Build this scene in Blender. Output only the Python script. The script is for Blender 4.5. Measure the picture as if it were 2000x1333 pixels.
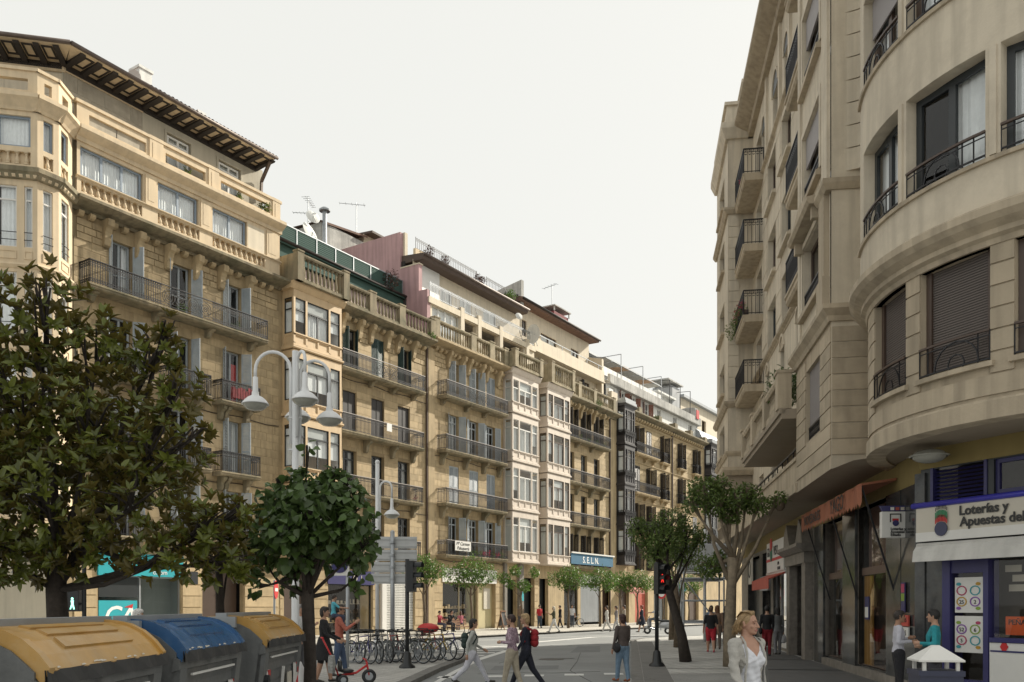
import bpy, math, random
import numpy as np
from mathutils import Vector, Matrix
random.seed(7); rng = np.random.default_rng(7)
scn = bpy.context.scene
for o in list(bpy.data.objects): bpy.data.objects.remove(o)
COL = scn.collection
R = math.radians
# ------------------------------------------------------------------ camera (level, rising front)
cam = bpy.data.cameras.new('camera'); camo = bpy.data.objects.new('camera', cam); COL.objects.link(camo)
camo.location = (0, 0, 1.7); camo.rotation_euler = (R(90), 0, 0)
cam.sensor_fit = 'HORIZONTAL'; cam.sensor_width = 36; cam.lens = 36 * 1700 / 2000
cam.shift_y = (1182 - 666.5) / 2000; cam.clip_end = 3000; cam.clip_start = .1
scn.camera = camo
# ------------------------------------------------------------------ sky and sun
SUN_AZ, SUN_EL = R(53), R(32)          # azimuth clockwise from +Y
w = bpy.data.worlds.new('World'); scn.world = w; w.use_nodes = True
nt = w.node_tree; nt.nodes.clear()
sky = nt.nodes.new('ShaderNodeTexSky'); sky.sky_type = 'NISHITA'; sky.sun_disc = False
sky.sun_elevation = SUN_EL; sky.sun_rotation = SUN_AZ; sky.air_density = 1.0; sky.dust_density = 4.0; sky.ozone_density = 1.0
mixc = nt.nodes.new('ShaderNodeMix'); mixc.data_type = 'RGBA'; mixc.inputs[0].default_value = .86
mixc.inputs[7].default_value = (9.65, 9.6, 8.95, 1)      # thin even cloud veil
bg = nt.nodes.new('ShaderNodeBackground'); bg.inputs[1].default_value = .077
wo = nt.nodes.new('ShaderNodeOutputWorld')
nt.links.new(sky.outputs[0], mixc.inputs[6]); nt.links.new(mixc.outputs[2], bg.inputs[0]); nt.links.new(bg.outputs[0], wo.inputs[0])
sl = bpy.data.lights.new('sun', 'SUN'); sl.energy = 5.0; sl.angle = R(.9); sl.color = (1, .93, .80)
so = bpy.data.objects.new('sun', sl); COL.objects.link(so)
SV = Vector((math.sin(SUN_AZ) * math.cos(SUN_EL), math.cos(SUN_AZ) * math.cos(SUN_EL), math.sin(SUN_EL)))
so.rotation_euler = (-SV).to_track_quat('-Z', 'Y').to_euler(); so.location = (30, 30, 60)
vs = scn.view_settings; vs.view_transform = 'Standard'; vs.look = 'None'; vs.gamma = 1; vs.use_curve_mapping = False
vs.exposure = 0.42

# ------------------------------------------------------------------ materials
MATS = {}
def _nt(name):
    m = bpy.data.materials.new(name); m.use_nodes = True
    n = m.node_tree; n.nodes.clear()
    out = n.nodes.new('ShaderNodeOutputMaterial'); b = n.nodes.new('ShaderNodeBsdfPrincipled')
    n.links.new(b.outputs[0], out.inputs[0]); MATS[name] = m
    return m, n, b
def mat(name, col, rough=.7, var=.12, scale=1.5, streak=0, bump=0, metal=0, rnd=0, spec=.5, grime=None, gscale=.35):
    """procedural surface: base colour varied by noise, optional rain streaks, bump and per-piece tint"""
    if name in MATS: return MATS[name]
    m, n, b = _nt(name); N = n.nodes.new; K = n.links.new
    b.inputs['Roughness'].default_value = rough; b.inputs['Metallic'].default_value = metal
    b.inputs['Specular IOR Level'].default_value = spec
    tc = N('ShaderNodeTexCoord')
    src = tc.outputs['Object']
    if rnd:
        oi = N('ShaderNodeObjectInfo'); ge = N('ShaderNodeNewGeometry')
        ad = N('ShaderNodeVectorMath'); ad.operation = 'ADD'; sc = N('ShaderNodeVectorMath'); sc.operation = 'SCALE'
        sc.inputs[3].default_value = 50.; K(oi.outputs['Random'], sc.inputs[0]); K(src, ad.inputs[0]); K(sc.outputs[0], ad.inputs[1]); src = ad.outputs[0]
    no = N('ShaderNodeTexNoise'); no.inputs['Scale'].default_value = scale; no.inputs['Detail'].default_value = 6; no.inputs['Roughness'].default_value = .65
    K(src, no.inputs['Vector'])
    mp = N('ShaderNodeMapRange'); mp.inputs[1].default_value = .3; mp.inputs[2].default_value = .7
    mp.inputs[3].default_value = 1 - var; mp.inputs[4].default_value = 1 + var; K(no.outputs[0], mp.inputs[0])
    fac = mp.outputs[0]
    if streak:
        ma = N('ShaderNodeMapping'); ma.inputs['Scale'].default_value = (2.6, 2.6, .22); K(src, ma.inputs[0])
        n2 = N('ShaderNodeTexNoise'); n2.inputs['Scale'].default_value = 1.6; n2.inputs['Detail'].default_value = 5; K(ma.outputs[0], n2.inputs['Vector'])
        m2 = N('ShaderNodeMapRange'); m2.inputs[1].default_value = .42; m2.inputs[2].default_value = .72; m2.inputs[3].default_value = 1; m2.inputs[4].default_value = 1 - streak
        K(n2.outputs[0], m2.inputs[0]); mm = N('ShaderNodeMath'); mm.operation = 'MULTIPLY'; K(fac, mm.inputs[0]); K(m2.outputs[0], mm.inputs[1]); fac = mm.outputs[0]
    if rnd:
        a2 = N('ShaderNodeMath'); a2.operation = 'ADD'; K(oi.outputs['Random'], a2.inputs[0]); K(ge.outputs['Random Per Island'], a2.inputs[1])
        fr = N('ShaderNodeMath'); fr.operation = 'FRACT'; K(a2.outputs[0], fr.inputs[0])
        m3 = N('ShaderNodeMapRange'); m3.inputs[3].default_value = 1 - rnd; m3.inputs[4].default_value = 1 + rnd; K(fr.outputs[0], m3.inputs[0])
        mm = N('ShaderNodeMath'); mm.operation = 'MULTIPLY'; K(fac, mm.inputs[0]); K(m3.outputs[0], mm.inputs[1]); fac = mm.outputs[0]
    vm = N('ShaderNodeVectorMath'); vm.operation = 'SCALE'; vm.inputs[0].default_value = col; K(fac, vm.inputs[3])
    cout = vm.outputs[0]
    if grime:
        n4 = N('ShaderNodeTexNoise'); n4.inputs['Scale'].default_value = gscale; n4.inputs['Detail'].default_value = 8; n4.inputs['Roughness'].default_value = .7; K(src, n4.inputs['Vector'])
        m4 = N('ShaderNodeMapRange'); m4.inputs[1].default_value = .45; m4.inputs[2].default_value = .68; m4.inputs[4].default_value = .85; K(n4.outputs[0], m4.inputs[0])
        mx = N('ShaderNodeMix'); mx.data_type = 'RGBA'; K(m4.outputs[0], mx.inputs[0]); K(cout, mx.inputs[6]); mx.inputs[7].default_value = (*grime, 1); cout = mx.outputs[2]
    K(cout, b.inputs['Base Color'])
    if bump:
        n3 = N('ShaderNodeTexNoise'); n3.inputs['Scale'].default_value = 22; n3.inputs['Detail'].default_value = 5; K(src, n3.inputs['Vector'])
        bp = N('ShaderNodeBump'); bp.inputs['Strength'].default_value = bump; bp.inputs['Distance'].default_value = .03; K(n3.outputs[0], bp.inputs['Height']); K(bp.outputs[0], b.inputs['Normal'])
    return m
def glass_mat(name, tint=(.93, .95, .95), ior=1.6):
    m, n, b = _nt(name); n.nodes.remove(b)
    out = [x for x in n.nodes if x.type == 'OUTPUT_MATERIAL'][0]
    t = n.nodes.new('ShaderNodeBsdfTransparent'); t.inputs[0].default_value = (*tint, 1)
    g = n.nodes.new('ShaderNodeBsdfGlossy'); g.inputs['Roughness'].default_value = .02
    no = n.nodes.new('ShaderNodeTexNoise'); no.inputs['Scale'].default_value = .7; bp = n.nodes.new('ShaderNodeBump'); bp.inputs['Strength'].default_value = .06; bp.inputs['Distance'].default_value = .05
    tc = n.nodes.new('ShaderNodeTexCoord'); n.links.new(tc.outputs['Object'], no.inputs['Vector']); n.links.new(no.outputs[0], bp.inputs['Height']); n.links.new(bp.outputs[0], g.inputs['Normal'])
    f = n.nodes.new('ShaderNodeFresnel'); ge = n.nodes.new('ShaderNodeNewGeometry'); mr = n.nodes.new('ShaderNodeMapRange'); mr.inputs[3].default_value = ior; mr.inputs[4].default_value = 1 / ior   # same reflectance from either face of the pane
    n.links.new(ge.outputs['Backfacing'], mr.inputs[0]); n.links.new(mr.outputs[0], f.inputs[0])
    mx = n.nodes.new('ShaderNodeMixShader'); n.links.new(f.outputs[0], mx.inputs[0]); n.links.new(t.outputs[0], mx.inputs[1]); n.links.new(g.outputs[0], mx.inputs[2]); n.links.new(mx.outputs[0], out.inputs[0])
    return m
def leaf_mat(name, top, under, rough=.35, trans=.25):
    m, n, b = _nt(name); N = n.nodes.new; K = n.links.new
    ge = N('ShaderNodeNewGeometry'); oi = N('ShaderNodeObjectInfo')
    a = N('ShaderNodeMath'); a.operation = 'ADD'; K(ge.outputs['Random Per Island'], a.inputs[0]); K(oi.outputs['Random'], a.inputs[1])
    fr = N('ShaderNodeMath'); fr.operation = 'FRACT'; K(a.outputs[0], fr.inputs[0])
    mr = N('ShaderNodeMapRange'); mr.inputs[3].default_value = .6; mr.inputs[4].default_value = 1.45; K(fr.outputs[0], mr.inputs[0])
    vm = N('ShaderNodeVectorMath'); vm.operation = 'SCALE'; vm.inputs[0].default_value = top; K(mr.outputs[0], vm.inputs[3])
    mx = N('ShaderNodeMix'); mx.data_type = 'RGBA'; K(ge.outputs['Backfacing'], mx.inputs[0]); K(vm.outputs[0], mx.inputs[6]); mx.inputs[7].default_value = (*under, 1)
    K(mx.outputs[2], b.inputs['Base Color']); b.inputs['Roughness'].default_value = rough
    out = [x for x in n.nodes if x.type == 'OUTPUT_MATERIAL'][0]
    tr = N('ShaderNodeBsdfTranslucent'); K(mx.outputs[2], tr.inputs[0]); ms = N('ShaderNodeMixShader'); ms.inputs[0].default_value = trans
    K(b.outputs[0], ms.inputs[1]); K(tr.outputs[0], ms.inputs[2]); K(ms.outputs[0], out.inputs[0])
    return m
def emit_mat(name, col, s):
    m, n, b = _nt(name); b.inputs['Base Color'].default_value = (*col, 1)
    b.inputs['Emission Color'].default_value = (*col, 1); b.inputs['Emission Strength'].default_value = s
    return m
STONE = mat('sandstone', (.46, .355, .212), .85, .14, 1.2, .25, .25, rnd=.13)
STONE_W = mat('sandstone_wall', (.43, .33, .195), .85, .16, .8, .28, .3, grime=(.2, .15, .08))
STONE_D = mat('weathered_stone', (.30, .25, .165), .9, .3, 2.2, .45, .4, rnd=.1, grime=(.10, .10, .06), gscale=1.1)
STONE_M = mat('lichened_stone', (.37, .31, .21), .9, .25, 2.0, .35, .4, rnd=.1, grime=(.20, .18, .11), gscale=1.1)
STONE_F = mat('far_sandstone', (.44, .34, .20), .85, .16, .9, .3, .3)
CREAM = mat('cream_stucco', (.66, .53, .36), .8, .08, 1.0, .16, .15)
CREAM_L = mat('pale_cream_render', (.66, .58, .45), .8, .07, .8, .14, .1)
GREYC = mat('grey_cladding', (.40, .36, .29), .85, .16, 1.6, .2, .2, rnd=.1)
PLAST = mat('attic_plaster', (.50, .46, .37), .85, .07, .7, .15, .1)
BAYC = mat('bay_paint_ochre', (.60, .44, .26), .6, .06, 1.0, .12, .05)
BAYP = mat('bay_paint_pinkish', (.62, .54, .46), .6, .06, 1.0, .12, .05)
BAYD = mat('bay_dark_wood', (.045, .042, .045), .5, .2, 2, .1)
PINK = mat('pink_render', (.47, .30, .305), .85, .10, .7, .25, .1)
PINKL = mat('pale_pink_render', (.62, .49, .45), .85, .07, .7, .15)
GREEN = mat('green_metal', (.06, .11, .095), .8, .1, 1, .1, spec=.2)
GREEN_D = mat('dark_green_shutter', (.028, .062, .06), .55, .12, 2)
WHITE_R = mat('white_render', (.74, .74, .71), .8, .06, .8, .18)
GREYR = mat('grey_render', (.44, .45, .46), .85, .1, .6, .3)
CONC = mat('stained_concrete', (.50, .49, .46), .9, .15, .9, .5, .2, grime=(.2, .2, .19))
BLUEG = mat('blue_grey_frame', (.22, .27, .33), .45, .06, 2)
SHUT_B = mat('blue_grey_shutter', (.36, .40, .43), .6, .1, 3, .1)
SHUT_K = mat('dark_shutter', (.022, .019, .018), .55, .2, 3)
SHUT_R = mat('brown_shutter', (.20, .075, .045), .6, .15, 3)
WHITEF = mat('white_frame', (.72, .72, .70), .45, .04, 3)
DARKF = mat('dark_frame', (.025, .03, .033), .4, .1, 3)
BROWNF = mat('brown_frame', (.07, .045, .033), .45, .1, 3)
IRON = mat('wrought_iron', (.012, .012, .015), .45, .2, 8, metal=.2)
IRON_L = mat('pale_handrail', (.42, .39, .37), .3, .1, 5, metal=.4)
CURT = mat('white_curtain', (.84, .85, .86), .9, .06, 6)
CURT_G = mat('grey_blind', (.56, .57, .56), .9, .06, 4)
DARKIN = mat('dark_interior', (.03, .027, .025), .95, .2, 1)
ROOF = mat('roof_tile', (.16, .095, .07), .85, .25, 3, .1, .3, rnd=.2)
EAVEW = mat('dark_eave_timber', (.033, .026, .022), .7, .2, 4)
EAVEB = mat('brown_eave_timber', (.085, .058, .045), .7, .15, 3)
COPPER = mat('gutter_copper', (.13, .10, .085), .5, .25, 3, metal=.3)
ZINC = mat('zinc', (.33, .35, .37), .45, .1, 2, metal=.5)
BEIGE = mat('beige_stucco', (.60, .53, .42), .85, .07, .5, .26, .15, grime=(.43, .375, .295), gscale=.6)
BEIGE_R = mat('beige_stone_course', (.43, .36, .265), .85, .1, .9, .28, .2, rnd=.09)
SOFFIT = mat('soffit_shade_tone', (.30, .25, .19), .9, .06, .5, .08)  # base colour darkened to stand in for shade from surrounding buildings not modelled
OLIVE = mat('ochre_band', (.26, .20, .075), .8, .08, .6, .1)
MARBLE = mat('dark_marble', (.042, .045, .047), .12, .9, 2.5, 0, 0, grime=(.085, .08, .07), gscale=1.3)
GRANITE = mat('grey_granite', (.21, .19, .165), .6, .25, 5, .2, .1)
ROLL = mat('roller_blind', (.115, .095, .085), .6, .06, 2)
ROLL_L = mat('grey_roller_blind', (.27, .25, .25), .6, .06, 2)
GLASS = glass_mat('window_glass'); GLASS_S = glass_mat('shop_glass', (.9, .9, .88), 1.55)
NAVY = mat('navy_paint', (.035, .033, .125), .4, .08, 2)
COBALT = mat('cobalt_tube', (.04, .04, .38), .3, .05, 2)
SIGNW = mat('sign_white', (.68, .67, .64), .5, .04, 2)
SIGNC = mat('sign_cream', (.56, .52, .44), .5, .04, 1)
TXTK = mat('lettering_dark', (.035, .035, .035), .6, .05, 2)
TXTW = mat('lettering_white', (.8, .8, .8), .6, .03, 2)
RED = mat('red_paint', (.50, .025, .025), .5, .08, 2)
ORANGE = mat('orange_canvas', (.33, .125, .07), .9, .1, 3, .1)
AWNR = mat('red_awning', (.42, .10, .07), .9, .1, 3)
AWNW = mat('white_canvas', (.58, .57, .54), .9, .1, 2.5, .15, .3)
TEALP = mat('turquoise_sign', (.03, .36, .42), .4, .05, 2)
LAMPW = mat('lamp_white_paint', (.70, .71, .72), .35, .05, 2)
LAMPG = mat('lamp_glass', (.34, .34, .30), .15, .1, 6)
POLEG = mat('galvanised_pole', (.38, .40, .42), .4, .08, 4, metal=.4)
SIGNBACK = mat('sign_back_aluminium', (.50, .51, .51), .5, .06, 1.5, .1)
BLACKP = mat('black_paint', (.018, .02, .022), .4, .1, 3)
BARK = mat('bark', (.15, .115, .08), .95, .35, 9, .3, .6)
BARK_P = mat('pale_bark', (.235, .19, .135), .95, .3, 6, .2, .5)
BARK_K = mat('dark_bark', (.05, .04, .033), .95, .3, 9, .3, .6)
ASPH = mat('asphalt', (.235, .242, .24), .85, .14, .35, 0, .4, grime=(.185, .19, .19), gscale=.22)
LINE = mat('road_paint', (.62, .62, .60), .8, .14, 3, 0, .1)
# ------------------------------------------------------------------ mesh kit
def link(o, parent=None):
    COL.objects.link(o)
    if parent is not None: o.parent = parent
    return o
U0 = {}
def root(name, label, cat, loc=(0, 0, 0), rz=0, group=None, u0=0):
    o = bpy.data.objects.new(name, None); o.empty_display_size = .3; link(o)
    o.location = loc; o.rotation_euler = (0, 0, rz); o['label'] = label; o['category'] = cat
    if group: o['group'] = group
    U0[o] = u0
    return o
def tag(o, label, cat=None, group=None):
    o['label'] = label
    if cat: o['category'] = cat
    if group: o['group'] = group
    return o
class M:
    def __init__(s, xf=None): s.v = []; s.f = []; s.xf = xf
    def add(s, pts, faces):
        b = len(s.v)
        if s.xf is not None: pts = [tuple(s.xf @ Vector(p)) for p in pts]
        s.v += [tuple(p) for p in pts]; s.f += [tuple(i + b for i in f) for f in faces]
    def q(s, *pts): s.add(pts, [tuple(range(len(pts)))]); return s
    def box(s, x0, x1, y0, y1, z0, z1):
        s.add([(x0, y0, z0), (x1, y0, z0), (x1, y1, z0), (x0, y1, z0), (x0, y0, z1), (x1, y0, z1), (x1, y1, z1), (x0, y1, z1)],
              [(0, 3, 2, 1), (4, 5, 6, 7), (0, 1, 5, 4), (1, 2, 6, 5), (2, 3, 7, 6), (3, 0, 4, 7)]); return s
    def ring2(s, poly, fn0, fn1):
        n = len(poly); s.add([fn0(p) for p in poly] + [fn1(p) for p in poly],
              [tuple(range(n))[::-1], tuple(range(n, 2 * n))] + [(i, (i + 1) % n, n + (i + 1) % n, n + i) for i in range(n)]); return s
    def ex(s, prof, x0, x1): return s.ring2(prof, lambda p: (x0, p[0], p[1]), lambda p: (x1, p[0], p[1]))
    def ez(s, poly, z0, z1): return s.ring2(poly, lambda p: (p[0], p[1], z0), lambda p: (p[0], p[1], z1))
    def ey(s, poly, y0, y1): return s.ring2(poly, lambda p: (p[0], y0, p[1]), lambda p: (p[0], y1, p[1]))
    def bar(s, p, q, w, w2=None):
        p = Vector(p); q = Vector(q); d = q - p
        if d.length < 1e-6: return s
        d.normalize(); a = d.cross(Vector((0, 0, 1)))
        if a.length < .05: a = d.cross(Vector((0, 1, 0)))
        a.normalize(); b = d.cross(a); h = w / 2; k = (w2 or w) / 2
        o = [a * h + b * k, -a * h + b * k, -a * h - b * k, a * h - b * k]
        s.add([p + t for t in o] + [q + t for t in o], [(0, 1, 2, 3), (7, 6, 5, 4), (0, 4, 5, 1), (1, 5, 6, 2), (2, 6, 7, 3), (3, 7, 4, 0)]); return s
    def tube(s, pts, r, n=8, cap=True):
        pts = [Vector(p) for p in pts]; rr = r if isinstance(r, (list, tuple)) else [r] * len(pts)
        ref = None; rings = []
        for i, p in enumerate(pts):
            d = (pts[min(i + 1, len(pts) - 1)] - pts[max(i - 1, 0)]).normalized()
            if ref is None:
                ref = d.cross(Vector((0, 0, 1)))
                if ref.length < .1: ref = d.cross(Vector((0, 1, 0)))
            a = (ref - d * ref.dot(d)).normalized(); ref = a; b = d.cross(a)
            rings.append([p + (a * math.cos(2 * math.pi * k / n) + b * math.sin(2 * math.pi * k / n)) * rr[i] for k in range(n)])
        f = [(i * n + k, i * n + (k + 1) % n, (i + 1) * n + (k + 1) % n, (i + 1) * n + k) for i in range(len(pts) - 1) for k in range(n)]
        if cap: f += [tuple(range(n))[::-1], tuple(range((len(pts) - 1) * n, len(pts) * n))]
        s.add([v for g in rings for v in g], f); return s
    def lathe(s, prof, c=(0, 0, 0), n=12, sy=1., a0=0, a1=2 * math.pi):
        full = abs(a1 - a0 - 2 * math.pi) < 1e-6; m = n if full else n + 1
        pts = [(c[0] + r * math.cos(a0 + (a1 - a0) * k / n), c[1] + sy * r * math.sin(a0 + (a1 - a0) * k / n), c[2] + z) for r, z in prof for k in range(m)]
        f = [(i * m + k, i * m + (k + 1) % m, (i + 1) * m + (k + 1) % m, (i + 1) * m + k) for i in range(len(prof) - 1) for k in range(n)]
        s.add(pts, f); return s
    def circ(s, c, r, w, ax=(1, 0, 0), up=(0, 0, 1), n=9, a0=0, a1=2 * math.pi):
        ax = Vector(ax); up = Vector(up); c = Vector(c)
        P = [c + (ax * math.cos(a0 + (a1 - a0) * k / n) + up * math.sin(a0 + (a1 - a0) * k / n)) * r for k in range(n + 1)]
        for k in range(n): s.bar(P[k], P[k + 1], w)
        return s
    def ball(s, c, rx, ry=None, rz=None, n=8, m=6):
        ry = ry or rx; rz = rz or rx
        pts = [(c[0] + rx * math.sin(math.pi * i / m) * math.cos(2 * math.pi * k / n), c[1] + ry * math.sin(math.pi * i / m) * math.sin(2 * math.pi * k / n), c[2] + rz * math.cos(math.pi * i / m)) for i in range(m + 1) for k in range(n)]
        f = [(i * n + k, (i + 1) * n + k, (i + 1) * n + (k + 1) % n, i * n + (k + 1) % n) for i in range(m) for k in range(n)]
        s.add(pts, f); return s
    def wall(s, x0, x1, z0, z1, ops=(), y=0, dep=.3):
        xs = sorted({x0, x1} | {min(max(v, x0), x1) for o in ops for v in o[:2]}); zs = sorted({z0, z1} | {min(max(v, z0), z1) for o in ops for v in o[2:4]})
        for i in range(len(xs) - 1):
            for j in range(len(zs) - 1):
                cx, cz = (xs[i] + xs[i + 1]) / 2, (zs[j] + zs[j + 1]) / 2
                if any(o[0] < cx < o[1] and o[2] < cz < o[3] for o in ops): continue
                s.q((xs[i], y, zs[j]), (xs[i + 1], y, zs[j]), (xs[i + 1], y, zs[j + 1]), (xs[i], y, zs[j + 1]))
        for o in ops:
            a, b, c, d = o[:4]; e = y + dep
            s.q((a, y, c), (a, e, c), (a, e, d), (a, y, d)); s.q((b, y, c), (b, y, d), (b, e, d), (b, e, c))
            s.q((a, y, d), (a, e, d), (b, e, d), (b, y, d)); s.q((a, y, c), (b, y, c), (b, e, c), (a, e, c))
        return s
    def mesh(s, name, m, smooth=False):
        me = bpy.data.meshes.new(name); me.from_pydata(s.v, [], s.f)
        if isinstance(m, (list, tuple)):
            for k in m: me.materials.append(k)
        else: me.materials.append(m)
        if smooth: me.polygons.foreach_set('use_smooth', [True] * len(me.polygons))
        return me
    def build(s, name, m, parent=None, smooth=False, label=None):
        o = bpy.data.objects.new(name, s.mesh(name, m, smooth)); link(o, parent)
        if parent is not None and parent in U0: o.location.x = -U0[parent]
        if label: o['label'] = label
        return o
def inst(name, me, parent, loc, rz=0, sc=(1, 1, 1), xf=None):
    o = bpy.data.objects.new(name, me); link(o, parent)
    loc = Vector(loc)
    if xf is not None:
        loc = xf @ loc; rz += xf.to_euler().z
    o.location = (loc.x - (U0.get(parent, 0)), loc.y, loc.z); o.rotation_euler = (0, 0, rz); o.scale = sc
    return o
def copy_tree(o, parent=None):
    c = o.copy(); COL.objects.link(c); c.parent = parent
    for ch in o.children: copy_tree(ch, c)
    return c
def text(parent, s, loc, size, m, rz=0, name='lettering', align='LEFT', ext=.004, shear=0, bold=.0, world=False):
    """lettering set as a flat solid mesh"""
    cu = bpy.data.curves.new(name, 'FONT'); cu.body = s; cu.size = size; cu.extrude = ext; cu.align_x = align; cu.shear = shear; cu.offset = bold; cu.resolution_u = 3
    t = bpy.data.objects.new(name, cu); COL.objects.link(t)
    me = bpy.data.meshes.new_from_object(t); bpy.data.objects.remove(t); me.materials.append(m)
    o = bpy.data.objects.new(name, me); link(o, parent)
    o.location = (loc[0] - U0.get(parent, 0), loc[1], loc[2]); o.rotation_euler = (R(90), 0, rz)
    return o
# ------------------------------------------------------------------ street layout (metres; camera above the origin, looking along +Y)
UL = (.5415, .8407); NL = (.8407, -.5415); OL = (0., 65.7); AL = math.atan2(.8407, .5415)
def Lw(u, off=0): return (OL[0] + UL[0] * u + NL[0] * off, OL[1] + UL[1] * u + NL[1] * off)
def toL(X, Y): return ((X - OL[0]) * UL[0] + (Y - OL[1]) * UL[1], -((X - OL[0]) * NL[0] + (Y - OL[1]) * NL[1]))
UR = (-.1416, -.99); NR = (-.99, .1416); OR_ = (11.16, 40.); AR = math.atan2(-.99, -.1416)
def Rw(u, off=0): return (OR_[0] + UR[0] * u + NR[0] * off, OR_[1] + UR[1] * u + NR[1] * off)
F_ = 1700.
def at(px, py, d): return Vector(((px - 1000) / F_ * d, d, 1.7 + (1182 - py) / F_ * d))     # survey point: photo position + measured distance
def lrow(name, label, cat, u0, group=None): return root(name, label, cat, (*Lw(u0), 0), AL, group, u0)
# ------------------------------------------------------------------ facade kit (x along the wall, y into it, z up)
def rail_run(m, p, q, z, h, style=0, step=.115, panel=False):
    p = Vector((p[0], p[1], 0)); q = Vector((q[0], q[1], 0)); d = q - p; L = d.length
    if L < .05: return
    d.normalize(); n = max(2, int(L / step)); Z = Vector((0, 0, 1))
    m.bar(p + Z * (z + .08), q + Z * (z + .08), .025); m.bar(p + Z * (z + h - .13), q + Z * (z + h - .13), .02)
    if style: m.bar(p + Z * (z + .2), q + Z * (z + .2), .018)
    c0, c1 = (L * .36, L * .64) if (style and panel and L > 3) else (9e9, 9e9)
    for i in range(n + 1):
        t = L * i / n; b = p + d * t
        if c0 < t < c1: continue
        m.bar(b + Z * (z + .03), b + Z * (z + h), .022)
        if i < n:
            c = b + d * (L / n / 2)
            if style:
                m.circ(c + Z * (z + h - .07), .045, .014, d, Z, 6); m.circ(c + Z * (z + .14), .04, .012, d, Z, 6)
                m.circ(c + Z * (z + h - .22), .045, .016, d, Z, 6)
            else:
                m.circ(c + Z * (z + h - .2), .04, .022, d, Z, 5, math.pi, 2 * math.pi); m.circ(c + Z * (z + h - .07), .035, .016, d, Z, 5)
    if c0 < 1e8:
        k = max(2, int((c1 - c0) / .62))
        for i in range(k):
            c = p + d * (c0 + (c1 - c0) * (i + .5) / k) + Z * (z + h * .5)
            r = min((c1 - c0) / k * .48, h * .42)
            for s in (1, .66, .33): m.circ(c, r * s, .022, d, Z, 12)
            for a in range(4): m.bar(c, c + d * r * math.cos(a * 1.57 + .78) + Z * r * math.sin(a * 1.57 + .78), .018)
    for e in (p, q): m.bar(e + Z * z, e + Z * (z + h + .02), .035)
BRK = {}
def bracket_mesh(key, m, h, d, w):
    k = (key, h, d, w)
    if k not in BRK:
        b = M(); pr = [(0, 0), (-d * .95, 0), (-d, -h * .10), (-d * .93, -h * .26), (-d * .72, -h * .34), (-d * .55, -h * .48), (-d * .5, -h * .72), (-d * .38, -h * .93), (-d * .2, -h), (0, -h * .96)]
        b.ex(pr, -w / 2, w / 2); b.ex([(p[0] * .97, p[1] * .97) for p in pr], -w / 2 - .02, -w / 2 + .0); BRK[k] = b.mesh('bracket', m)
    return BRK[k]
def balcony(par, x0, x1, z, dep=.8, style=0, m=STONE_D, brk=(), bh=.55, hm=None, h=.98, th=.2, panel=False, ends=(1, 1), step=.115, ym=0.):
    s = M(); y = ym - dep
    s.ex([(ym + .05, z), (y, z), (y, z - .07), (y + .04, z - .09), (y + .04, z - th * .75), (y + .1, z - th), (ym + .05, z - th)], x0, x1)
    for e in (x0, x1): pass
    b = s.build('balcony', m, par)
    r = M(); i = .05; z = z + .0
    rail_run(r, (x0 + i, y + i), (x1 - i, y + i), z, h, style, step, panel)
    if ends[0]: rail_run(r, (x0 + i, ym), (x0 + i, y + i), z, h, style, step)
    if ends[1]: rail_run(r, (x1 - i, y + i), (x1 - i, ym), z, h, style, step)
    r.build('railing', IRON, b)
    hr = M(); t = .025; P = ([(x0 + i, ym, z + h)] if ends[0] else []) + [(x0 + i, y + i, z + h), (x1 - i, y + i, z + h)] + ([(x1 - i, ym, z + h)] if ends[1] else [])
    for a, c in zip(P, P[1:]): hr.bar(a, c, .06, .035)
    hr.build('handrail', hm or IRON, b)
    for bx in brk: inst('bracket', bracket_mesh(m.name, m, bh, dep * .75, .2), b, (bx, ym, z - th))
    return b
def curtain_m(m, x0, x1, z0, z1, y, n=None):
    n = n or max(4, int((x1 - x0) / .07))
    for i in range(n):
        a = x0 + (x1 - x0) * i / n; b = x0 + (x1 - x0) * (i + 1) / n; ya = y + (.03 if i % 2 else 0); yb = y + (0 if i % 2 else .03)
        m.q((a, ya, z0), (b, yb, z0), (b, yb, z1), (a, ya, z1))
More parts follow.
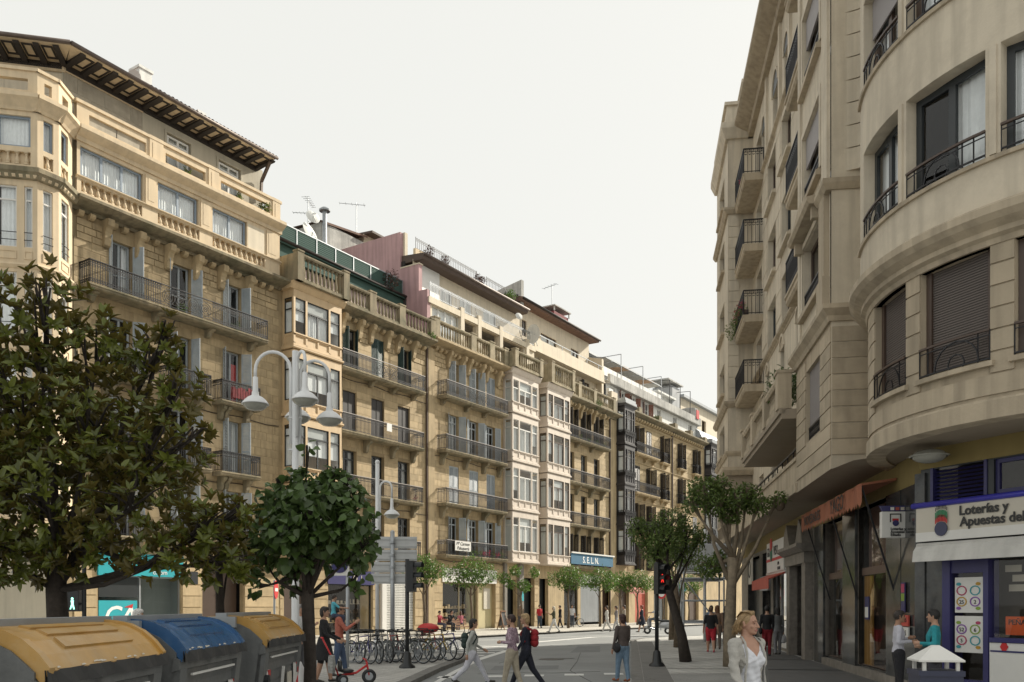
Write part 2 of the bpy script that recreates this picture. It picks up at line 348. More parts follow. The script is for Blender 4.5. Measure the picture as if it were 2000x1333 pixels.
def window(par, x0, x1, z0, z1, y=.16, fm=WHITEF, leaves=2, transom=0, mid=0, curtain=None, cmat=CURT, fw=.07, xf=None, name='window', glass=GLASS, cgap=None):
    """frame as a part; pane and curtain as its own sub-parts"""
    m = M(xf); f = fw
    m.box(x0, x1, y, y + .06, z1 - f, z1); m.box(x0, x1, y, y + .06, z0, z0 + f); m.box(x0, x0 + f, y, y + .06, z0 + f, z1 - f); m.box(x1 - f, x1, y, y + .06, z0 + f, z1 - f)
    for k in range(1, leaves):
        c = x0 + (x1 - x0) * k / leaves; m.box(c - f * .6, c + f * .6, y - .01, y + .055, z0 + f, z1 - f)
    if transom: m.box(x0 + f, x1 - f, y - .015, y + .05, z1 - transom - f / 2, z1 - transom + f / 2)
    if mid: m.box(x0 + f, x1 - f, y + .005, y + .05, z0 + (z1 - z0) * mid - .02, z0 + (z1 - z0) * mid + .02)
    w = m.build(name, fm, par)
    sub = w
    g = M(xf); g.q((x0 + f * .6, y + .035, z0 + f * .6), (x1 - f * .6, y + .035, z0 + f * .6), (x1 - f * .6, y + .035, z1 - f * .6), (x0 + f * .6, y + .035, z1 - f * .6)); g.build('pane', glass, sub)
    if curtain:
        c = M(xf); W = x1 - x0
        if curtain == 'full': curtain_m(c, x0 + .03, x1 - .03, z0 + .02, z1 - .02, y + .14)
        elif curtain == 'sides': curtain_m(c, x0 + .03, x0 + W * .3, z0, z1, y + .14); curtain_m(c, x1 - W * .3, x1 - .03, z0, z1, y + .14)
        elif curtain == 'left': curtain_m(c, x0 + .03, x0 + W * .55, z0, z1, y + .14)
        elif curtain == 'right': curtain_m(c, x0 + W * .45, x1 - .03, z0, z1, y + .14)
        elif curtain == 'blind': c.q((x0, y + .1, z0 + (z1 - z0) * .1), (x1, y + .1, z0 + (z1 - z0) * .1), (x1, y + .1, z1), (x0, y + .1, z1))
        elif curtain == 'half': c.q((x0, y + .1, z0 + (z1 - z0) * .6), (x1, y + .1, z0 + (z1 - z0) * .6), (x1, y + .1, z1), (x0, y + .1, z1))
        elif curtain == 'drape':
            for sgn, xa in ((1, x0 + .03), (-1, x1 - .03)):
                c.q((xa, y + .14, z0), (xa + sgn * W * .12, y + .14, z0), (xa + sgn * W * .47, y + .14, z1), (xa, y + .14, z1))
        c.build('curtain', cmat, sub)
    # dark room behind
    return w
def shutter(par, hx, z0, z1, w, ang, m, y=0., side=1, xf=None, label=None):
    """louvred leaf hinged at hx; side=+1 opens to the left of a left jamb, ang measured from closed"""
    X = Matrix.Translation((hx, y, 0)) @ Matrix.Rotation((-ang if side > 0 else ang), 4, 'Z')
    if xf is not None: X = xf @ X
    s = M(X); d = 1 if side > 0 else -1
    a, b = sorted((0, d * w)); t = .03; f = .07
    s.box(a, a + f, -t, 0, z0, z1); s.box(b - f, b, -t, 0, z0, z1)
    H = z1 - z0
    for zz in (0, .46, 1): s.box(a + f, b - f, -t, 0, z0 + (H - f) * zz, z0 + (H - f) * zz + f)
    k = int(H / .075)
    for i in range(k):
        zz = z0 + f + (H - 2 * f) * i / k
        s.q((a + f, -t, zz), (b - f, -t, zz), (b - f, -.004, zz + .06), (a + f, -.004, zz + .06))
    return s.build('shutter', m, par, label=label)
def blocks(par, x0, x1, z0, z1, ops, course=.4, ln=.85, limit=300, m=STONE, y=-.015, gap=.016, xf=None, key=None):
    """ashlar laid stone by stone"""
    if 'block' not in BRK:
        b = M(); b.box(-.5, .5, -.5, .5, -.5, .5); BRK['block'] = {}
    if m.name not in BRK['block']: b = M(); b.box(-.5, .5, -.5, .5, -.5, .5); BRK['block'][m.name] = b.mesh('stone_block', m)
    me = BRK['block'][m.name]; L = []
    n = max(1, round((z1 - z0) / course)); ch = (z1 - z0) / n
    for j in range(n):
        a, b = z0 + j * ch, z0 + (j + 1) * ch
        iv = [(x0, x1)]
        for o in ops:
            if o[2] < b - .02 and o[3] > a + .02:
                nv = []
                for p, q in iv:
                    if o[1] <= p or o[0] >= q: nv.append((p, q)); continue
                    if o[0] > p: nv.append((p, o[0]))
                    if o[1] < q: nv.append((o[1], q))
                iv = nv
        for p, q in iv:
            if q - p < .06: continue
            k = max(1, round((q - p) / ln)); off = (.5 if j % 2 else 0) * (q - p) / k if k > 1 else 0
            ed = [p] + [p + off + (q - p) * i / k for i in range(0 if off else 1, k)] + [q]
            for c, d in zip(ed, ed[1:]):
                if d - c > .05: L.append((c, d, a, b))
    if key: L.sort(key=key)
    for c, d, a, b in L[:limit]:
        o = inst('stone_block', me, par, ((c + d) / 2, y + .02 + random.uniform(-.003, .003), (a + b) / 2), 0, (d - c - gap, .04, b - a - gap), xf)
    if len(L) > limit:
        s = M(xf)
        for c, d, a, b in L[limit:]: s.box(c + gap / 2, d - gap / 2, y, y + .04, a + gap / 2, b - gap / 2)
        o = s.build('stone_blocks', m, par); o['kind'] = 'stuff'
def baluster_mesh(m, h, r=.075, n=8):
    k = ('bal', m.name, h, r)
    if k not in BRK:
        b = M(); b.box(-r, r, -r, r, 0, h * .09); b.box(-r, r, -r, r, h * .93, h)
        b.lathe([(r * .6, h * .09), (r * .98, h * .22), (r * 1.0, h * .33), (r * .55, h * .6), (r * .45, h * .74), (r * .75, h * .8), (r * .5, h * .84), (r * .7, h * .93)], n=n); BRK[k] = b.mesh('baluster', m, True)
    return BRK[k]
def balustrade(par, x0, x1, z0, z1, y, m, piers, pw=.42, step=.27, bh=.0, thick=.26, xf=None, r=.075, n=8):
    """stone parapet: plinth, coping and piers as one part, every baluster a sub-part"""
    s = M(xf); t = thick / 2
    s.box(x0, x1, y - t, y + t, z0, z0 + .16 + bh); s.ex([(y - t - .04, z1), (y - t - .04, z1 - .07), (y - t, z1 - .15), (y + t, z1 - .15), (y + t + .04, z1 - .07), (y + t + .04, z1)], x0, x1)
    for p in piers:
        s.box(max(x0, p - pw / 2) - .001, min(x1, p + pw / 2) + .001, y - t - .05, y + t + .05, z0, z1 + .07); s.box(max(x0, p - pw / 2) - .02, min(x1, p + pw / 2) + .02, y - t - .08, y + t + .08, z1 + .07, z1 + .15)
    b = s.build('balustrade', m, par); me = baluster_mesh(m, z1 - .15 - z0 - .16 - bh, r, n)
    ed = sorted(piers)
    for p, q in zip(ed, ed[1:]):
        a, c = p + pw / 2, q - pw / 2
        if c - a < .2: continue
        k = max(1, round((c - a) / step))
        for i in range(k): inst('baluster', me, b, (a + (c - a) * (i + .5) / k, y, z0 + .16 + bh), 0, (1, 1, 1), xf)
    return b
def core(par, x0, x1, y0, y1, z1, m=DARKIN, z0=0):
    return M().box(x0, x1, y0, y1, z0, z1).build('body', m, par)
# ------------------------------------------------------------------ ground, carriageway, pavements
def sheet(name, poly, z, m, kind='structure'):
    s = M(); s.q(*[(p[0], p[1], z) for p in poly]); o = s.build(name, m); o['kind'] = kind; return o
def paving_mat(name, col, bw, bh, rot, mortar=(.2, .2, .19), off=.5, rough=.8, ms=.012, var=.09):
    m, n, b = _nt(name); N = n.nodes.new; K = n.links.new
    tc = N('ShaderNodeTexCoord'); mp = N('ShaderNodeMapping'); mp.inputs['Rotation'].default_value = (0, 0, rot); K(tc.outputs['Object'], mp.inputs[0])
    br = N('ShaderNodeTexBrick'); br.inputs['Scale'].default_value = 1; br.inputs['Brick Width'].default_value = bw; br.inputs['Row Height'].default_value = bh
    br.inputs['Mortar Size'].default_value = ms; br.offset = off; br.inputs['Bias'].default_value = 0
    br.inputs['Color1'].default_value = (*[c * (1 - var) for c in col], 1); br.inputs['Color2'].default_value = (*[c * (1 + var) for c in col], 1); br.inputs['Mortar'].default_value = (*mortar, 1)
    K(mp.outputs[0], br.inputs['Vector'])
    no = N('ShaderNodeTexNoise'); no.inputs['Scale'].default_value = .5; no.inputs['Detail'].default_value = 8; no.inputs['Roughness'].default_value = .7; K(tc.outputs['Object'], no.inputs['Vector'])
    mr = N('ShaderNodeMapRange'); mr.inputs[1].default_value = .3; mr.inputs[2].default_value = .7; mr.inputs[3].default_value = .72; mr.inputs[4].default_value = 1.15; K(no.outputs[0], mr.inputs[0])
    vm = N('ShaderNodeVectorMath'); vm.operation = 'SCALE'; K(br.outputs[0], vm.inputs[0]); K(mr.outputs[0], vm.inputs[3]); K(vm.outputs[0], b.inputs['Base Color'])
    b.inputs['Roughness'].default_value = rough
    bp = N('ShaderNodeBump'); bp.inputs['Strength'].default_value = .3; bp.inputs['Distance'].default_value = .01; K(br.outputs[1], bp.inputs['Height']); bp.invert = True; K(bp.outputs[0], b.inputs['Normal'])
    return m
PAVE_R = paving_mat('pavement_tiles', (.46, .455, .43), .4, .4, AR, off=0)
PAVE_L = paving_mat('island_tiles', (.44, .43, .405), .22, .22, AL, off=0)
PAVE_F = paving_mat('far_pavement_tiles', (.54, .51, .45), .4, .4, AL, off=0)
KERB = mat('granite_kerb', (.16, .155, .145), .8, .25, 4, 0, .2)
GRIP = paving_mat('ribbed_granite_strip', (.19, .185, .175), 3., .15, AR + R(90), (.10, .10, .095), ms=.02)
TACT = paving_mat('tactile_tiles', (.42, .415, .395), .09, .09, AR, (.22, .22, .21), off=0, ms=.022)
g = sheet('ground', [(-900, -60), (900, -60), (900, 1500), (-900, 1500)], -.16, ASPH)
road = sheet('road', [(-60, -8), (40, -8), (95, 190), (-60, 190)], -.11, ASPH)
def slab(name, poly, m, kerbs=True, h=.1):
    s = M(); s.q(*[(p[0], p[1], 0) for p in poly]); o = s.build(name, m); o['kind'] = 'structure'; return o
def kerbline(par, pts, wd=.3, side=1, seg=1.0):
    """granite kerb stones laid end to end"""
    L = []
    for a, b in zip(pts, pts[1:]):
        a = Vector((*a, 0)); b = Vector((*b, 0)); n = max(1, round((b - a).length / seg)); L += [(a.lerp(b, i / n), a.lerp(b, (i + 1) / n)) for i in range(n)]
    for a, b in L:
        d = (b - a); ln = d.length; d.normalize(); nrm = Vector((-d.y, d.x, 0)) * side
        k = M(); c0, c1 = a + d * .006, b - d * .006
        k.v = [tuple(p) for p in (c0 + Vector((0, 0, -.14)), c1 + Vector((0, 0, -.14)), c1 + nrm * wd + Vector((0, 0, -.14)), c0 + nrm * wd + Vector((0, 0, -.14)), c0 + Vector((0, 0, .006)), c1 + Vector((0, 0, .006)), c1 + nrm * wd + Vector((0, 0, .006)), c0 + nrm * wd + Vector((0, 0, .006)))]
        k.f = [(0, 3, 2, 1), (4, 5, 6, 7), (0, 1, 5, 4), (1, 2, 6, 5), (2, 3, 7, 6), (3, 0, 4, 7)]
        o = k.build('kerb_stone', KERB, par)
# right pavement
rk = [(.137 * d, d) for d in (-6, 5, 12, 19, 25, 31, 37, 40.5)] + [(5.75, 42.4), (6.5, 44.3), (7.9, 46.2), (10.2, 48.2), (16, 51.6), (26, 57)]
pr = slab('right_pavement', rk + [(45, 57), (45, -6)], PAVE_R)
kerbline(pr, rk[2:12], .28, -1)
gs = M()
for a, b in zip(rk[1:7], rk[2:8]): gs.q((a[0] + .29, a[1], .004), (a[0] + .95, a[1], .004), (b[0] + .95, b[1], .004), (b[0] + .29, b[1], .004))
o = gs.build('ribbed_strip', GRIP, pr)
ts = M(); ts.q((.137 * 18 + .96, 18, .004), (.137 * 18 + 3.0, 18.2, .004), (.137 * 21.5 + 2.7, 21.7, .004), (.137 * 21.5 + .96, 21.5, .004)); ts.build('tactile_paving', TACT, pr)
for d0 in (23.2, 27.5, 32, 37):        # darker granite bands across the pavement
    bnd = M(); bnd.q((.137 * d0 + .96, d0, .005), (5.3 + .143 * d0, d0 - .7, .005), (5.3 + .143 * d0, d0 - .5, .005), (.137 * d0 + .96, d0 + .16, .005)); bnd.build('granite_band', KERB, pr)
gr = M(); gr.q((5.3, 19, .005), (8.1, 19, .005), (10.3, 35, .005), (9.7, 35, .005)); gr.build('dark_edging', mat('edging_granite', (.10, .10, .098), .6, .2, 3), pr)
# near left pavement (corner with the bins and bicycles)
li = [(-2.3, -6), (-2.3, 12), (-2.25, 19.1), (-1.95, 23.5), (-1.55, 27.2), (-1.45, 28.8), (-1.6, 30.2), (-2.1, 31.2), (-3.0, 31.2), (-6.27, 28.3), (-40, 1.5)]
pl = slab('left_pavement', li, PAVE_L); kerbline(pl, li[1:10], .3, 1)
# far pavement in front of the left row
fp = [Lw(-75, 8), Lw(95, 8.6), Lw(95, -2), Lw(-75, -2)]
pf = slab('far_pavement', fp, PAVE_F); kerbline(pf, [Lw(-30, 8), Lw(0, 8), Lw(45, 8.3)], .3, 1, 1.4)
# painted lines on the carriageway
def paint(name, poly): o = sheet(name, poly, -.104, LINE)
for i, x in enumerate((872, 962, 1041, 1119, 1196)):
    a = G0 = (1.8 * 1700 / (1322.5 - i * 1.6 - 1182)); X = (x - 1000) / F_ * a
    s = M(); s.q((X - .24, a - .28, -.104), (X + .26, a - .28, -.104), (X + .30, a + .26, -.104), (X - .20, a + .26, -.104)); o = s.build('crossing_mark', LINE, road)
for i, x in enumerate((960, 1060, 1160)):
    X = (x - 1000) / F_ * 15.5; s = M(); s.q((X - .24, 15.2, -.104), (X + .26, 15.2, -.104), (X + .3, 15.8, -.104), (X - .2, 15.8, -.104)); s.build('crossing_mark', LINE, road)
s = M(); s.q((2.55, 18, -.104), (2.78, 18, -.104), (3.05, 21.4, -.104), (2.8, 21.4, -.104)); s.build('edge_line', LINE, road)
def stripe(a, b, w):
    a = Vector((*a, 0)); b = Vector((*b, 0)); n = (b - a).normalized(); n = Vector((-n.y, n.x, 0)) * w / 2
    s = M(); s.q(*[(p.x, p.y, -.104) for p in (a - n, b - n, b + n, a + n)]); s.build('road_line', LINE, road)
stripe((-1.15, 28.6), (1.1, 42.2), .28); stripe((1.1, 42.2), (4.6, 48.8), .45); stripe((4.6, 48.8), (10.5, 54.5), .25)
stripe((-1.9, 18), (-1.55, 23.5), .16); stripe((-1.55, 23.5), (-1.1, 28.6), .16)
stripe((-1.2, 30.6), (-9, 24.4), .2); stripe((.5, 40), (-8, 33.5), .2)
for k in range(5): t = k / 5; stripe((-1.0 + .35 * k, 31 + 1.9 * k), (-4.6 + .55 * k, 31.6 + 1.2 * k), .5)
stripe((-10, 36.5), (8, 54), .15)
mh = M(); mh.lathe([(0, -.103), (.42, -.103), (.42, -.11)], (1.31, 28.9, 0), 16); mh.build('manhole_cover', IRON, road)
mh = M(); mh.q((.95, 29.1, -.103), (2.1, 29.2, -.103), (2.1, 29.45, -.103), (.95, 29.35, -.103)); mh.build('drain_cover', IRON, road)

PATCH = mat('asphalt_patch', (.175, .18, .182), .9, .12, 1.5, 0, .4)
for poly in ([(-.6, 24.2), (1.3, 24.5), (1.4, 26.0), (-.5, 25.8)], [(2.2, 33), (3.4, 33.6), (3.9, 38.5), (2.9, 38.2)], [(-.2, 17.0), (.9, 17.1), (.95, 18.2), (-.1, 18.1)]):
    q = M(); q.q(*[(a, b, -.1065) for a, b in poly]); q.build('asphalt_patch', PATCH, road)
CRK = mat('tar_seam', (.07, .07, .072), .8, .1, 2)
for pts in ([(-.9, 22.8), (.2, 23.3), (1.1, 23.1), (2.4, 23.7)], [(1.9, 20), (1.6, 24), (2.1, 28), (2.6, 33)], [(-.4, 27), (.4, 30.5), (.2, 34), (1.2, 39)]):
    q = M()
    for a, b in zip(pts, pts[1:]): q.bar((a[0], a[1], -.107), (b[0], b[1], -.107), .022, .004)
    q.build('tar_seam', CRK, road)
# ================================================================== LEFT ROW
def dentils(par, xs, z, m, w=.24, h=.22, d=.3, y=0, xf=None):
    k = ('dent', m.name, w, h, d)
    if k not in BRK:
        b = M(); b.ex([(0, h), (-d, h), (-d, h * .55), (-d * .75, h * .2), (-d * .4, 0), (0, 0)], -w / 2, w / 2); BRK[k] = b.mesh('modillion', m)
    for x in xs: inst('modillion', BRK[k], par, (x, y, z), 0, (1, 1, 1), xf)
def console(par, xs, ztop, m, h=1.15, d=.5, w=.26, y=0):
    for x in xs: inst('console', bracket_mesh('c' + m.name, m, h, d, w), par, (x, y, ztop))
def relief(par, spans, z0, z1, m, y=-.05):
    """heavy rusticated stones below the cornice"""
    if 'relief' not in BRK: b = M(); b.box(-.5, .5, -.5, .5, -.5, .5); BRK['relief'] = b.mesh('rusticated_stone', m)
    n = 3; ch = (z1 - z0) / n
    for a, c in spans:
        for j in range(n):
            k = 2 if j % 2 == 0 else 1
            ed = [a, (a + c) / 2 + .1, c] if k == 2 else [a, a + (c - a) * .28, a + (c - a) * .76, c]
            for p, q in zip(ed, ed[1:]): inst('rusticated_stone', BRK['relief'], par, ((p + q) / 2, y / 2 + .0, z0 + ch * (j + .5)), 0, (q - p - .035, abs(y), ch - .04))
def bay(par, x0, x1, dep, levels, m, fm, top, wz=(.85, .42), cur=('full', 'full', 'full'), ledge=.1, cm=CURT, tr=.5, tm=None, skipside=None, panel=True):
    for li, (z0, z1) in enumerate(levels):
        s = M(); y = -dep; a, b = z0 + wz[0], z1 - wz[1]; W = x1 - x0; p = .13
        cols = [x0 + p, x0 + p + (W - 4 * p) * .24, x0 + 2 * p + (W - 4 * p) * .24, x0 + 2 * p + (W - 4 * p) * .76, x0 + 3 * p + (W - 4 * p) * .76, x1 - p]
        lights = [(cols[0], cols[1]), (cols[2], cols[3]), (cols[4], cols[5])]
        # base moulding, spandrel, head
        s.ex([(0, z0 + .16), (y, z0 + .16), (y - ledge, z0 + .12), (y - ledge, z0 + .05), (y - ledge * .4, z0), (0, z0)], x0 - ledge, x1 + ledge)
        s.ex([(0, z0 + .26), (y, z0 + .26), (y - .03, z0 + .24), (y - .03, z0 + .16), (0, z0 + .16)], x0 - .03, x1 + .03)
        s.box(x0 + .05, x1 - .05, y + .05, 0, z0 + .26, a - .06)
        s.box(x0, x1, y, 0, b, z1 - .004); s.ex([(y, a), (y - .05, a), (y - .05, a - .06), (y, a - .06)], x0 - .03, x1 + .03); s.box(x0, x1, y, y + .2, a - .06, a)
        for q in (x0, cols[1], cols[3], x1 - p): s.box(q, q + p, y, y + p, z0 + .26, b)
        for q in (x0, x1 - p): s.box(q, q + p, -.14, -.0, z0 + .26, b); s.box(q + .03, q + p - .03, y + p, -.14, a - .14, a); s.box(q + .02, q + p - .02, y + p, -.14, z0 + .26, z0 + .34)
        s.box(x0, x1, y, y + .06, a - .14, a - .06); s.box(x0, x1, y, y + .06, z0 + .26, z0 + .34)
        mid = (cols[2] + cols[3]) / 2; s.box(mid - .05, mid + .05, y, y + .06, z0 + .34, a - .14)
        o = s.build('bay_window', m, par)
        f = M(); g = M(); c = M()
        for i, (p0, p1) in enumerate(lights):
            w = .05; yy = y + .05
            f.box(p0, p1, yy, yy + .05, a, a + w); f.box(p0, p1, yy, yy + .05, b - w, b); f.box(p0, p0 + w, yy, yy + .05, a, b); f.box(p1 - w, p1, yy, yy + .05, a, b)
            f.box(p0, p1, yy - .01, yy + .05, b - tr - .04, b - tr + .04)
            if i == 1: f.box((p0 + p1) / 2 - .045, (p0 + p1) / 2 + .045, yy, yy + .05, a, b - tr)
            g.q((p0, yy + .03, a), (p1, yy + .03, a), (p1, yy + .03, b), (p0, yy + .03, b))
            k = cur[(i + li) % len(cur)]
            if k == 'full': curtain_m(c, p0, p1, a, b - tr, yy + .14)
            elif k == 'blind': c.q((p0, yy + .1, a + .7), (p1, yy + .1, a + .7), (p1, yy + .1, b), (p0, yy + .1, b))
            if tm: tm_ = M(); tm_.q((p0, yy + .07, b - tr), (p1, yy + .07, b - tr), (p1, yy + .07, b), (p0, yy + .07, b)); tm_.build('transom_blind', tm, o)
        for xs in ((x0 + .04), (x1 - .04)):
            s0, s1 = y + p, -.14
            f.box(xs - .02, xs + .02, s0, s1, a, a + .05); f.box(xs - .02, xs + .02, s0, s1, b - .05, b); f.box(xs - .02, xs + .02, s0, s0 + .05, a, b); f.box(xs - .02, xs + .02, s1 - .05, s1, a, b); f.box(xs - .02, xs + .02, s0, s1, b - tr - .03, b - tr + .03)
            g.q((xs, s0, a), (xs, s1, a), (xs, s1, b), (xs, s0, b)); c.q((xs + (.07 if xs < (x0 + x1) / 2 else -.07), s0 + .02, a), (xs + (.07 if xs < (x0 + x1) / 2 else -.07), s1, a), (xs + (.07 if xs < (x0 + x1) / 2 else -.07), s1, b - .2), (xs + (.07 if xs < (x0 + x1) / 2 else -.07), s0 + .02, b - .2))
        f.build('sash', fm, o); g.build('pane', GLASS, o); c.build('curtain', cm, o)
    s = M(); z = levels[-1][1]   # crowning moulding
    s.ex([(0, z + top), (-dep - .22, z + top), (-dep - .22, z + top - .07), (-dep - .1, z + .1), (-dep - .02, z), (0, z)], x0 - .2, x1 + .2); s.build('bay_cornice', m, par)
def cornice(par, x0, x1, z, h, d, m, y=0, name='cornice'):
    s = M(); s.ex([(y + .1, z + h), (y - d, z + h), (y - d, z + h * .72), (y - d * .86, z + h * .6), (y - d * .5, z + h * .42), (y - d * .22, z + h * .3), (y - d * .16, z), (y + .1, z)], x0, x1)
    return s.build(name, m, par)
def shoplight(par, x0, x1, z0, z1, dep, back, glass=True, frame=DARKF, shelf=0):
    """shallow shop interior behind a glazed front"""
    s = M(); s.q((x0, dep, z0), (x1, dep, z0), (x1, dep, z1), (x0, dep, z1)); s.q((x0, .1, z0), (x0, dep, z0), (x0, dep, z1), (x0, .1, z1)); s.q((x1, .1, z0), (x1, dep, z0), (x1, dep, z1), (x1, .1, z1)); s.q((x0, .1, z1), (x1, .1, z1), (x1, dep, z1), (x0, dep, z1)); s.q((x0, .1, z0), (x1, .1, z0), (x1, dep, z0), (x0, dep, z0))
    b = s.build('shop_interior', back, par)
    for k in range(shelf):
        h = M(); zz = z0 + .5 + k * .55; h.box(x0 + .1, x1 - .1, dep - .5, dep - .05, zz, zz + .03)
        for j in range(int((x1 - x0) / .35)):
            xx = x0 + .25 + j * .35; h.box(xx, xx + random.uniform(.1, .22), dep - .45, dep - .25, zz + .03, zz + random.uniform(.12, .32))
        h.build('shelf', random.choice([BROWNF, SIGNC, STONE]), b)
    if glass: window(par, x0, x1, z0, z1, .12, frame, 2, 0, 0, None, glass=GLASS_S, name='shop_window')

# ------------------------------------------------------------------ building 1: corner block with deep eaves
B1 = lrow('corner_apartment_building', 'sandstone corner apartment block with wide coffered eaves and polygonal corner bay, leftmost', 'building', -34.47)
cs = (-32.1, -29.0, -26.0); lv = ((15.3, 17.8), (11.75, 14.45), (8.25, 10.95), (4.75, 7.4))
ops = [(c - .56, c + .56, a, b) for c in cs for a, b in lv]
gops = [(-33.2, -29.0, .3, 4.0), (-27.8, -25.3, 0, 3.9)]
M().wall(-34.6, -22.94, 0, 18.5, ops + gops).build('wall', STONE_W, B1)
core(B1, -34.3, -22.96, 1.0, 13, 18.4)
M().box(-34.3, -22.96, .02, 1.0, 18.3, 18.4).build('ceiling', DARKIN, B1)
blocks(B1, -34.3, -22.98, 4.5, 17.35, [(o[0] - .02, o[1] + .02, o[2], o[3] + .02) for o in ops], .42, .92, 300, key=lambda t: -t[2])
blocks(B1, -34.3, -22.98, .5, 4.3, [(o[0] - .05, o[1] + .05, 0, o[3] + .05) for o in gops], .55, 1.6, 60, m=STONE, y=-.03, gap=.04)
cornice(B1, -34.35, -22.94, 4.4, .3, .25, STONE, name='string_course')
for ci, c in enumerate(cs):
    for k, (a, b) in enumerate(lv):
        fm = SHUT_B
        window(B1, c - .5, c + .5, a, b, .2, fm, 2, .0, .42, ('sides', None, 'left', None)[(k + ci) % 4], CURT, .08)
        an = [1.9, 2.2, 1.75, 2.3, 1.6, 2.0][(k * 3 + ci) % 6]
        shutter(B1, c - .56, a, b, .52, an, SHUT_B, 0, 1); shutter(B1, c + .56, a, b, .52, an + .15, SHUT_B, 0, -1)
relief(B1, [(-34.2, -33.0), (-31.2, -29.95), (-28.05, -26.95), (-24.95, -23.1)], 17.3, 18.2, STONE)
console(B1, (-32.88, -31.33, -29.78, -28.22, -26.78, -25.1), 18.45, STONE, 1.15, .55, .28)
dentils(B1, [x for x in np.arange(-34.1, -23.2, .52) if min(abs(x - c) for c in (-32.88, -31.33, -29.78, -28.22, -26.78, -25.1)) > .24], 18.22, STONE)
cornice(B1, -34.5, -22.9, 18.45, .42, .85, STONE_D)
balcony(B1, -34.1, -24.4, 15.3, .85, 1, STONE_D, (-33.6, -30.5, -27.6, -25.0), .4, panel=True)
for c in cs:
    for z in (11.75, 8.25): balcony(B1, c - 1.25, c + 1.2, z, .75, 0, STONE_D, (c - .85, c - .55, c + .75), .7)
    balcony(B1, c - 1.0, c + 1.0, 4.75, .6, 0, STONE_D, (c - .7, c + .7), .5)
st = M(); st.box(-25.9, -25.1, .28, .3, 11.8, 13.9); st.build('red_curtain', RED, B1, label='red curtain behind an open balcony door')
cl = M()
for i in range(9): x = -26.6 + i * .16; cl.box(x, x + .13, -.76, -.74, 11.95, 12.5 + random.uniform(-.1, .1))
cl.build('hung_washing', mat('washing_cloth', (.16, .03, .035), .9, .6, 3, rnd=.3), B1, label='dark red washing hung on the balcony rail')
# upper storey, flush with the cornice
y2 = -.5
W2 = [(-34.3, -31.35), (-30.6, -28.4), (-27.6, -25.5)]; BP = [(-34.25, -31.4), (-30.6, -28.35), (-27.6, -24.35)]
M().wall(-34.45, -23.35, 18.87, 21.25, [(a, b, 19.8, 21.03) for a, b in W2] + [(a, b, 19.12, 19.6) for a, b in BP], y2, .2).build('upper_wall', CREAM, B1)
M().box(-34.4, -23.36, y2 + .2, .3, 18.87, 19.75).box(-34.4, -23.36, y2 + .6, 1.0, 18.87, 21.2).box(-23.6, -23.35, y2 + .01, 1.2, 18.87, 21.25).build('upper_body', CREAM, B1)
bm = baluster_mesh(CREAM, .48, .085)
for a, b in BP:
    n = round((b - a) / .33)
    for i in range(n): inst('baluster', bm, B1, (a + (b - a) * (i + .5) / n, y2 + .09, 19.12))
cornice(B1, -34.45, -23.3, 19.62, .13, .1, CREAM, y2, 'sill_course')
for a, b, n, cu in ((-34.25, -31.4, 3, 'full'), (-30.55, -28.45, 2, 'full'), (-27.55, -25.55, 2, 'full')): window(B1, a, b, 19.8, 21.02, y2 + .1, BLUEG, n, 0, 0, cu, CURT, .09)
M().box(-25.45, -24.4, y2 - .004, y2 + .1, 19.8, 21.0).build('blind_panel', CREAM_L, B1)
for a, b in ((-31.25, -30.7), (-28.3, -27.7), (-24.25, -23.5)):
    s = M(); s.box(a, b, y2 - .05, y2 + .02, 19.75, 21.1); s.box(a + .12, b - .12, y2 - .062, y2, 19.95, 20.95); s.build('pilaster', CREAM, B1)
cornice(B1, -34.5, -23.25, 21.2, .55, .42, CREAM, y2, 'upper_cornice')
SL = [(-33.9, -31.2), (-30.2, -28.0), (-27.1, -24.0)]
M().wall(-34.45, -23.3, 21.75, 22.8, [(a, b, 22.06, 22.5) for a, b in SL], y2, .2).wall(-34.45, -23.3, 21.75, 22.8, [(a, b, 22.06, 22.5) for a, b in SL], y2 + .2, .0).box(-34.5, -23.25, y2 - .07, y2 + .27, 22.8, 22.93).box(-23.45, -23.29, y2 + .1, .6, 21.75, 22.8).build('parapet', CREAM, B1)
for a, b in ((-31.05, -30.35), (-27.85, -27.25), (-23.85, -23.35)):
    s = M(); s.box(a, b, y2 - .05, y2 + .24, 21.76, 22.96); s.box(a + .15, b - .15, y2 - .065, y2, 21.95, 22.65); s.build('parapet_pier', CREAM, B1)
s = M(); s.box(-33.9, -32.6, y2 + .1, y2 + .11, 22.06, 22.5); s.box(-32.55, -31.2, y2 + .1, y2 + .11, 22.06, 22.5); s.build('parapet_screen', GREYC, B1)
# set-back attic and eaves
ya = .35
AW = [(-29.55, -28.2, 22.2, 24.0), (-26.6, -25.2, 22.2, 24.0)]
M().wall(-34.6, -23.75, 21.0, 24.6, AW, ya, .2).box(-23.9, -23.74, ya + .01, 9, 18.5, 24.58).box(-34.3, -23.8, ya + .5, 9, 18.5, 24.5).build('attic_wall', PLAST, B1)
blocks(B1, -34.55, -30.8, 21.6, 24.3, [], .68, 1.3, 40, m=GREYC, y=ya - .015, gap=.02)
M().box(-34.6, -30.8, ya - .05, ya, 24.3, 24.56).build('frieze', CREAM, B1)
for a, b, c, d in AW:
    window(B1, a + .08, b - .08, c, d - .06, ya + .08, WHITEF, 2, .35, 0, 'full', CURT_G, .09)
    s = M(); s.box(a - .1, b + .1, ya - .04, ya, d, d + .1); s.box(a - .1, a, ya - .04, ya, c, d); s.box(b, b + .1, ya - .04, ya, c, d); s.build('window_surround', PLAST, B1)
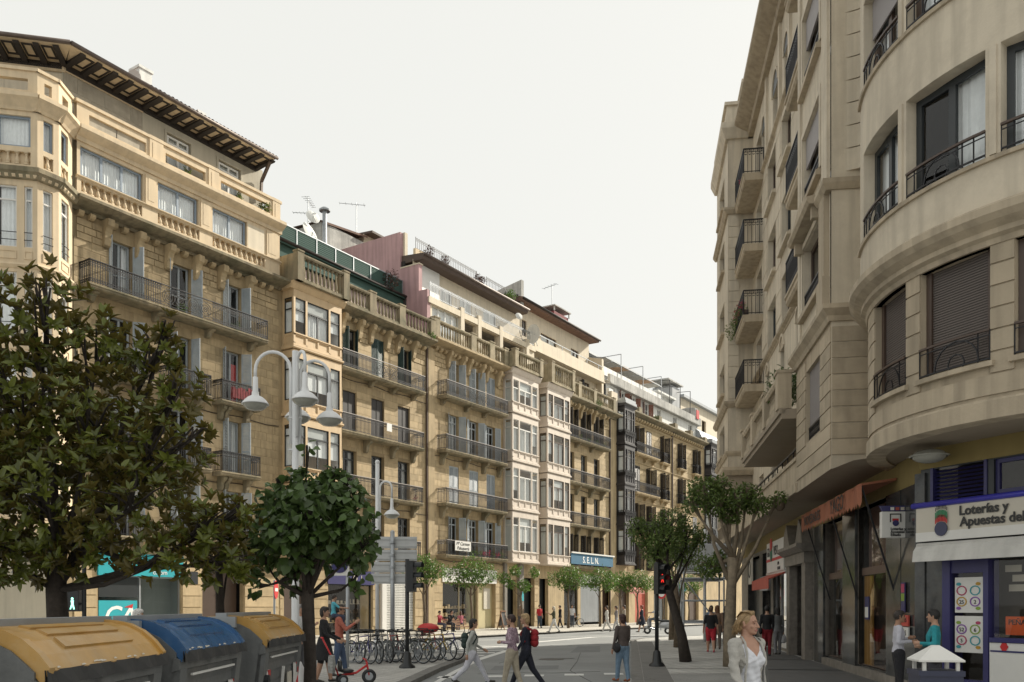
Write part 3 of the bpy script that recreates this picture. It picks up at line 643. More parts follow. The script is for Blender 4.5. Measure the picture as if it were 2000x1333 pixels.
def eave(x0, x1, y, xf=None, n=14, dep=1.42):
    e = .6; xa, xb = (x0 - e, x1) if xf is None else (x0, x1 + e)
    s = M(xf); s.ez([(xa, y - dep), (xb, y - dep), (x1, y + .1), (x0, y + .1)], 24.62, 24.7); s.build('soffit', CREAM, B1)
    k = 'eavebr' 
    if k not in BRK:
        b = M(); b.ex([(0, 0), (-dep + .1, 0), (-dep + .06, -.04), (-dep + .12, -.09), (-.55, -.12), (0, -.18)], -.11, .11); BRK[k] = b.mesh('eave_bracket', EAVEW)
        b = M()
        for p in ((-.21, .21, -.62, -.52), (-.21, .21, .16, .26), (-.21, -.14, -.52, .16), (.14, .21, -.52, .16)): b.box(p[0], p[1], p[2], p[3], -.03, 0)
        BRK['coffer'] = b.mesh('coffer_frame', EAVEW)
    w = (x1 - x0) / n
    for i in range(n + 1):
        inst('eave_bracket', BRK[k], B1, (x0 + w * i, y, 24.62), 0, (1, 1, 1), xf)
        if i < n: inst('coffer_frame', BRK['coffer'], B1, (x0 + w * (i + .5), y - .6, 24.615), 0, (w / .75, 1, 1), xf)
    s = M(xf); s.box(x0, x1, y - .08, y, 24.36, 24.62); s.build('eave_board', EAVEW, B1)
    t = M(xf); P = [(xa, y - dep - .05, 24.72), (xb + (.15 if xf is None else 0), y - dep - .05, 24.72)]; t.tube(P, .085, 8); t.build('gutter', COPPER, B1, True)
eave(-34.45, -24.2, ya, None, 14)
rf = M(); rf.add([(-35.06, ya - 1.45, 24.74), (-24.1, ya - 1.45, 24.74), (-24.1, 6, 27.0), (-32.0, 6, 27.0), (-35.06, ya - 1.45, 24.68), (-24.1, ya - 1.45, 24.68), (-24.1, 9, 24.68), (-34, 9, 24.68)], [(0, 1, 2, 3), (4, 7, 6, 5), (0, 4, 5, 1), (1, 5, 6, 2)]); roof1 = rf.build('roof', ROOF, B1)
tl = M(); tl.lathe([(.105, 0), (.105, .5)], n=6, a0=0, a1=math.pi); tlm = M(Matrix.Rotation(-R(90 - 17), 4, 'X')); tlm.lathe([(.09, -.12), (.09, .6)], n=6, a0=math.pi, a1=2 * math.pi); tme = tlm.mesh('roof_tile', ROOF)
for i in range(34): inst('roof_tile', tme, roof1, (-31.4 + i * .218, ya - 1.42, 24.74 + random.uniform(-.01, .012)))
sc_ = M(); sc_.bar((-24.3, ya - 1.2, 24.55), (-24.0, ya - .2, 23.9), .14); sc_.bar((-24.0, ya - .2, 23.9), (-24.0, ya - .15, 22.9), .12); sc_.build('drain_pipe', COPPER, B1)
# chamfered corner: wall, eave and polygonal bay
K_ = (-34.47, 0.)
Xc = Matrix.Translation((-34.47, .35, 0)) @ Matrix.Rotation(R(-45.1) , 4, 'Z') @ Matrix.Translation((-6, 0, 0))
M(Xc).wall(0, 6, 0, 24.6, [], 0, .1).build('corner_wall', PLAST, B1)
blocks(B1, 3.2, 5.95, 22.4, 24.2, [], .9, .8, 30, m=CREAM_L, y=-.012, xf=Xc); M(Xc).box(0, 6.03, -.08, 0, 24.25, 24.58).build('frieze', CREAM, B1)
eave(.0, 6, 0, Xc, 8)
rf = M(Xc); rf.add([(-.5, -1.45, 24.74), (6.61, -1.45, 24.74), (4, 5, 27), (0, 5, 27)], [(0, 1, 2, 3)]); rf.build('corner_roof', ROOF, B1)
Pw = [Vector((-18.8, 34.48)) + Vector((-.978, -.207)) * 3.3, Vector((-18.8, 34.48)), Vector((-18.33, 35.2)), Vector((-18.37, 36.35))]
PL = [toL(p.x, p.y) for p in Pw]; PL.append((-33.9, -.3))
def fx(i):
    a, b = PL[i], PL[i + 1]; an = math.atan2(b[1] - a[1], b[0] - a[0]); return Matrix.Translation((a[0], a[1], 0)) @ Matrix.Rotation(an, 4, 'Z'), math.hypot(b[0] - a[0], b[1] - a[1])
for i in range(3):
    X, ln = fx(i)
    wn = {0: [(.5, 2.55, 2), (2.82, 3.12, 1)], 1: [(.22, .62, 1)], 2: [(.22, .85, 1)]}[i]
    ops = []; lows = ((15.05, 18.4), (11.5, 15.0), (8.0, 11.45), (4.5, 7.95))
    for a, b, n in wn:
        for z0, z1 in lows: ops.append((a, b, z0 + .78, z1 - .15))
    M(X).wall(0, ln, 4.5, 18.5, ops, 0, .14).build('bay_wall', CREAM, B1)
    for a, b, n in wn:
        for q, (z0, z1) in enumerate(lows):
            window(B1, a, b, z0 + .78, z1 - .15, .07, SIGNW, n, .55, 0, ('sides' if n == 2 else 'full') if q < 3 else None, CURT, .06, X)
            s = M(X); s.box(a, b, -.03, .03, z0 + .3, z0 + .34); s.box(a, b, -.03, .03, z0 + .6, z0 + .64); s.box(a, a + .04, -.03, .03, z0 + .34, z0 + .6); s.box(b - .04, b, -.03, .03, z0 + .34, z0 + .6); s.build('panel_mould', CREAM, B1)
            s = M(X); s.bar((a, -.02, z0 + 1.05), (b, -.02, z0 + 1.05), .025); s.bar((a, -.02, z0 + 1.35), (b, -.02, z0 + 1.35), .025); s.build('guard_bar', IRON, B1)
    e = .05 if i == 2 else .0
    for z0, z1 in lows: cornice(B1, 0, 0, 0, 0, 0, CREAM) if 0 else None
    for z0, z1 in lows:
        s = M(X); s.ex([(0, z0 + .12), (-.12, z0 + .12), (-.14, z0 + .05), (-.05, z0 - .05), (0, z0 - .08)], -.05, ln + .05); s.build('string_course', CREAM, B1)
    s = M(X); s.ex([(.1, 18.9), (-.3, 18.9), (-.3, 18.72), (-.22, 18.66), (-.12, 18.5), (.1, 18.48)], -.12, ln + .12); s.build('bay_cornice', STONE_D, B1)
    dentils(B1, np.arange(.15, ln, .26), 18.5, CREAM, .13, .16, .2, 0, X)
    up = {0: [(.7, 3.05, 2)], 1: [(.24, .64, 1)], 2: [(.2, .8, 1)]}[i]
    M(X).wall(0, ln, 18.9, 21.25, [(a, b, 19.8, 21.02) for a, b, n in up] + [(a, b, 19.1, 19.6) for a, b, n in up], 0, .18).box(.02, ln - .02, .18, .3, 18.9, 19.75).build('bay_upper_wall', CREAM, B1)
    for a, b, n in up:
        window(B1, a, b, 19.8, 21.02, .09, BLUEG, n, 0, 0, 'full', CURT, .08, X)
        k = max(1, round((b - a) / .33))
        for j in range(k): inst('baluster', bm, B1, (a + (b - a) * (j + .5) / k, .09, 19.12), 0, (1, 1, 1), X)
    s = M(X); s.ex([(.1, 21.75), (-.42, 21.75), (-.42, 21.6), (-.3, 21.5), (-.12, 21.3), (-.06, 21.2), (.1, 21.2)], -.14, ln + .14); s.build('bay_upper_cornice', CREAM, B1)
    sl = {0: [(.6, 2.95)], 1: [(.28, .58)], 2: [(.3, .8)]}[i]
    M(X).wall(0, ln, 21.75, 22.8, [(a, b, 22.05, 22.5) for a, b in sl], 0, .2).box(-.05, ln + .05, -.07, .25, 22.8, 22.93).build('bay_parapet', CREAM, B1)
fl = M(); fl.ez([PL[0], PL[1], PL[2], PL[3], (-34.2, .4), (-38, 1.0)], 4.4, 4.5); fl.ez([PL[0], PL[1], PL[2], PL[3], (-34.2, .4), (-38, 1)], 21.3, 21.4)
ctr = Vector((sum(p[0] for p in PL[:4]) / 4 - .4, sum(p[1] for p in PL[:4]) / 4 + .8)); ins = [((p[0] - ctr.x) * .62 + ctr.x, (p[1] - ctr.y) * .62 + ctr.y) for p in (*PL[:4], (-34.2, .4), (-38, 1))]
fl.ez(ins, 4.5, 21.3); fl.build('bay_floor', DARKIN, B1)
# ground floor: bank branch with turquoise fascia
shoplight(B1, -33.2, -29.0, .3, 3.0, .8, mat('bank_blind', (.20, .24, .25), .8, .05, 1), True, ZINC)
s = M(); s.box(-33.25, -28.95, -.12, .1, 3.0, 4.0); s.build('fascia_sign', TEALP, B1)
text(B1, 'o.com', (-30.6, -.13, 3.1), .3, TXTW)
s = M(); s.box(-33.15, -31.3, .02, .06, .55, 1.9); s.build('window_sign', TEALP, B1)
text(B1, 'CA', (-32.95, .015, .85), 1.15, TXTW, bold=.02, shear=.2); s = M(); s.add([(-31.95, .01, 1.6), (-31.5, .01, 1.75), (-31.55, .01, 1.55)], [(0, 1, 2)]); s.build('logo_swoosh', RED, B1)
s = M(); s.box(-33.1, -31.2, .11, .13, 2.05, 2.95); s.build('upper_grille', DARKF, B1)
s = M(); s.box(-27.75, -25.35, .5, .55, 0, 3.9); s.build('entrance_door', BROWNF, B1)
s = M(); s.box(-28.5, -28.1, -.06, 0, 2.7, 3.3); s.build('notice_plate', DARKF, B1)
s = M(); s.lathe([(0, 0), (.26, 0), (.26, .03), (0, .03)], n=16); s.xf = None
pl_ = M(Matrix.Translation((-24.0, -.05, 4.05)) @ Matrix.Rotation(R(90), 4, 'X')); pl_.lathe([(0, .03), (.3, .03), (.3, 0)], n=18, sy=.75); pl_.build('street_name_plate', NAVY, B1)
# roof clutter
def dish(par, loc, r, rz, m=SIGNW, tilt=.35):
    s = M(Matrix.Translation(loc) @ Matrix.Rotation(rz, 4, 'Z') @ Matrix.Rotation(R(90) - tilt, 4, 'X')); s.lathe([(0, r * .22), (r * .5, r * .16), (r * .85, r * .05), (r, 0)], n=16)
    s.bar((0, 0, .2 * r), (0, -.2 * r, -.7 * r), .03); s.ball((0, -.2 * r, -.7 * r), .05); s.bar((0, 0, .2 * r), (0, -r * 1.2, .5 * r), .05); s.build('satellite_dish', m, par, True)
dish(roof1, (-31.6, -.2, 25.35), .32, R(120)); M().box(-31.0, -30.35, .3, 1.0, 25.0, 26.35).box(-31.05, -30.3, .25, 1.05, 26.3, 26.42).build('chimney', WHITE_R, roof1)
M().box(-27.6, -27.1, .6, 1.2, 25.0, 26.1).build('chimney', WHITE_R, roof1)

# ------------------------------------------------------------------ building 2
B2 = lrow('balustraded_apartment_building', 'sandstone apartment house with ochre bay, mossy roof balustrade and green louvred roof screen', 'building', -22.94)
cs = (-17.55, -15.1, -12.65); lv = ((15.3, 17.85), (11.7, 14.2), (8.2, 10.75), (4.7, 7.2))
ops = [(c - .58, c + .58, a, b) for c in cs for a, b in lv]
gops = [(-19.3, -15.6, .0, 3.5), (-14.6, -11.6, 0, 3.6), (-22.6, -20.6, 0, 3.6)]
M().wall(-22.94, -10.3, 0, 18.8, ops + gops).build('wall', STONE_W, B2)
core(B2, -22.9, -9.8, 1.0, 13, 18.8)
blocks(B2, -18.95, -10.4, 4.6, 17.3, ops, .42, .9, 300, key=lambda t: -t[2])
blocks(B2, -22.9, -10.4, .4, 4.2, [(o[0] - .03, o[1] + .03, 0, o[3] + .03) for o in gops], .55, 1.5, 60, y=-.03, gap=.04)
for ci, c in enumerate(cs):
    for k, (a, b) in enumerate(lv):
        if k == 0:
            window(B2, c - .55, c + .55, a, b, .22, DARKF, 2, 0, 0, ('left', None, None)[ci], CURT, .07)
            if ci == 1: shutter(B2, c - .56, a, b, .55, .15, GREEN_D, .08, 1); shutter(B2, c + .56, a, b, .55, .12, GREEN_D, .08, -1)
            else: shutter(B2, c - .57, a, b, .5, 1.3, GREEN_D, 0.1, 1); shutter(B2, c + .57, a, b, .5, 1.05, GREEN_D, 0.1, -1)
        elif k == 1: M().box(c - .56, c + .56, .1, .16, a, b).box(c - .02, c + .02, .08, .1, a, b).build('closed_blind', SHUT_K, B2)
        else: window(B2, c - .55, c + .55, a, b, .2, DARKF, 2, .5, 0, ('sides', None, 'sides')[ci] if k == 2 else None, CURT_G, .1)
relief(B2, [(-16.75, -16.0), (-14.25, -13.5), (-11.75, -10.5)], 17.3, 18.25, STONE)
con = (-18.3, -16.85, -15.85, -14.35, -13.4, -11.85); console(B2, con, 18.5, STONE, 1.1, .55, .26)
dentils(B2, [x for x in np.arange(-18.8, -10.3, .5) if min(abs(x - c) for c in con) > .24], 18.25, STONE)
cornice(B2, -19.1, -10.2, 18.5, .45, .85, STONE_D); cornice(B2, -22.9, -19.1, 18.55, .4, .5, STONE_D)
balustrade(B2, -18.95, -10.3, 18.95, 20.15, -.55, STONE_D, (-18.8, -16.3, -13.6, -10.5), .55, .3)
balustrade(B2, -22.85, -18.95, 18.855, 20.3, -1.15, STONE_D, (-22.65, -19.15), .5, .3)
s = M(); s.box(-22.85, -22.5, -1.1, .2, 18.87, 20.3); s.box(-19.25, -18.95, -1.1, -.5, 18.87, 20.3); s.build('balustrade_return', STONE_D, B2)
balcony(B2, -19.0, -11.45, 15.3, .85, 1, STONE_D, (-15.9, -13.9, -11.9), .35, IRON_L, panel=True)
balcony(B2, -19.0, -11.5, 11.7, .8, 0, STONE_D, (-16.3, -13.9, -11.9), .75, IRON_L); balcony(B2, -19.0, -11.6, 8.2, .8, 0, STONE_D, (-16.3, -13.9, -11.9), .75, IRON_L)
balcony(B2, -19.0, -11.6, 4.75, .6, 0, STONE_D, (-16.3, -13.9, -11.9), .4, IRON_L)
bay(B2, -22.7, -19.1, .85, [(4.7, 8.2), (8.25, 11.75), (11.8, 15.3), (15.35, 18.5)], BAYC, DARKF, .35, cur=('blind', 'full', 'blind'), tr=.6, tm=CURT_G)
s = M(); s.box(-15.2, -14.75, -.83, -.81, 12.2, 12.68); s.build('hung_towel', WHITEF, B2, label='white towel hung over the balcony rail')
# attic, fascia and louvred screen
M().wall(-22.9, -9.9, 18.6, 21.6, [], 2.62, .1).build('attic_wall', PINKL, B2)
M().box(-22.9, -9.9, 2.3, 2.6, 21.55, 22.25).ex([(2.1, 22.25), (2.1, 22.4), (2.6, 22.4), (2.6, 22.25)], -22.9, -9.9).box(-22.9, -9.9, 2.75, 12, 18.5, 22.3).build('fascia', GREEN, B2)
gt = M(); gt.tube([(-22.9, 2.08, 22.42), (-9.9, 2.08, 22.42)], .09, 8); gt.tube([(-9.95, 2.1, 22.4), (-9.95, 2.2, 20.2)], .07, 6); gt.build('gutter', EAVEW, B2, True)
sm = M(); sm.ex([(-.03, 0), (.0, .125), (.012, .125), (-.018, 0)], -.5, .5); sme = sm.mesh('louvre_slat', GREEN)
scr = M()
xs_ = list(np.linspace(-22.6, -9.95, 9))
for x in xs_: scr.box(x - .035, x + .035, 2.35, 2.42, 22.4, 23.55)
scr.box(-22.6, -9.95, 2.35, 2.42, 23.5, 23.56); scr = scr.build('louvre_screen', ZINC, B2)
for a, b in zip(xs_, xs_[1:]):
    for k in range(9): inst('louvre_slat', sme, scr, ((a + b) / 2, 2.4, 22.48 + k * .115), 0, (b - a - .07, 1, 1))
s = M(); s.ex([(.5, 18.95), (2.4, 19.9), (2.4, 20.0), (.5, 19.05)], -22.9, -20.9); s.build('lean_to_roof', ROOF, B2)
# stair-head behind with stained gable, aerials
M().box(-11.8, -7.4, 8, 12, 22, 28.2).build('stair_head', CONC, B2)
s = M(); s.add([(-12.0, 7.9, 28.2), (-7.3, 7.9, 28.75), (-7.3, 13, 29.0), (-12, 13, 28.5), (-12.0, 7.9, 28.05), (-7.3, 7.9, 28.6)], [(0, 1, 2, 3), (0, 4, 5, 1)]); s.build('stair_head_roof', ROOF, B2)
M().add([(-11.8, 7.99, 28.1), (-7.4, 7.99, 28.1), (-7.4, 7.99, 28.65)], [(0, 1, 2)]); s = M(); s.ex([(7.4, 28.9), (7.4, 29.05), (12, 29.4), (12, 29.2)], -7.35, -4.2); s.build('side_eave', EAVEB, B2)
M().box(-7.38, -4.4, 8.2, 12, 24, 28.95).build('rear_wall', CREAM_L, B2)
def aerial(par, x, y, z, h, n=7, rz=0.5, dir2=True):
    s = M(); s.bar((x, y, z), (x, y, z + h), .05); c, sn = math.cos(rz), math.sin(rz)
    def yagi(zz, L, c, sn):
        s.bar((x - c * L * .35, y - sn * L * .35, zz), (x + c * L * .65, y + sn * L * .65, zz + .12), .03)
        for i in range(n):
            t = -.3 + .95 * i / (n - 1); w = .28 - .02 * i; p = (x + c * L * t, y + sn * L * t, zz + .04 + .12 * (t - .0)); s.bar((p[0] + sn * w, p[1] - c * w, p[2]), (p[0] - sn * w, p[1] + c * w, p[2]), .02)
    yagi(z + h * .93, 1.9, c, sn)
    if dir2: yagi(z + h * .72, 1.6, -sn, c)
    s.build('tv_aerial', ZINC, par)
aerial(B2, -13.1, 8, 25.2, 4.2); dish(B2, (-13.1, 7.8, 26.9), .75, R(10), WHITE_R); dish(B2, (-12.95, 7.7, 28.0), .5, R(-20), WHITE_R)
aerial(B2, -7.3, 9, 28.6, 2.9, 5, 2.2, False)
s = M(); s.tube([(-11.75, 7.8, 26.5), (-11.75, 7.8, 28.9)], .16, 10); s.lathe([(.38, 28.85), (.4, 28.95), (.2, 29.1), (0, 29.12)], (-11.75, 7.8, 0), 12); s.build('flue', ZINC, B2); s = M(); s.tube([(-15.2, 6, 22.3), (-15.2, 6, 25.3)], .12, 8); s.lathe([(.36, 25.25), (.38, 25.35), (0, 25.5)], (-15.2, 6, 0), 10); s.build('flue', ZINC, B2)
M().box(-22.85, -19, 5, 12, 22, 24.2).build('roof_room', CREAM_L, B2)
# shop fronts
shoplight(B2, -19.3, -15.6, .15, 2.9, 1.4, mat('warm_shop', (.62, .50, .30), .8, .15, 2), True, DARKF, 3)
M().box(-19.4, -15.5, -.1, .2, 2.9, 3.7).build('fascia_sign', NAVY, B2); text(B2, 'O  L', (-17.4, -.11, 3.1), .5, SIGNC)
gl = M()
for i in range(34): gl.box(-14.5 + i * .085, -14.5 + i * .085 + .02, .1, .13, .1, 3.4)
for j in range(32): gl.box(-14.55, -11.6, .1, .13, .1 + j * .105, .1 + j * .105 + .055)
gl.build('perforated_shutter', WHITE_R, B2); M().box(-14.6, -11.6, .5, .6, 0, 3.6).build('dark_back', DARKIN, B2); M().box(-14.9, -14.5, -.2, .05, 0, 3.4).build('white_post', SIGNW, B2)
M().box(-22.6, -20.6, .4, .5, 0, 3.6).build('entrance_door', BROWNF, B2)

# ------------------------------------------------------------------ building 3
B3 = lrow('pink_gabled_apartment_building', 'sandstone house with blue-grey shutters, pale bay and stepped pink party wall with roof terraces', 'building', -10.3)
cs = (-7.35, -5.0, -2.85); lv = ((15.65, 18.2), (12.05, 14.65), (8.5, 11.15), (5.05, 7.7))
ops = [(c - .55, c + .55, a, b) for c in cs for a, b in lv]; gops = [(-8.6, -4.6, .4, 3.2), (-4.4, -2.3, 0, 3.2), (-.9, .6, 0, 3.6), (1.4, 3.2, 0, 3.8)]
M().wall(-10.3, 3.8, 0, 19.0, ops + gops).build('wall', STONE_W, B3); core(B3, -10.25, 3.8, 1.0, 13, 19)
blocks(B3, -9.6, -1.3, 5.0, 17.6, ops, .42, .9, 300, key=lambda t: -t[2]); blocks(B3, -9.6, 3.8, .4, 4.6, [(o[0] - .03, o[1] + .03, 0, o[3] + .03) for o in gops], .55, 1.5, 70, y=-.03, gap=.035)
M().box(-10.3, -9.65, -.14, .05, 0, 18.6).build('pilaster', STONE, B3); s = M(); s.tube([(-10.42, -.1, 0), (-10.42, -.1, 18.5)], .06, 6); s.build('drain_pipe', EAVEB, B3)
for ci, c in enumerate(cs):
    for k, (a, b) in enumerate(lv):
        window(B3, c - .52, c + .52, a, b, .2, SHUT_B, 2, .5 if k != 2 else 0, 0, None if k != 1 else ('right', None, None)[ci], CURT, .08)
        if k == 2 or (k == 0 and ci == 2): shutter(B3, c - .54, a, b, .53, .05, SHUT_B, .05, 1); shutter(B3, c + .54, a, b, .53, .05, SHUT_B, .05, -1)
        else:
            an = 1.35 if k == 0 else (2.5, 2.75, 2.9)[ci]; shutter(B3, c - .56, a, b, .5, an, SHUT_B, -.02, 1); shutter(B3, c + .56, a, b, .5, (1.9 if k == 0 else 2.2 + .3 * ci), SHUT_B, -.02, -1)
relief(B3, [(-9.55, -8.3), (-6.45, -5.9), (-4.15, -3.7), (-2.0, -1.3)], 17.6, 18.5, STONE)
con = (-8.15, -6.55, -5.8, -4.25, -3.6, -2.1); console(B3, con, 18.8, STONE, 1.1, .55, .24); dentils(B3, [x for x in np.arange(-9.5, -1.4, .5) if min(abs(x - c) for c in con) > .22], 18.55, STONE)
cornice(B3, -10.2, -1.35, 18.8, .4, .85, STONE)
balustrade(B3, -10.3, -1.5, 19.2, 20.4, -.5, STONE_M, (-10.05, -5.9, -3.6, -1.7), .6, .3)
balustrade(B3, -1.45, 2.6, 19.25, 20.45, -1.05, STONE_M, (-1.2, 2.35), .45, .3); M().box(-1.45, -1.1, -1.0, -.4, 19.25, 20.4).box(2.3, 2.6, -1.0, .3, 19.25, 20.4).build('balustrade_return', STONE_M, B3)
balcony(B3, -9.25, -1.75, 15.65, .85, 1, STONE_D, (-8.8, -6.1, -3.9), .35, IRON_L, panel=True)
for z in (12.05, 8.5): balcony(B3, -9.25, -1.75, z, .8, 0, STONE_D, (-8.85, -6.2, -3.95, -2.0), .8, IRON_L)
b4 = balcony(B3, -9.25, -1.75, 5.05, .8, 1, STONE_D, (), .4, IRON_L)
s = M(); s.box(-8.4, -6.6, -.9, -.87, 5.35, 6.0); s.build('hanging_sign', SIGNW, B3); text(B3, 'Mª Carmen', (-8.3, -.91, 5.72), .33, TXTK, shear=.3); text(B3, 'Peluquería', (-8.2, -.91, 5.42), .33, TXTK, shear=.3)
bay(B3, -1.2, 2.5, .82, [(4.85, 8.65), (8.7, 12.3), (12.35, 15.9), (15.95, 18.85)], BAYP, SIGNW, .4, cur=('full', 'blind', 'full'), tr=.6, cm=CURT_G)
# terraces
M().wall(-9.8, 3.8, 19.0, 22.2, [(-9.3, -6.2, 19.6, 21.7), (-5.6, -4.2, 19.3, 21.7), (-3.7, -1.4, 19.3, 21.7), (-.9, 2.2, 19.3, 21.7)], .35, .3).build('loggia_front', CREAM_L, B3)
M().box(-9.8, 3.8, 2.6, 3.0, 19, 22.2).build('loggia_back', mat('loggia_ochre', (.30, .17, .08), .8, .2, 1), B3); M().box(-9.75, 3.75, .36, 9, 22.0, 22.2).build('terrace_floor', CONC, B3)
window(B3, -9.3, -6.2, 19.6, 21.75, .45, WHITEF, 4, 0, 0, 'full', CURT, .06)
for x in (-6.05, -3.95, -1.15, 2.6): M().box(x - .2, x + .2, .18, .6, 19.3, 22.45).build('post', CREAM_L, B3)
M().box(-9.8, 3.8, .2, .36, 21.75, 22.15).build('beam', CREAM_L, B3)
s = M(); rail_run(s, (-9.6, .3), (3.6, .3), 22.2, 1.0, 0, .16); s.build('terrace_railing', ZINC, B3)
s = M()
for x in (-4.4, -1.6, 1.5): s.bar((x, .3, 22.9), (x + .7, .35, 22.0), .03)
s.build('stay_rod', IRON, B3)
M().wall(-9.8, 3.6, 22.2, 24.9, [(-8.8, -7.1, 23.0, 24.7), (-6.75, -5.4, 22.3, 24.0), (-4.5, -3.0, 22.3, 24.0), (-1.5, .3, 22.3, 24.0)], 1.6, .15).build('set_back_wall', CREAM_L, B3)
M().box(-9.8, 3.6, 2.3, 9, 22.2, 24.9).build('set_back_body', DARKIN, B3)
for a, b, c, d in ((-8.8, -7.1, 23.0, 24.7), (-6.75, -5.4, 22.3, 24.0), (-4.5, -3.0, 22.3, 24.0), (-1.5, .3, 22.3, 24.0)): window(B3, a, b, c, d, 1.68, WHITEF, 2, 0, 0, 'full', CURT_G, .07)
M().box(-9.3, -7.0, 1.5, 1.55, 22.9, 24.75).build('white_hoarding', WHITEF, B3)
s = M(); s.ex([(.75, 24.75), (.65, 24.95), (.75, 25.15), (3, 25.35), (9, 25.5), (9, 24.8)], -9.75, 3.4); s.build('roof_eave', EAVEB, B3); s = M(); s.tube([(-9.8, .62, 25.05), (3.5, .62, 25.05)], .1, 8); s.build('gutter', COPPER, B3, True)
M().box(-9.75, 3.4, 1.4, 1.6, 25.2, 25.6).build('terrace_kerb', CREAM, B3)
s = M(); rail_run(s, (-9.6, 1.5), (-2.5, 1.5), 25.6, .8, 0, .2); rail_run(s, (-1.2, 1.5), (3.2, 1.5), 25.6, .8, 0, .2); s.build('roof_railing', IRON, B3)
pw_ = M(); pw_.add([(-9.9, 2.6, 18.5), (-9.9, 9.5, 18.5), (-9.9, 9.5, 26.9), (-9.9, 2.6, 26.9), (-9.55, 2.6, 18.5), (-9.55, 9.5, 18.5), (-9.55, 9.5, 26.9), (-9.55, 2.6, 26.9)], [(0, 1, 2, 3), (4, 7, 6, 5), (3, 2, 6, 7), (0, 3, 7, 4)])
pw_.box(-9.9, -9.55, 1.0, 2.6, 18.5, 24.4); pw_.box(-9.9, -9.55, .3, 1.0, 18.5, 22.6); pw_.build('party_wall', PINK, B3)
M().box(-9.92, -9.5, .95, 2.6, 24.4, 24.48).box(-9.6, -9.3, 2.45, 2.7, 22, 26.95).build('wall_coping', CREAM_L, B3)
s = M(); s.lathe([(0, 0), (.5, 0)], n=9); pt = M(Matrix.Translation((-9.91, 3.6, 23.6)) @ Matrix.Rotation(R(-90), 4, 'Y')); pt.add([(.75 * math.cos(a) * random.uniform(.6, 1.1), 1.15 * math.sin(a) * random.uniform(.7, 1.1), 0) for a in np.linspace(0, 6.1, 14)], [tuple(range(14))]); pt.build('plaster_patch', GREYR, B3)
s = M(); s.add([(3.4, 1.3, 24.9), (3.75, 1.3, 24.9), (3.75, 1.3, 27.6), (3.4, 1.3, 27.6), (3.4, 6.5, 24.9), (3.75, 6.5, 24.9), (3.75, 6.5, 26.6), (3.4, 6.5, 26.6)], [(0, 1, 2, 3), (0, 3, 7, 4), (1, 5, 6, 2), (3, 2, 6, 7)]); s.build('fin_wall', CONC, B3)
dish(B3, (2.9, -.1, 22.9), .75, R(75), WHITE_R, .1); dish(B3, (1.3, .2, 23.9), .3, R(-30), WHITE_R)
# ground floor shop
shoplight(B3, -8.6, -4.6, .4, 3.2, 1.2, mat('pale_yellow_shop', (.60, .55, .32), .8, .06, 2), True, STONE_D, 2)
M().box(-8.7, -2.2, -.08, .1, 3.25, 4.2).build('fascia_sign', SIGNW, B3); text(B3, 'C', (-8.2, -.09, 3.5), .55, TXTK, shear=.2); text(B3, 'a', (-2.9, -.09, 3.5), .6, TXTK, shear=.2)
M().box(-4.4, -2.3, .3, .36, 0, 3.2).build('shop_door', mat('cream_door', (.50, .44, .26), .6, .05, 2), B3); M().box(-3.4, -2.6, .24, .3, 1.4, 2.9).build('menu_board', SIGNC, B3)
M().box(-.9, .6, .5, .55, 0, 3.6).box(1.4, 3.2, .5, .55, 0, 3.8).build('entrance_door', DARKF, B3); M().box(.7, 1.3, -.25, .1, 0, 4.8).build('bay_pier', GRANITE, B3); M().box(-1.3, -.95, -.2, .1, 0, 4.8).build('bay_pier', GRANITE, B3)
M().box(.75, 1.2, -.3, -.27, 2.0, 2.7).build('blue_plate', TEALP, B3)

# ------------------------------------------------------------------ building 4
B4 = lrow('cream_attic_apartment_building', 'sandstone house with pinkish bay, blue banner sign and two cream attic storeys', 'building', 3.8)
cs = (9.2, 11.5, 13.9); lv = ((15.65, 18.25), (12.0, 14.65), (8.45, 11.1), (5.0, 7.65)); ops = [(c - .55, c + .55, a, b) for c in cs for a, b in lv]
gops = [(4.0, 5.4, 0, 3.8), (8.0, 10.4, 0, 3.6), (10.9, 14.6, 0, 3.6), (15.0, 16.8, 0, 3.6)]
M().wall(3.8, 17.5, 0, 19.0, ops + gops).build('wall', STONE_F, B4); core(B4, 3.85, 17.45, 1.0, 13, 19)
blocks(B4, 7.6, 16.4, 5.0, 17.6, ops, .46, 1.05, 220, m=STONE, key=lambda t: -t[2])
M().box(16.45, 17.45, -.12, .05, 0, 18.7).build('pilaster', STONE_F, B4); s = M(); s.tube([(16.35, -.1, 0), (16.35, -.1, 18.7)], .07, 6); s.build('drain_pipe', BROWNF, B4)
for ci, c in enumerate(cs):
    for k, (a, b) in enumerate(lv):
        window(B4, c - .52, c + .52, a, b, .2, DARKF, 2, .5 if k else 0, 0, ('sides', None)[(k + ci) % 2], CURT_G, .09)
        if k in (0, 3): shutter(B4, c - .56, a, b, .5, 1.5, SHUT_K, .02, 1); shutter(B4, c + .56, a, b, .5, 1.35, SHUT_K, .02, -1)
console(B4, (8.4, 9.95, 10.7, 12.3, 13.1, 14.75), 18.75, STONE_F, 1.1, .5, .24); dentils(B4, np.arange(8.0, 16.3, .52), 18.5, STONE_F)
cornice(B4, 7.7, 17.6, 18.75, .4, .8, STONE_D)
relief(B4, [(15.0, 16.3)], 17.6, 18.4, STONE_F)
balustrade(B4, 3.9, 7.7, 19.205, 20.75, -1.05, STONE_M, (4.1, 7.5), .45, .3); M().box(3.9, 4.25, -1, .3, 19.25, 20.7).build('balustrade_return', STONE_M, B4)
balustrade(B4, 7.75, 16.4, 19.15, 20.35, -.5, STONE_M, (7.9, 9.6, 12.4, 16.2), .5, .3)
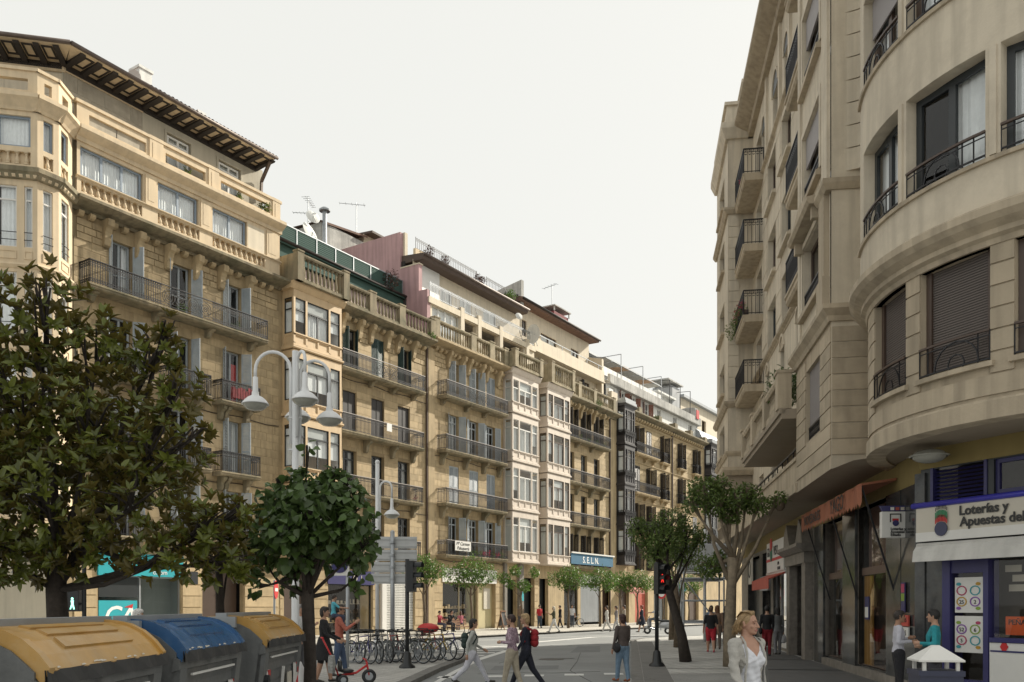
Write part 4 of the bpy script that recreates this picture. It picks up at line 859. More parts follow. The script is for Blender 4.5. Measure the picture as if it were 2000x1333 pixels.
balcony(B4, 7.6, 15.25, 15.65, .8, 1, STONE_D, (9.9, 12.6), .4, IRON_L); balcony(B4, 7.6, 15.05, 12.0, .8, 0, STONE_D, (9.9, 12.4, 14.6), .75, IRON_L); balcony(B4, 7.6, 15.05, 8.45, .8, 0, STONE_D, (9.9, 12.4, 14.6), .75, IRON_L)
balcony(B4, 7.6, 15.3, 5.0, .8, 0, STONE_D, (), .4, IRON_L)
s = M(); s.box(7.6, 15.35, -.9, -.86, 5.1, 5.98); sg = s.build('banner_sign', mat('blue_banner', (.025, .12, .21), .6, .1, 1), B4); text(B4, 'S. E. L. N.', (9.6, -.91, 5.25), .75, TXTW, bold=.01); M().box(7.6, 15.5, -1.0, -.9, 5.98, 6.1).build('banner_rail', SIGNW, B4)
bay(B4, 3.85, 7.5, .85, [(4.85, 8.5), (8.55, 12.1), (12.15, 15.7), (15.75, 18.8)], BAYP, BROWNF, .4, cur=('full', 'full', 'blind'), tr=.6, cm=CURT_G)
AW4 = [(5.3, 6.4, 19.4, 21.9), (8.7, 9.95, 20.3, 21.7), (11.15, 12.35, 20.3, 21.7), (13.65, 14.8, 20.3, 21.7)]
M().wall(3.8, 17.4, 19.0, 22.2, AW4, 1.2, .2).build('attic_wall', CREAM_L, B4); M().box(3.8, 17.4, 2.0, 9, 19, 22.4).build('attic_body', DARKIN, B4)
for a, b, c, d in AW4: window(B4, a, b, c, d, 1.3, BROWNF if a > 6 else WHITEF, 2, .5, 0, 'half', CURT_G, .09)
for x in (10.55, 13.1):
    s = M(); s.bar((x, 1.2, 21.6), (x, .95, 21.75), .04); s.lathe([(.02, .15), (.14, .05), (.10, -.3), (.03, -.36)], (x, .95, 21.6), 6); s.build('wall_lantern', IRON, B4)
M().box(3.8, 16.0, .3, .55, 22.0, 22.95).box(3.75, 16.05, .22, .6, 21.9, 22.02).box(3.8, 16.0, .5, 6, 21.95, 22.1).build('terrace_parapet', CREAM_L, B4)
s = M(); s.bar((3.9, .4, 23.35), (15.9, .4, 23.35), .05)
for x in np.arange(4, 16, 2.2): s.bar((x, .4, 22.95), (x, .4, 23.35), .05)
s.build('terrace_rail', ZINC, B4)
AW5 = [(7.6, 10.2, 23.0, 24.6), (12.8, 14.2, 23.0, 24.6), (4.6, 5.3, 23.6, 24.9)]
M().wall(3.4, 16.2, 22.1, 25.9, AW5, 2.0, .2).build('upper_attic_wall', CREAM_L, B4); M().box(3.4, 16.2, 2.7, 9, 22.1, 25.9).build('upper_attic_body', DARKIN, B4)
for a, b, c, d in AW5: window(B4, a, b, c, d, 2.1, BROWNF, 2, 0, 0, 'half', CURT_G, .08)
s = M(); s.ex([(1.1, 25.85), (1.05, 26.05), (1.15, 26.15), (7, 28), (7, 25.9)], 3.2, 16.5); s.build('tiled_roof', ROOF, B4); s = M(); s.tube([(3.2, 1.0, 26.05), (16.6, 1.0, 26.05)], .1, 8); s.build('gutter', EAVEW, B4, True)
for i in range(44): inst('roof_tile', tme, B4, (3.4 + i * .3, 1.2, 26.15), 0, (1.3, 1, 1))
M().box(12.4, 15.0, 3.5, 5.2, 26, 28.1).box(15.0, 16.5, 3.2, 4.6, 26, 27.4).build('chimney_stack', mat('oxblood_render', (.17, .03, .035), .8, .15, 1), B4); M().box(12.2, 15.2, 3.3, 5.4, 28.5, 28.6).box(12.3, 12.4, 3.4, 3.5, 28.1, 28.5).box(15, 15.1, 3.4, 3.5, 28.1, 28.5).build('chimney_cap', CONC, B4)
s = M(); s.add([(16.1, .6, 19.2), (16.1, 7, 19.2), (16.1, 7, 25.8), (16.1, .6, 24.2), (16.45, .6, 19.2), (16.45, 7, 19.2), (16.45, 7, 25.8), (16.45, .6, 24.2)], [(0, 1, 2, 3), (4, 7, 6, 5), (3, 2, 6, 7), (0, 3, 7, 4)]); s.box(16.3, 17.5, -.3, .1, 19.2, 21.2); s.build('party_wall', CREAM_L, B4)
aerial(B4, 12.9, 4, 28.5, 2.2, 5, 1.2, False)
M().box(4.0, 5.4, .5, .55, 0, 3.8).build('entrance_door', DARKF, B4); M().box(10.9, 14.6, .12, .2, .2, 3.4).build('roller_shutter', GREYR, B4)
s = M()
for j in range(30): s.box(10.9, 14.6, .1, .125, .25 + j * .105, .31 + j * .105)
s.build('shutter_ribs', ZINC, B4); shoplight(B4, 8.0, 10.4, .2, 3.4, 1.0, DARKIN, True, DARKF); M().box(15, 16.8, .4, .5, 0, 3.6).build('side_door', BROWNF, B4)
M().box(10.8, 14.7, -.08, .1, 3.6, 4.3).build('shop_fascia', SIGNW, B4)

# ------------------------------------------------------------------ building 5
B5 = lrow('white_attic_apartment_building', 'long sandstone building with dark wooden bay and white attic storey under grey parapet', 'building', 17.5)
cs = (22.4, 25.2, 28.7, 33.3, 37.7); lv = ((16.3, 18.95), (12.5, 15.2), (8.8, 11.5), (5.1, 7.7)); ops = [(c - .6, c + .6, a, b) for c in cs for a, b in lv]
gops = [(18.4, 20.6, 0, 3.6), (22.0, 25, 0, 3.6), (26.5, 30, 0, 3.6), (31.5, 35, 0, 3.6), (36, 39, 0, 3.6)]
M().wall(17.5, 40.4, 0, 19.6, ops + gops).build('wall', STONE_F, B5); core(B5, 17.55, 40.3, 1, 13, 19.6)
blocks(B5, 20.3, 40.2, 5.0, 18.9, ops, .55, 1.4, 300, m=STONE_F, y=-.03, gap=.035, key=lambda t: t[0])
for ci, c in enumerate(cs):
    for k, (a, b) in enumerate(lv):
        window(B5, c - .55, c + .55, a, b, .2, BROWNF, 2, .4, 0, ('sides', None)[(ci + k) % 2], CURT_G, .09)
        an = (1.7, .1, 2.0, 1.6, 1.5)[(ci + k) % 5]; shutter(B5, c - .6, a, b, .58, an, SHUT_K, -.02, 1); shutter(B5, c + .6, a, b, .58, an * .8, SHUT_K, -.02, -1)
for z, d in ((16.3, .8), (12.5, .8), (8.8, .8)):
    balcony(B5, 20.7, 26.3, z, d, 1, STONE_F, (21.5, 24, 26), .4)
    for c in cs[2:]: balcony(B5, c - .95, c + .95, z, .5, 1, STONE_F, (c - .6, c + .6), .35)
for z in (7.9, 11.7, 15.4, 19.15): cornice(B5, 20.2, 40.3, z, .18, .14, STONE_F, name='string_course')
dentils(B5, np.arange(20.5, 40.2, .62), 19.5, STONE_F, .3, .25, .35); cornice(B5, 20.1, 40.5, 19.75, .45, .75, STONE_D)
for x in (22.0, 26.8, 31.0, 35.4, 39.8): M().box(x - .35, x + .35, -.6, .1, 20.2, 20.75).build('parapet_block', STONE_D, B5)
def dark_bay(par, x0, x1, lev, top, m=BAYD):
    bay(par, x0, x1, .85, lev, m, m, .25, wz=(1.15, .35), cur=('full', 'full', 'full'), tr=.7, cm=CURT)
    for z0, z1 in lev:
        s = M(); rail_run(s, (x0, -.95), (x1, -.95), z0 + .85, .55, 1, .14); rail_run(s, (x0 - .05, -.1), (x0 - .05, -.95), z0 + .85, .55, 1, .14); s.build('guard_rail', IRON, par)
    z = lev[-1][1]; s = M(); s.box(x0 - .12, x1 + .12, -1.0, 0, z + .24, z + .5); s.box(x0 - .05, x1 + .05, -.92, 0, z + .5, z + .75); s.build('zinc_cap', ZINC, par)
dark_bay(B5, 17.9, 20.1, [(5.4, 9.1), (9.1, 12.8), (12.8, 16.5), (16.55, 20.1)], 20.1)
s = M(); s.tube([(31.06, -.1, 0), (31.06, -.1, 19.6), (31.0, -.5, 20.3), (31.0, .2, 20.6)], .09, 6); s.build('drain_pipe', BROWNF, B5)
A5 = [(20.5, 21.6, 20.75, 22.2), (22.9, 24.1, 20.75, 22.2), (25.9, 27.2, 20.75, 22.2), (29.4, 30.4, 20.75, 22.2), (33.7, 34.8, 20.75, 22.2), (38.2, 39.4, 20.75, 22.2), (18.5, 19.3, 20.7, 22.2)]
M().wall(17.5, 41, 19.6, 22.5, A5, .9, .2).build('attic_wall', WHITE_R, B5); M().box(17.5, 41, 1.8, 10, 19.6, 22.5).box(40.6, 41, .9, 9, 19.6, 23.4).build('attic_body', GREYR, B5)
for i, (a, b, c, d) in enumerate(A5):
    window(B5, a, b, c, d, 1.0, WHITEF, 2, 0, .5, None, CURT, .08)
    if i < 3: shutter(B5, b, c, d, .5, 2.3, SHUT_R, .88, -1); shutter(B5, a, c, d, .5, 2.5, SHUT_R, .88, 1)
    M().box(a - .1, b + .1, .78, .9, c - .08, c).build('window_sill', WHITE_R, B5)
M().box(17.5, 41.0, .45, .7, 22.4, 23.15).ex([(.4, 22.4), (.9, 22.5), (.9, 22.3), (.42, 22.3)], 17.5, 41).box(17.5, 41, .7, 8, 22.5, 22.6).build('terrace_parapet', CONC, B5)
s = M(); rail_run(s, (17.8, 1.4), (31.0, 1.4), 23.2, 1.0, 0, .9); s.build('terrace_railing', IRON, B5)
for a in np.arange(17.9, 31, 1.05): M().box(a, a + 1.0, 1.38, 1.4, 23.3, 24.1).build('railing_panel', WHITEF, B5)
M().wall(17.5, 32, 22.5, 25.4, [(19, 21, 22.7, 24.6), (23, 25, 22.7, 24.6), (27, 29, 22.7, 24.6)], 3.2, .2).build('penthouse_wall', WHITE_R, B5); M().box(17.5, 32, 4, 9, 22.5, 25.4).build('penthouse_body', GREYR, B5)
s = M(); s.box(17.4, 31, 2.6, 9, 25.4, 25.55); s.build('penthouse_roof', ZINC, B5)
pg = M()
for x in np.arange(18.2, 31, 1.9): pg.bar((x, 1.2, 24.9), (x, 3.2, 25.3), .07)
for x in (21.4, 26.5, 31.2): pg.bar((x, 1.2, 23.2), (x, 1.2, 26.0), .07); pg.bar((x, 1.2, 26.0), (x, 3.2, 26.0), .06)
pg.bar((18, 1.2, 24.9), (31.2, 1.2, 24.9), .08); pg.build('pergola', ZINC, B5); 
for i, x in enumerate(np.arange(18.3, 30, 1.9)): M().box(x, x + 1.7, 1.25, 3.1, 25.0, 25.03).build('awning_cloth', (AWNW, AWNW, mat('peach_canvas', (.62, .42, .28), .9, .05, 1))[i % 3], B5)
M().box(33.5, 38, 3, 8, 22.6, 25.0).box(33.2, 38.3, 2.4, 8, 25.0, 25.2).build('roof_room', WHITE_R, B5); M().box(37.6, 39.8, 2.6, 5, 22.6, 26.6).build('lift_tower', GREYR, B5); M().box(35.8, 40.2, 2.3, 5.2, 26.9, 27.05).box(38, 39.4, 3, 4.5, 26.5, 26.9).build('tower_cap', CONC, B5)
s = M(); s.box(39.3, 40.1, .35, .4, 22.9, 23.9); s.build('red_cloth', RED, B5)
s = M()
for x in (33, 36, 39): s.bar((x, 1, 23.1), (x, 1, 26), .06); s.bar((x, 1, 26), (x, 3, 26.1), .05)
s.build('roof_frame', IRON, B5)
M().lathe([(.9, 22.9), (1.0, 24.3), (.95, 24.5)], (41.3, 2, 0), 12).build('chimney_drum', CONC, B5)
for a, b, c, d in gops: M().box(a, b, .3, .35, c, d).build('shop_front', random.choice([DARKF, BROWNF, AWNR]), B5)
s = M(); s.ex([(0, 3.7), (-1.2, 3.0), (-1.2, 2.75), (-1.18, 2.75), (-1.18, 3.0), (0, 3.65)], 18.3, 21.5); s.build('shop_awning', mat('rose_awning', (.40, .15, .13), .9, .1, 2), B5)
s = M(); s.box(27, 31, -.12, .1, 3.2, 3.9); s.build('shop_fascia', TEALP, B5); s = M(); s.box(33, 35, -.12, .1, 3.2, 3.9); s.build('shop_fascia', TEALP, B5)

# ------------------------------------------------------------------ building 6, end of the row
B6 = lrow('domed_bay_apartment_building', 'far cream building with dark bay and grey mansard at the end of the row', 'building', 40.4)
cs = (46, 49, 52, 55); ops = [(c - .6, c + .6, z, z + 2.5) for c in cs for z in (5.2, 8.9, 12.6, 16.3)]
M().wall(40.4, 60, 0, 19.6, ops).build('wall', STONE_F, B6); core(B6, 40.45, 60, 1, 12, 19.6)
for o_ in ops: window(B6, o_[0], o_[1], o_[2], o_[3], .2, BROWNF, 2, .4, 0, None)
dark_bay(B6, 40.8, 43.3, [(5.4, 9.1), (9.1, 12.8), (12.8, 16.5), (16.55, 20.0)], 20)
s = M(); s.ex([(-.1, 19.6), (-.05, 20.6), (.4, 21.6), (1.2, 22.2), (8, 22.4), (8, 19.6)], 40.4, 60); s.build('mansard_roof', ZINC, B6)
M().wall(41, 60, 22, 26, [(45, 46.5, 22.8, 24.6), (48, 49.5, 22.8, 24.6)], 3.0, .2).box(41, 60, 3.6, 9, 22, 26).build('upper_wall', CREAM_L, B6); M().box(40.9, 60.1, 2.5, 9, 26, 26.3).build('flat_roof', ZINC, B6)

# telephone cables pinned along the fronts
for bld, x0, x1, zs in ((B1, -34, -23, (11.2, 7.8)), (B2, -19, -10.4, (14.9, 7.6)), (B3, -9.6, -1.4, (11.6, 4.7)), (B4, 7.7, 16.3, (11.5, 4.6))):
    for z in zs:
        c = M(); P = [(x, -.04, z + .05 * math.sin(x * 1.9)) for x in np.linspace(x0, x1, 14)]
        for a, b in zip(P, P[1:]): c.bar(a, b, .03)
        c.build('cable', EAVEW, bld)
for bld, x, y, z in ((B5, 18.0, .6, 21.3),):
    M().box(x - .4, x + .4, y, y + .32, z, z + .55).build('air_conditioner', WHITEF, bld)
# ================================================================== RIGHT CORNER BUILDING
RB = root('beige_corner_apartment_building', 'large beige apartment building with curved corner bays and dark marble shop fronts on the right', 'building', (*Rw(0), 0), AR)
RI = (Matrix.Translation((*Rw(0), 0)) @ Matrix.Rotation(AR, 4, 'Z')).inverted()
CX, CY = 10.78, 15.8
def cp(r, a, z): return (CX + r * math.cos(R(a)), CY + r * math.sin(R(a)), z)
def arcs(a0, a1, extra=(), st=3.): return sorted(set(list(np.linspace(a0, a1, max(2, int((a1 - a0) / st) + 1))) + [e for e in extra if a0 < e < a1]))
def cwall(m, r, a0, a1, z0, z1, ops=(), dep=.25):
    A = arcs(a0, a1, [v for o in ops for v in o[:2]]); Z = sorted({z0, z1} | {v for o in ops for v in o[2:4]})
    for i in range(len(A) - 1):
        for j in range(len(Z) - 1):
            ca, cz = (A[i] + A[i + 1]) / 2, (Z[j] + Z[j + 1]) / 2
            if any(o[0] < ca < o[1] and o[2] < cz < o[3] for o in ops): continue
            m.q(cp(r, A[i], Z[j]), cp(r, A[i + 1], Z[j]), cp(r, A[i + 1], Z[j + 1]), cp(r, A[i], Z[j + 1]))
    for a, b, c, d in ops:
        B = [x for x in A if a - 1e-6 <= x <= b + 1e-6]; q = r - dep
        for x in (a, b): m.q(cp(r, x, c), cp(q, x, c), cp(q, x, d), cp(r, x, d))
        for z in (c, d):
            for x, y in zip(B, B[1:]): m.q(cp(r, x, z), cp(q, x, z), cp(q, y, z), cp(r, y, z))
def cmould(m, prof, r, a0, a1, st=3.):
    A = arcs(a0, a1, (), st); n = len(prof)
    base = [[cp(r + p[0], a, p[1]) for p in prof] for a in A]
    for i in range(len(A) - 1):
        for k in range(n): m.q(base[i][k], base[i + 1][k], base[i + 1][(k + 1) % n], base[i][(k + 1) % n])
    m.q(*base[0]); m.q(*base[-1][::-1])
def chord(r, a0, a1):
    p, q = Vector(cp(r, a0, 0)), Vector(cp(r, a1, 0)); d = q - p
    return RI @ Matrix.Translation(p) @ Matrix.Rotation(math.atan2(d.y, d.x), 4, 'Z'), d.length
# --- main street wall
mo = -.15
FL = (8.05, 11.0, 13.9, 16.85, 19.8)
ops = []
for z in (11.75, 14.53, 17.5): ops += [(5.0, 7.05, z, z + 1.8), (8.4, 10.35, z, z + 1.8)]
ops += [(14.95, 16.7, z + .05, z + 2.1) for z in FL[1:]] + [(1.7, 3.3, z + .05, z + 2.15) for z in FL[1:]]
ops += [(2.5, 3.85, 5.7, 7.2), (5.95, 7.1, 5.7, 7.2), (9.15, 10.3, 5.7, 7.2)]
arch = [(4.7, 5.4, 9.3, 11.0), (8.15, 9.0, 9.3, 11.0), (11.4, 12.2, 9.3, 11.0), (3.5, 4.5, 20.2, 21.4), (6.4, 7.7, 20.2, 21.3), (9.0, 10.0, 20.2, 21.3), (11.9, 13.2, 20.2, 21.3)]
M().wall(-4.9, 17.9, 4.66, 23.5, ops + arch, mo, .35).build('street_wall', BEIGE, RB)
core(RB, -4.8, 22, mo + 1.2, 14, 23.3, DARKIN, 4.68)
for k, (a, b, c, d) in enumerate(arch):      # arched heads
    s = M(); n = 8; r = (b - a) / 2; cx = (a + b) / 2
    P = [(cx + (r + .1) * math.cos(math.pi * i / n), d + (r + .1) * math.sin(math.pi * i / n)) for i in range(n + 1)]; Q = [(cx + r * math.cos(math.pi * i / n), d + r * math.sin(math.pi * i / n)) for i in range(n + 1)]
    for i in range(n): s.ey([P[i], P[i + 1], Q[i + 1], Q[i]], mo - .06, mo + .0)
    s.build('arch_mould', BEIGE, RB); g = M(); g.ey(Q, mo - .012, mo - .004); g.build('arch_light', DARKF if k > 2 else BEIGE_R, RB)
    window(RB, a, b, c, d, mo + .2, BROWNF, 1, 0, 0, None)
for i, o in enumerate(ops):
    window(RB, o[0], o[1], o[2], o[3], mo + .22, BROWNF if i % 3 else DARKF, 2, 0, 0, ('half', None, 'sides')[i % 3], CURT_G if i % 2 else CURT, .09)
    if i < 6: M().box(o[0] - .1, o[1] + .1, mo - .16, mo, o[2] - .16, o[2] - .06).box(o[0] - .05, o[1] + .05, mo - .08, mo, o[2] - .06, o[2]).build('window_sill', BEIGE, RB)
for z in np.arange(12.3, 20, .98):          # incised courses of the street wall
    for a, b in ((3.6, 4.9), (7.15, 8.3), (10.45, 14.6)): M().box(a, b, mo - .02, mo + .01, z, z + .94).build('stucco_course', BEIGE, RB)
cornice(RB, .4, 17.9, 11.45, .22, .16, BEIGE_R, mo, 'string_course'); cornice(RB, .4, 17.9, 19.55, .18, .14, BEIGE_R, mo, 'string_course')
cornice(RB, -.2, 22.5, 22.9, .65, .75, BEIGE_R, mo - .1, 'main_cornice')
for x in (5.0, 8.3, 10.4, 13.3): M().box(x - .15, x + .15, mo - .1, mo, 19.7, 22.9).build('pilaster', BEIGE, RB)
s = M(); s.ey([(9.8, 23.5), (14.6, 23.5), (14.6, 24.1), (13.8, 24.3), (13.4, 25.0), (12.2, 25.5), (11.0, 25.0), (10.6, 24.3), (9.8, 24.1)], mo - .3, mo + .1); s.build('parapet_crest', BEIGE_R, RB)
# street balconies
for z in FL[1:]: balcony(RB, 14.2, 17.6, z - .1, .85, 1, BEIGE_R, (), .3, IRON, 1.0, .28, step=.12, ym=mo, ends=(1, 0))
for z in FL[1:]:
    b = balcony(RB, .75, 3.9, z - .1, .85, 0, BEIGE_R, (), .3, IRON, 1.02, .3, step=.14, ym=mo, ends=(0, 1))
M().box(.8, 3.8, mo - .8, mo - .6, 13.85, 14.05).box(1.0, 3.6, mo - .78, mo - .62, 14.05, 14.1).build('flower_box', BROWNF, RB)
# terrace over the first floor
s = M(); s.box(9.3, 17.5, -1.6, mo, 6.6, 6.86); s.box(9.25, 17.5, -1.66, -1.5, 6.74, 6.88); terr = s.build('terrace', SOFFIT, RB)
balustrade(RB, 9.3, 17.45, 6.88, 7.75, -1.52, BEIGE_R, (9.5, 12.1, 14.8, 17.25), .4, .24, r=.06)
# lower band with mezzanine rail
M().wall(-4.9, 17.5, 4.66, 5.55, [], -1.2, .1).box(-4.9, 17.5, -1.25, -.95, 5.5, 5.6).box(-4.9, 17.45, -1.26, -1.2, 4.66, 4.9).box(-4.9, 17.45, -1.19, mo, 5.3, 5.4).build('first_floor_band', BEIGE_R, RB)
s = M(); s.bar((.6, -1.1, 5.92), (17.4, -1.1, 5.92), .05)
for x in np.arange(1, 17.4, .9): s.bar((x, -1.1, 5.6), (x, -1.1, 5.92), .03)
s.build('mezzanine_rail', IRON, RB)
# --- projecting bay beside the terrace
aw = [(18.7, 20.4, 5.72, 7.48)]
M().wall(17.43, 21.5, 4.66, 7.9, aw, -1.2, .22).build('bay_wall', BEIGE_R, RB)
blocks(RB, 17.46, 21.5, 4.95, 7.75, aw, .355, 6., 40, m=BEIGE_R, y=-1.225, gap=.028)
Xs = Matrix.Translation((21.5, -1.2, 0)) @ Matrix.Rotation(R(90), 4, 'Z')
M(Xs).wall(0, 1.4, 4.66, 23.3, [], 0, .1).build('bay_side', BEIGE, RB); blocks(RB, .0, 1.3, 4.95, 7.75, [], .355, 3., 20, m=BEIGE_R, y=-.025, gap=.028, xf=Xs)
M().box(17.45, 17.5, -1.2, mo, 4.66, 7.9).box(17.85, 17.9, -1.2, mo, 7.9, 23.3).build('bay_far_side', BEIGE, RB)
s = M(); s.box(18.7, 20.4, -1.1, -1.06, 5.95, 7.48)
for j in range(34): s.box(18.72, 20.38, -1.115, -1.1, 5.97 + j * .0445, 6.005 + j * .0445)
s.build('roller_blind', ROLL_L, RB); s = M(); rail_run(s, (18.7, -1.12), (20.4, -1.12), 5.7, .36, 1, .1); s.bar((18.7, -1.12, 6.07), (20.4, -1.12, 6.07), .05); s.build('window_rail', IRON, RB)
def lshape(m, prof, x0, x1, off, ret):       # moulding round the near corner of the bay
    m.ex([(-off - p[0], p[1]) for p in prof], x0, x1)
    for k in range(len(prof)):
        a, b = prof[k], prof[(k + 1) % len(prof)]
        m.q((x1, -off - a[0], a[1]), (x1, -off - b[0], b[1]), (x1 + b[0], -off - b[0], b[1]), (x1 + a[0], -off - a[0], a[1])); m.q((x1 + a[0], -off - a[0], a[1]), (x1 + b[0], -off - b[0], b[1]), (x1 + b[0], -off + ret, b[1]), (x1 + a[0], -off + ret, a[1]))
s = M(); lshape(s, [(-.05, 7.85), (.06, 7.85), (.1, 7.95), (.22, 8.08), (.22, 8.18), (-.05, 8.2)], 17.3, 21.5, 1.2, 1.2); s.build('bay_cornice', BEIGE_R, RB)
uw = [(18.4, 20.4, 9.0, 10.6), (18.4, 20.4, 11.7, 13.4), (18.4, 20.4, 14.6, 16.4), (18.4, 20.4, 17.6, 19.4), (18.4, 20.4, 20.5, 22.3)]
M().wall(17.85, 21.4, 8.15, 23.3, uw, -1.2, .25).build('bay_upper_wall', BEIGE, RB)
for k, (a, b, c, d) in enumerate(uw):
    window(RB, a, b, c, d, -1.03, BROWNF, 2, 0, 0, None if k == 0 else 'right', CURT, .1)
    if k: M().box(a + .02, b - .02, -1.15, -1.1, d - .75, d).build('roller_blind', ROLL_L, RB)
    s = M(); rail_run(s, (a, -1.17), (b, -1.17), c, .45, 1, .1); s.bar((a, -1.17, c + .46), (b, -1.17, c + .46), .05); s.build('window_rail', IRON, RB)
    M().box(a - .15, b + .15, -1.34, -1.2, c - .18, c - .06).box(a - .1, b + .1, -1.28, -1.2, c - .06, c).build('window_sill', BEIGE_R, RB)
    s = M(); s.box(a - .2, a - .02, -1.25, -1.2, c, d + .16); s.box(b + .02, b + .2, -1.25, -1.2, c, d + .16); s.box(a - .02, b + .02, -1.25, -1.2, d + .02, d + .16); s.build('window_surround', BEIGE, RB)
s = M(); s.ex([(-1.2, 10.82), (-1.5, 10.82), (-1.56, 10.9), (-1.56, 10.98), (-1.2, 11.05)], 18.1, 20.65); s.ey([(18.1, 11.0), (20.65, 11.0), (19.4, 11.35)], -1.5, -1.2); s.box(18.25, 18.42, -1.42, -1.2, 10.55, 10.82); s.box(20.35, 20.52, -1.42, -1.2, 10.55, 10.82); s.build('window_pediment', BEIGE_R, RB)
s = M(); s.box(20.75, 21.3, -1.32, -1.2, 8.9, 10.7); s.box(20.7, 21.35, -1.36, -1.2, 8.2, 8.9); lshape(s, [(-.02, 10.7), (.12, 10.7), (.2, 10.82), (.2, 10.92), (-.02, 10.96)], 20.62, 21.42, 1.2, .8); s.build('corner_pilaster', BEIGE_R, RB)
M().box(20.75, 21.32, -1.26, -1.2, 11.0, 22.9).box(17.86, 18.15, -1.26, -1.2, 8.2, 22.9).build('corner_strip', BEIGE, RB)
for k in range(24):                           # concave rusticated return between bay and curved corner
    z = 11.1 + k * .49
    s = M(); n = 6; P = []
    for i in range(n + 1):
        t = math.pi / 2 * i / n; P.append((21.46 + .75 * (1 - math.cos(t)), -1.1 + .85 * math.sin(t)))
    for p, q in zip(P, P[1:]): s.q((p[0] + .02, p[1], z), (q[0] + .02, q[1], z), (q[0] + .02, q[1], z + .465), (p[0] + .02, p[1], z + .465))
    for p, q in zip(P, P[1:]): s.q((p[0] + .02, p[1], z), (q[0] + .02, q[1], z), (q[0] - .05, q[1], z), (p[0] - .05, p[1], z)); s.q((p[0] + .02, p[1], z + .465), (q[0] + .02, q[1], z + .465), (q[0] - .05, q[1], z + .465), (p[0] - .05, p[1], z + .465))
    s.build('concave_course', BEIGE, RB)
# --- far bay
fw = [(-3.6, -1.2, z + .75, z + 2.2) for z in FL]
M().wall(-5, .5, 7.75, 23.6, fw, -1.25, .25).box(.45, .5, -1.24, mo, 7.75, 23.6).box(-5, -4.95, -1.24, 3, 4.66, 23.6).build('far_bay_wall', BEIGE, RB)
for o in fw: window(RB, o[0], o[1], o[2], o[3], -1.05, BROWNF, 2, 0, 0, None); M().box(o[0] - .1, o[1] + .1, -1.42, -1.25, o[2] - .12, o[2]).build('window_sill', BEIGE_R, RB)
for z0, z1, h in ((7.6, .35, .28), (8.5, .2, .12), (10.7, .25, .2), (19.5, .25, .2)):
    s = M(); lshape(s, [(-.04, z0), (h * .4, z0), (h, z0 + z1 * .6), (h, z0 + z1), (-.04, z0 + z1)], -5.1, .5, 1.25, 1.3); s.build('far_bay_moulding', BEIGE_R, RB)
s = M(); lshape(s, [(-.05, 22.9), (.12, 22.9), (.32, 23.3), (.32, 23.55), (-.05, 23.6)], -5.0, .5, 1.25, 1.2); s.box(-4.9, .4, -1.3, 2, 23.6, 24.5); s.box(-5, .5, -1.4, 2.1, 24.5, 24.65); s.box(-3.6, .9, -.6, 1.4, 23.6, 25.2); s.box(-3.7, 1.0, -.7, 1.5, 25.2, 25.35); s.build('far_bay_parapet', BEIGE, RB)
for k in range(18):
    z = 11.1 + k * .49
    if abs(z - 19.6) > .35: M().box(.49, .53, -1.22, -.75, z, z + .465).build('corner_course', BEIGE, RB)
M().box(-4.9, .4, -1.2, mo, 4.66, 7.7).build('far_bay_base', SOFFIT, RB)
# --- curved corner
A0, A1 = 131, 262
w1 = [(171.5, 189.7), (195, 213.7), (219, 238), (243, 258)]; ops1 = [(a, b, 5.55, 7.3) for a, b in w1]
s = M(RI); cwall(s, 3.97, A0, A1, 4.66, 7.75, ops1, .22); s.build('curved_first_floor', BEIGE_R, RB)
edges = [A0 + 8] + [v for a, b in w1 for v in (a, b)] + [A1]
for j in range(8):                           # curved courses between the windows
    z = 4.98 + j * .34
    if z + .31 < 5.5:
        s = M(RI); cmould(s, [(.0, z), (.028, z), (.028, z + .5 - .03 if False else z + .31), (.0, z + .31)], 3.97, A0 + 8, A1); s.build('curved_course', BEIGE_R, RB)
    else:
        for a, b in zip(edges[0::2], edges[1::2]):
            s = M(RI); cmould(s, [(.0, z), (.028, z), (.028, z + .31), (.0, z + .31)], 3.97, a + .1, b - .1); s.build('curved_course', BEIGE_R, RB)
s = M(RI); cmould(s, [(-.3, 4.6), (.06, 4.6), (.06, 4.88), (.03, 4.92), (-.3, 4.92)], 3.97, A0, A1); s.build('curved_base_ring', BEIGE_R, RB)
for a, b in w1:
    X, ln = chord(3.97 - .14, a, b); s = M(X); s.box(0.02, ln - .02, .02, .06, 5.62, 7.32)
    for j in range(40): s.box(.05, ln - .05, .0, .02, 5.64 + j * .0425, 5.67 + j * .0425)
    s.build('roller_blind', ROLL, RB); s = M(X); s.box(0, .1, -.04, .1, 5.55, 7.3); s.box(ln - .1, ln, -.04, .1, 5.55, 7.3); s.build('blind_jamb', BROWNF, RB)
def crail(a, b, r, z, h, hm=BROWNF):
    s = M(RI); A = arcs(a, b, (), 2.5)
    P = [Vector(cp(r, x, 0)) for x in A]; Z = Vector((0, 0, 1))
    for p, q in zip(P, P[1:]): s.bar(p + Z * (z + .05), q + Z * (z + .05), .025); s.bar(p + Z * (z + h - .08), q + Z * (z + h - .08), .015)
    n = len(P)
    for i, p in enumerate(P):
        d = (P[min(i + 1, n - 1)] - P[max(i - 1, 0)]).normalized(); t = i / (n - 1)
        if t < .28 or t > .72: s.bar(p + Z * z, p + Z * (z + h), .018)
        elif i % 3 == 1: s.circ(p + Z * (z + .06), h * .8, .02, d, Z, 8, 0, math.pi); s.circ(p + Z * (z + .1), h * .3, .018, d, Z, 8)
    s.build('window_rail', IRON, RB); t = M(RI)
    for p, q in zip(P, P[1:]): t.bar(p + Z * (z + h), q + Z * (z + h), .05, .035)
    t.build('window_handrail', hm, RB)
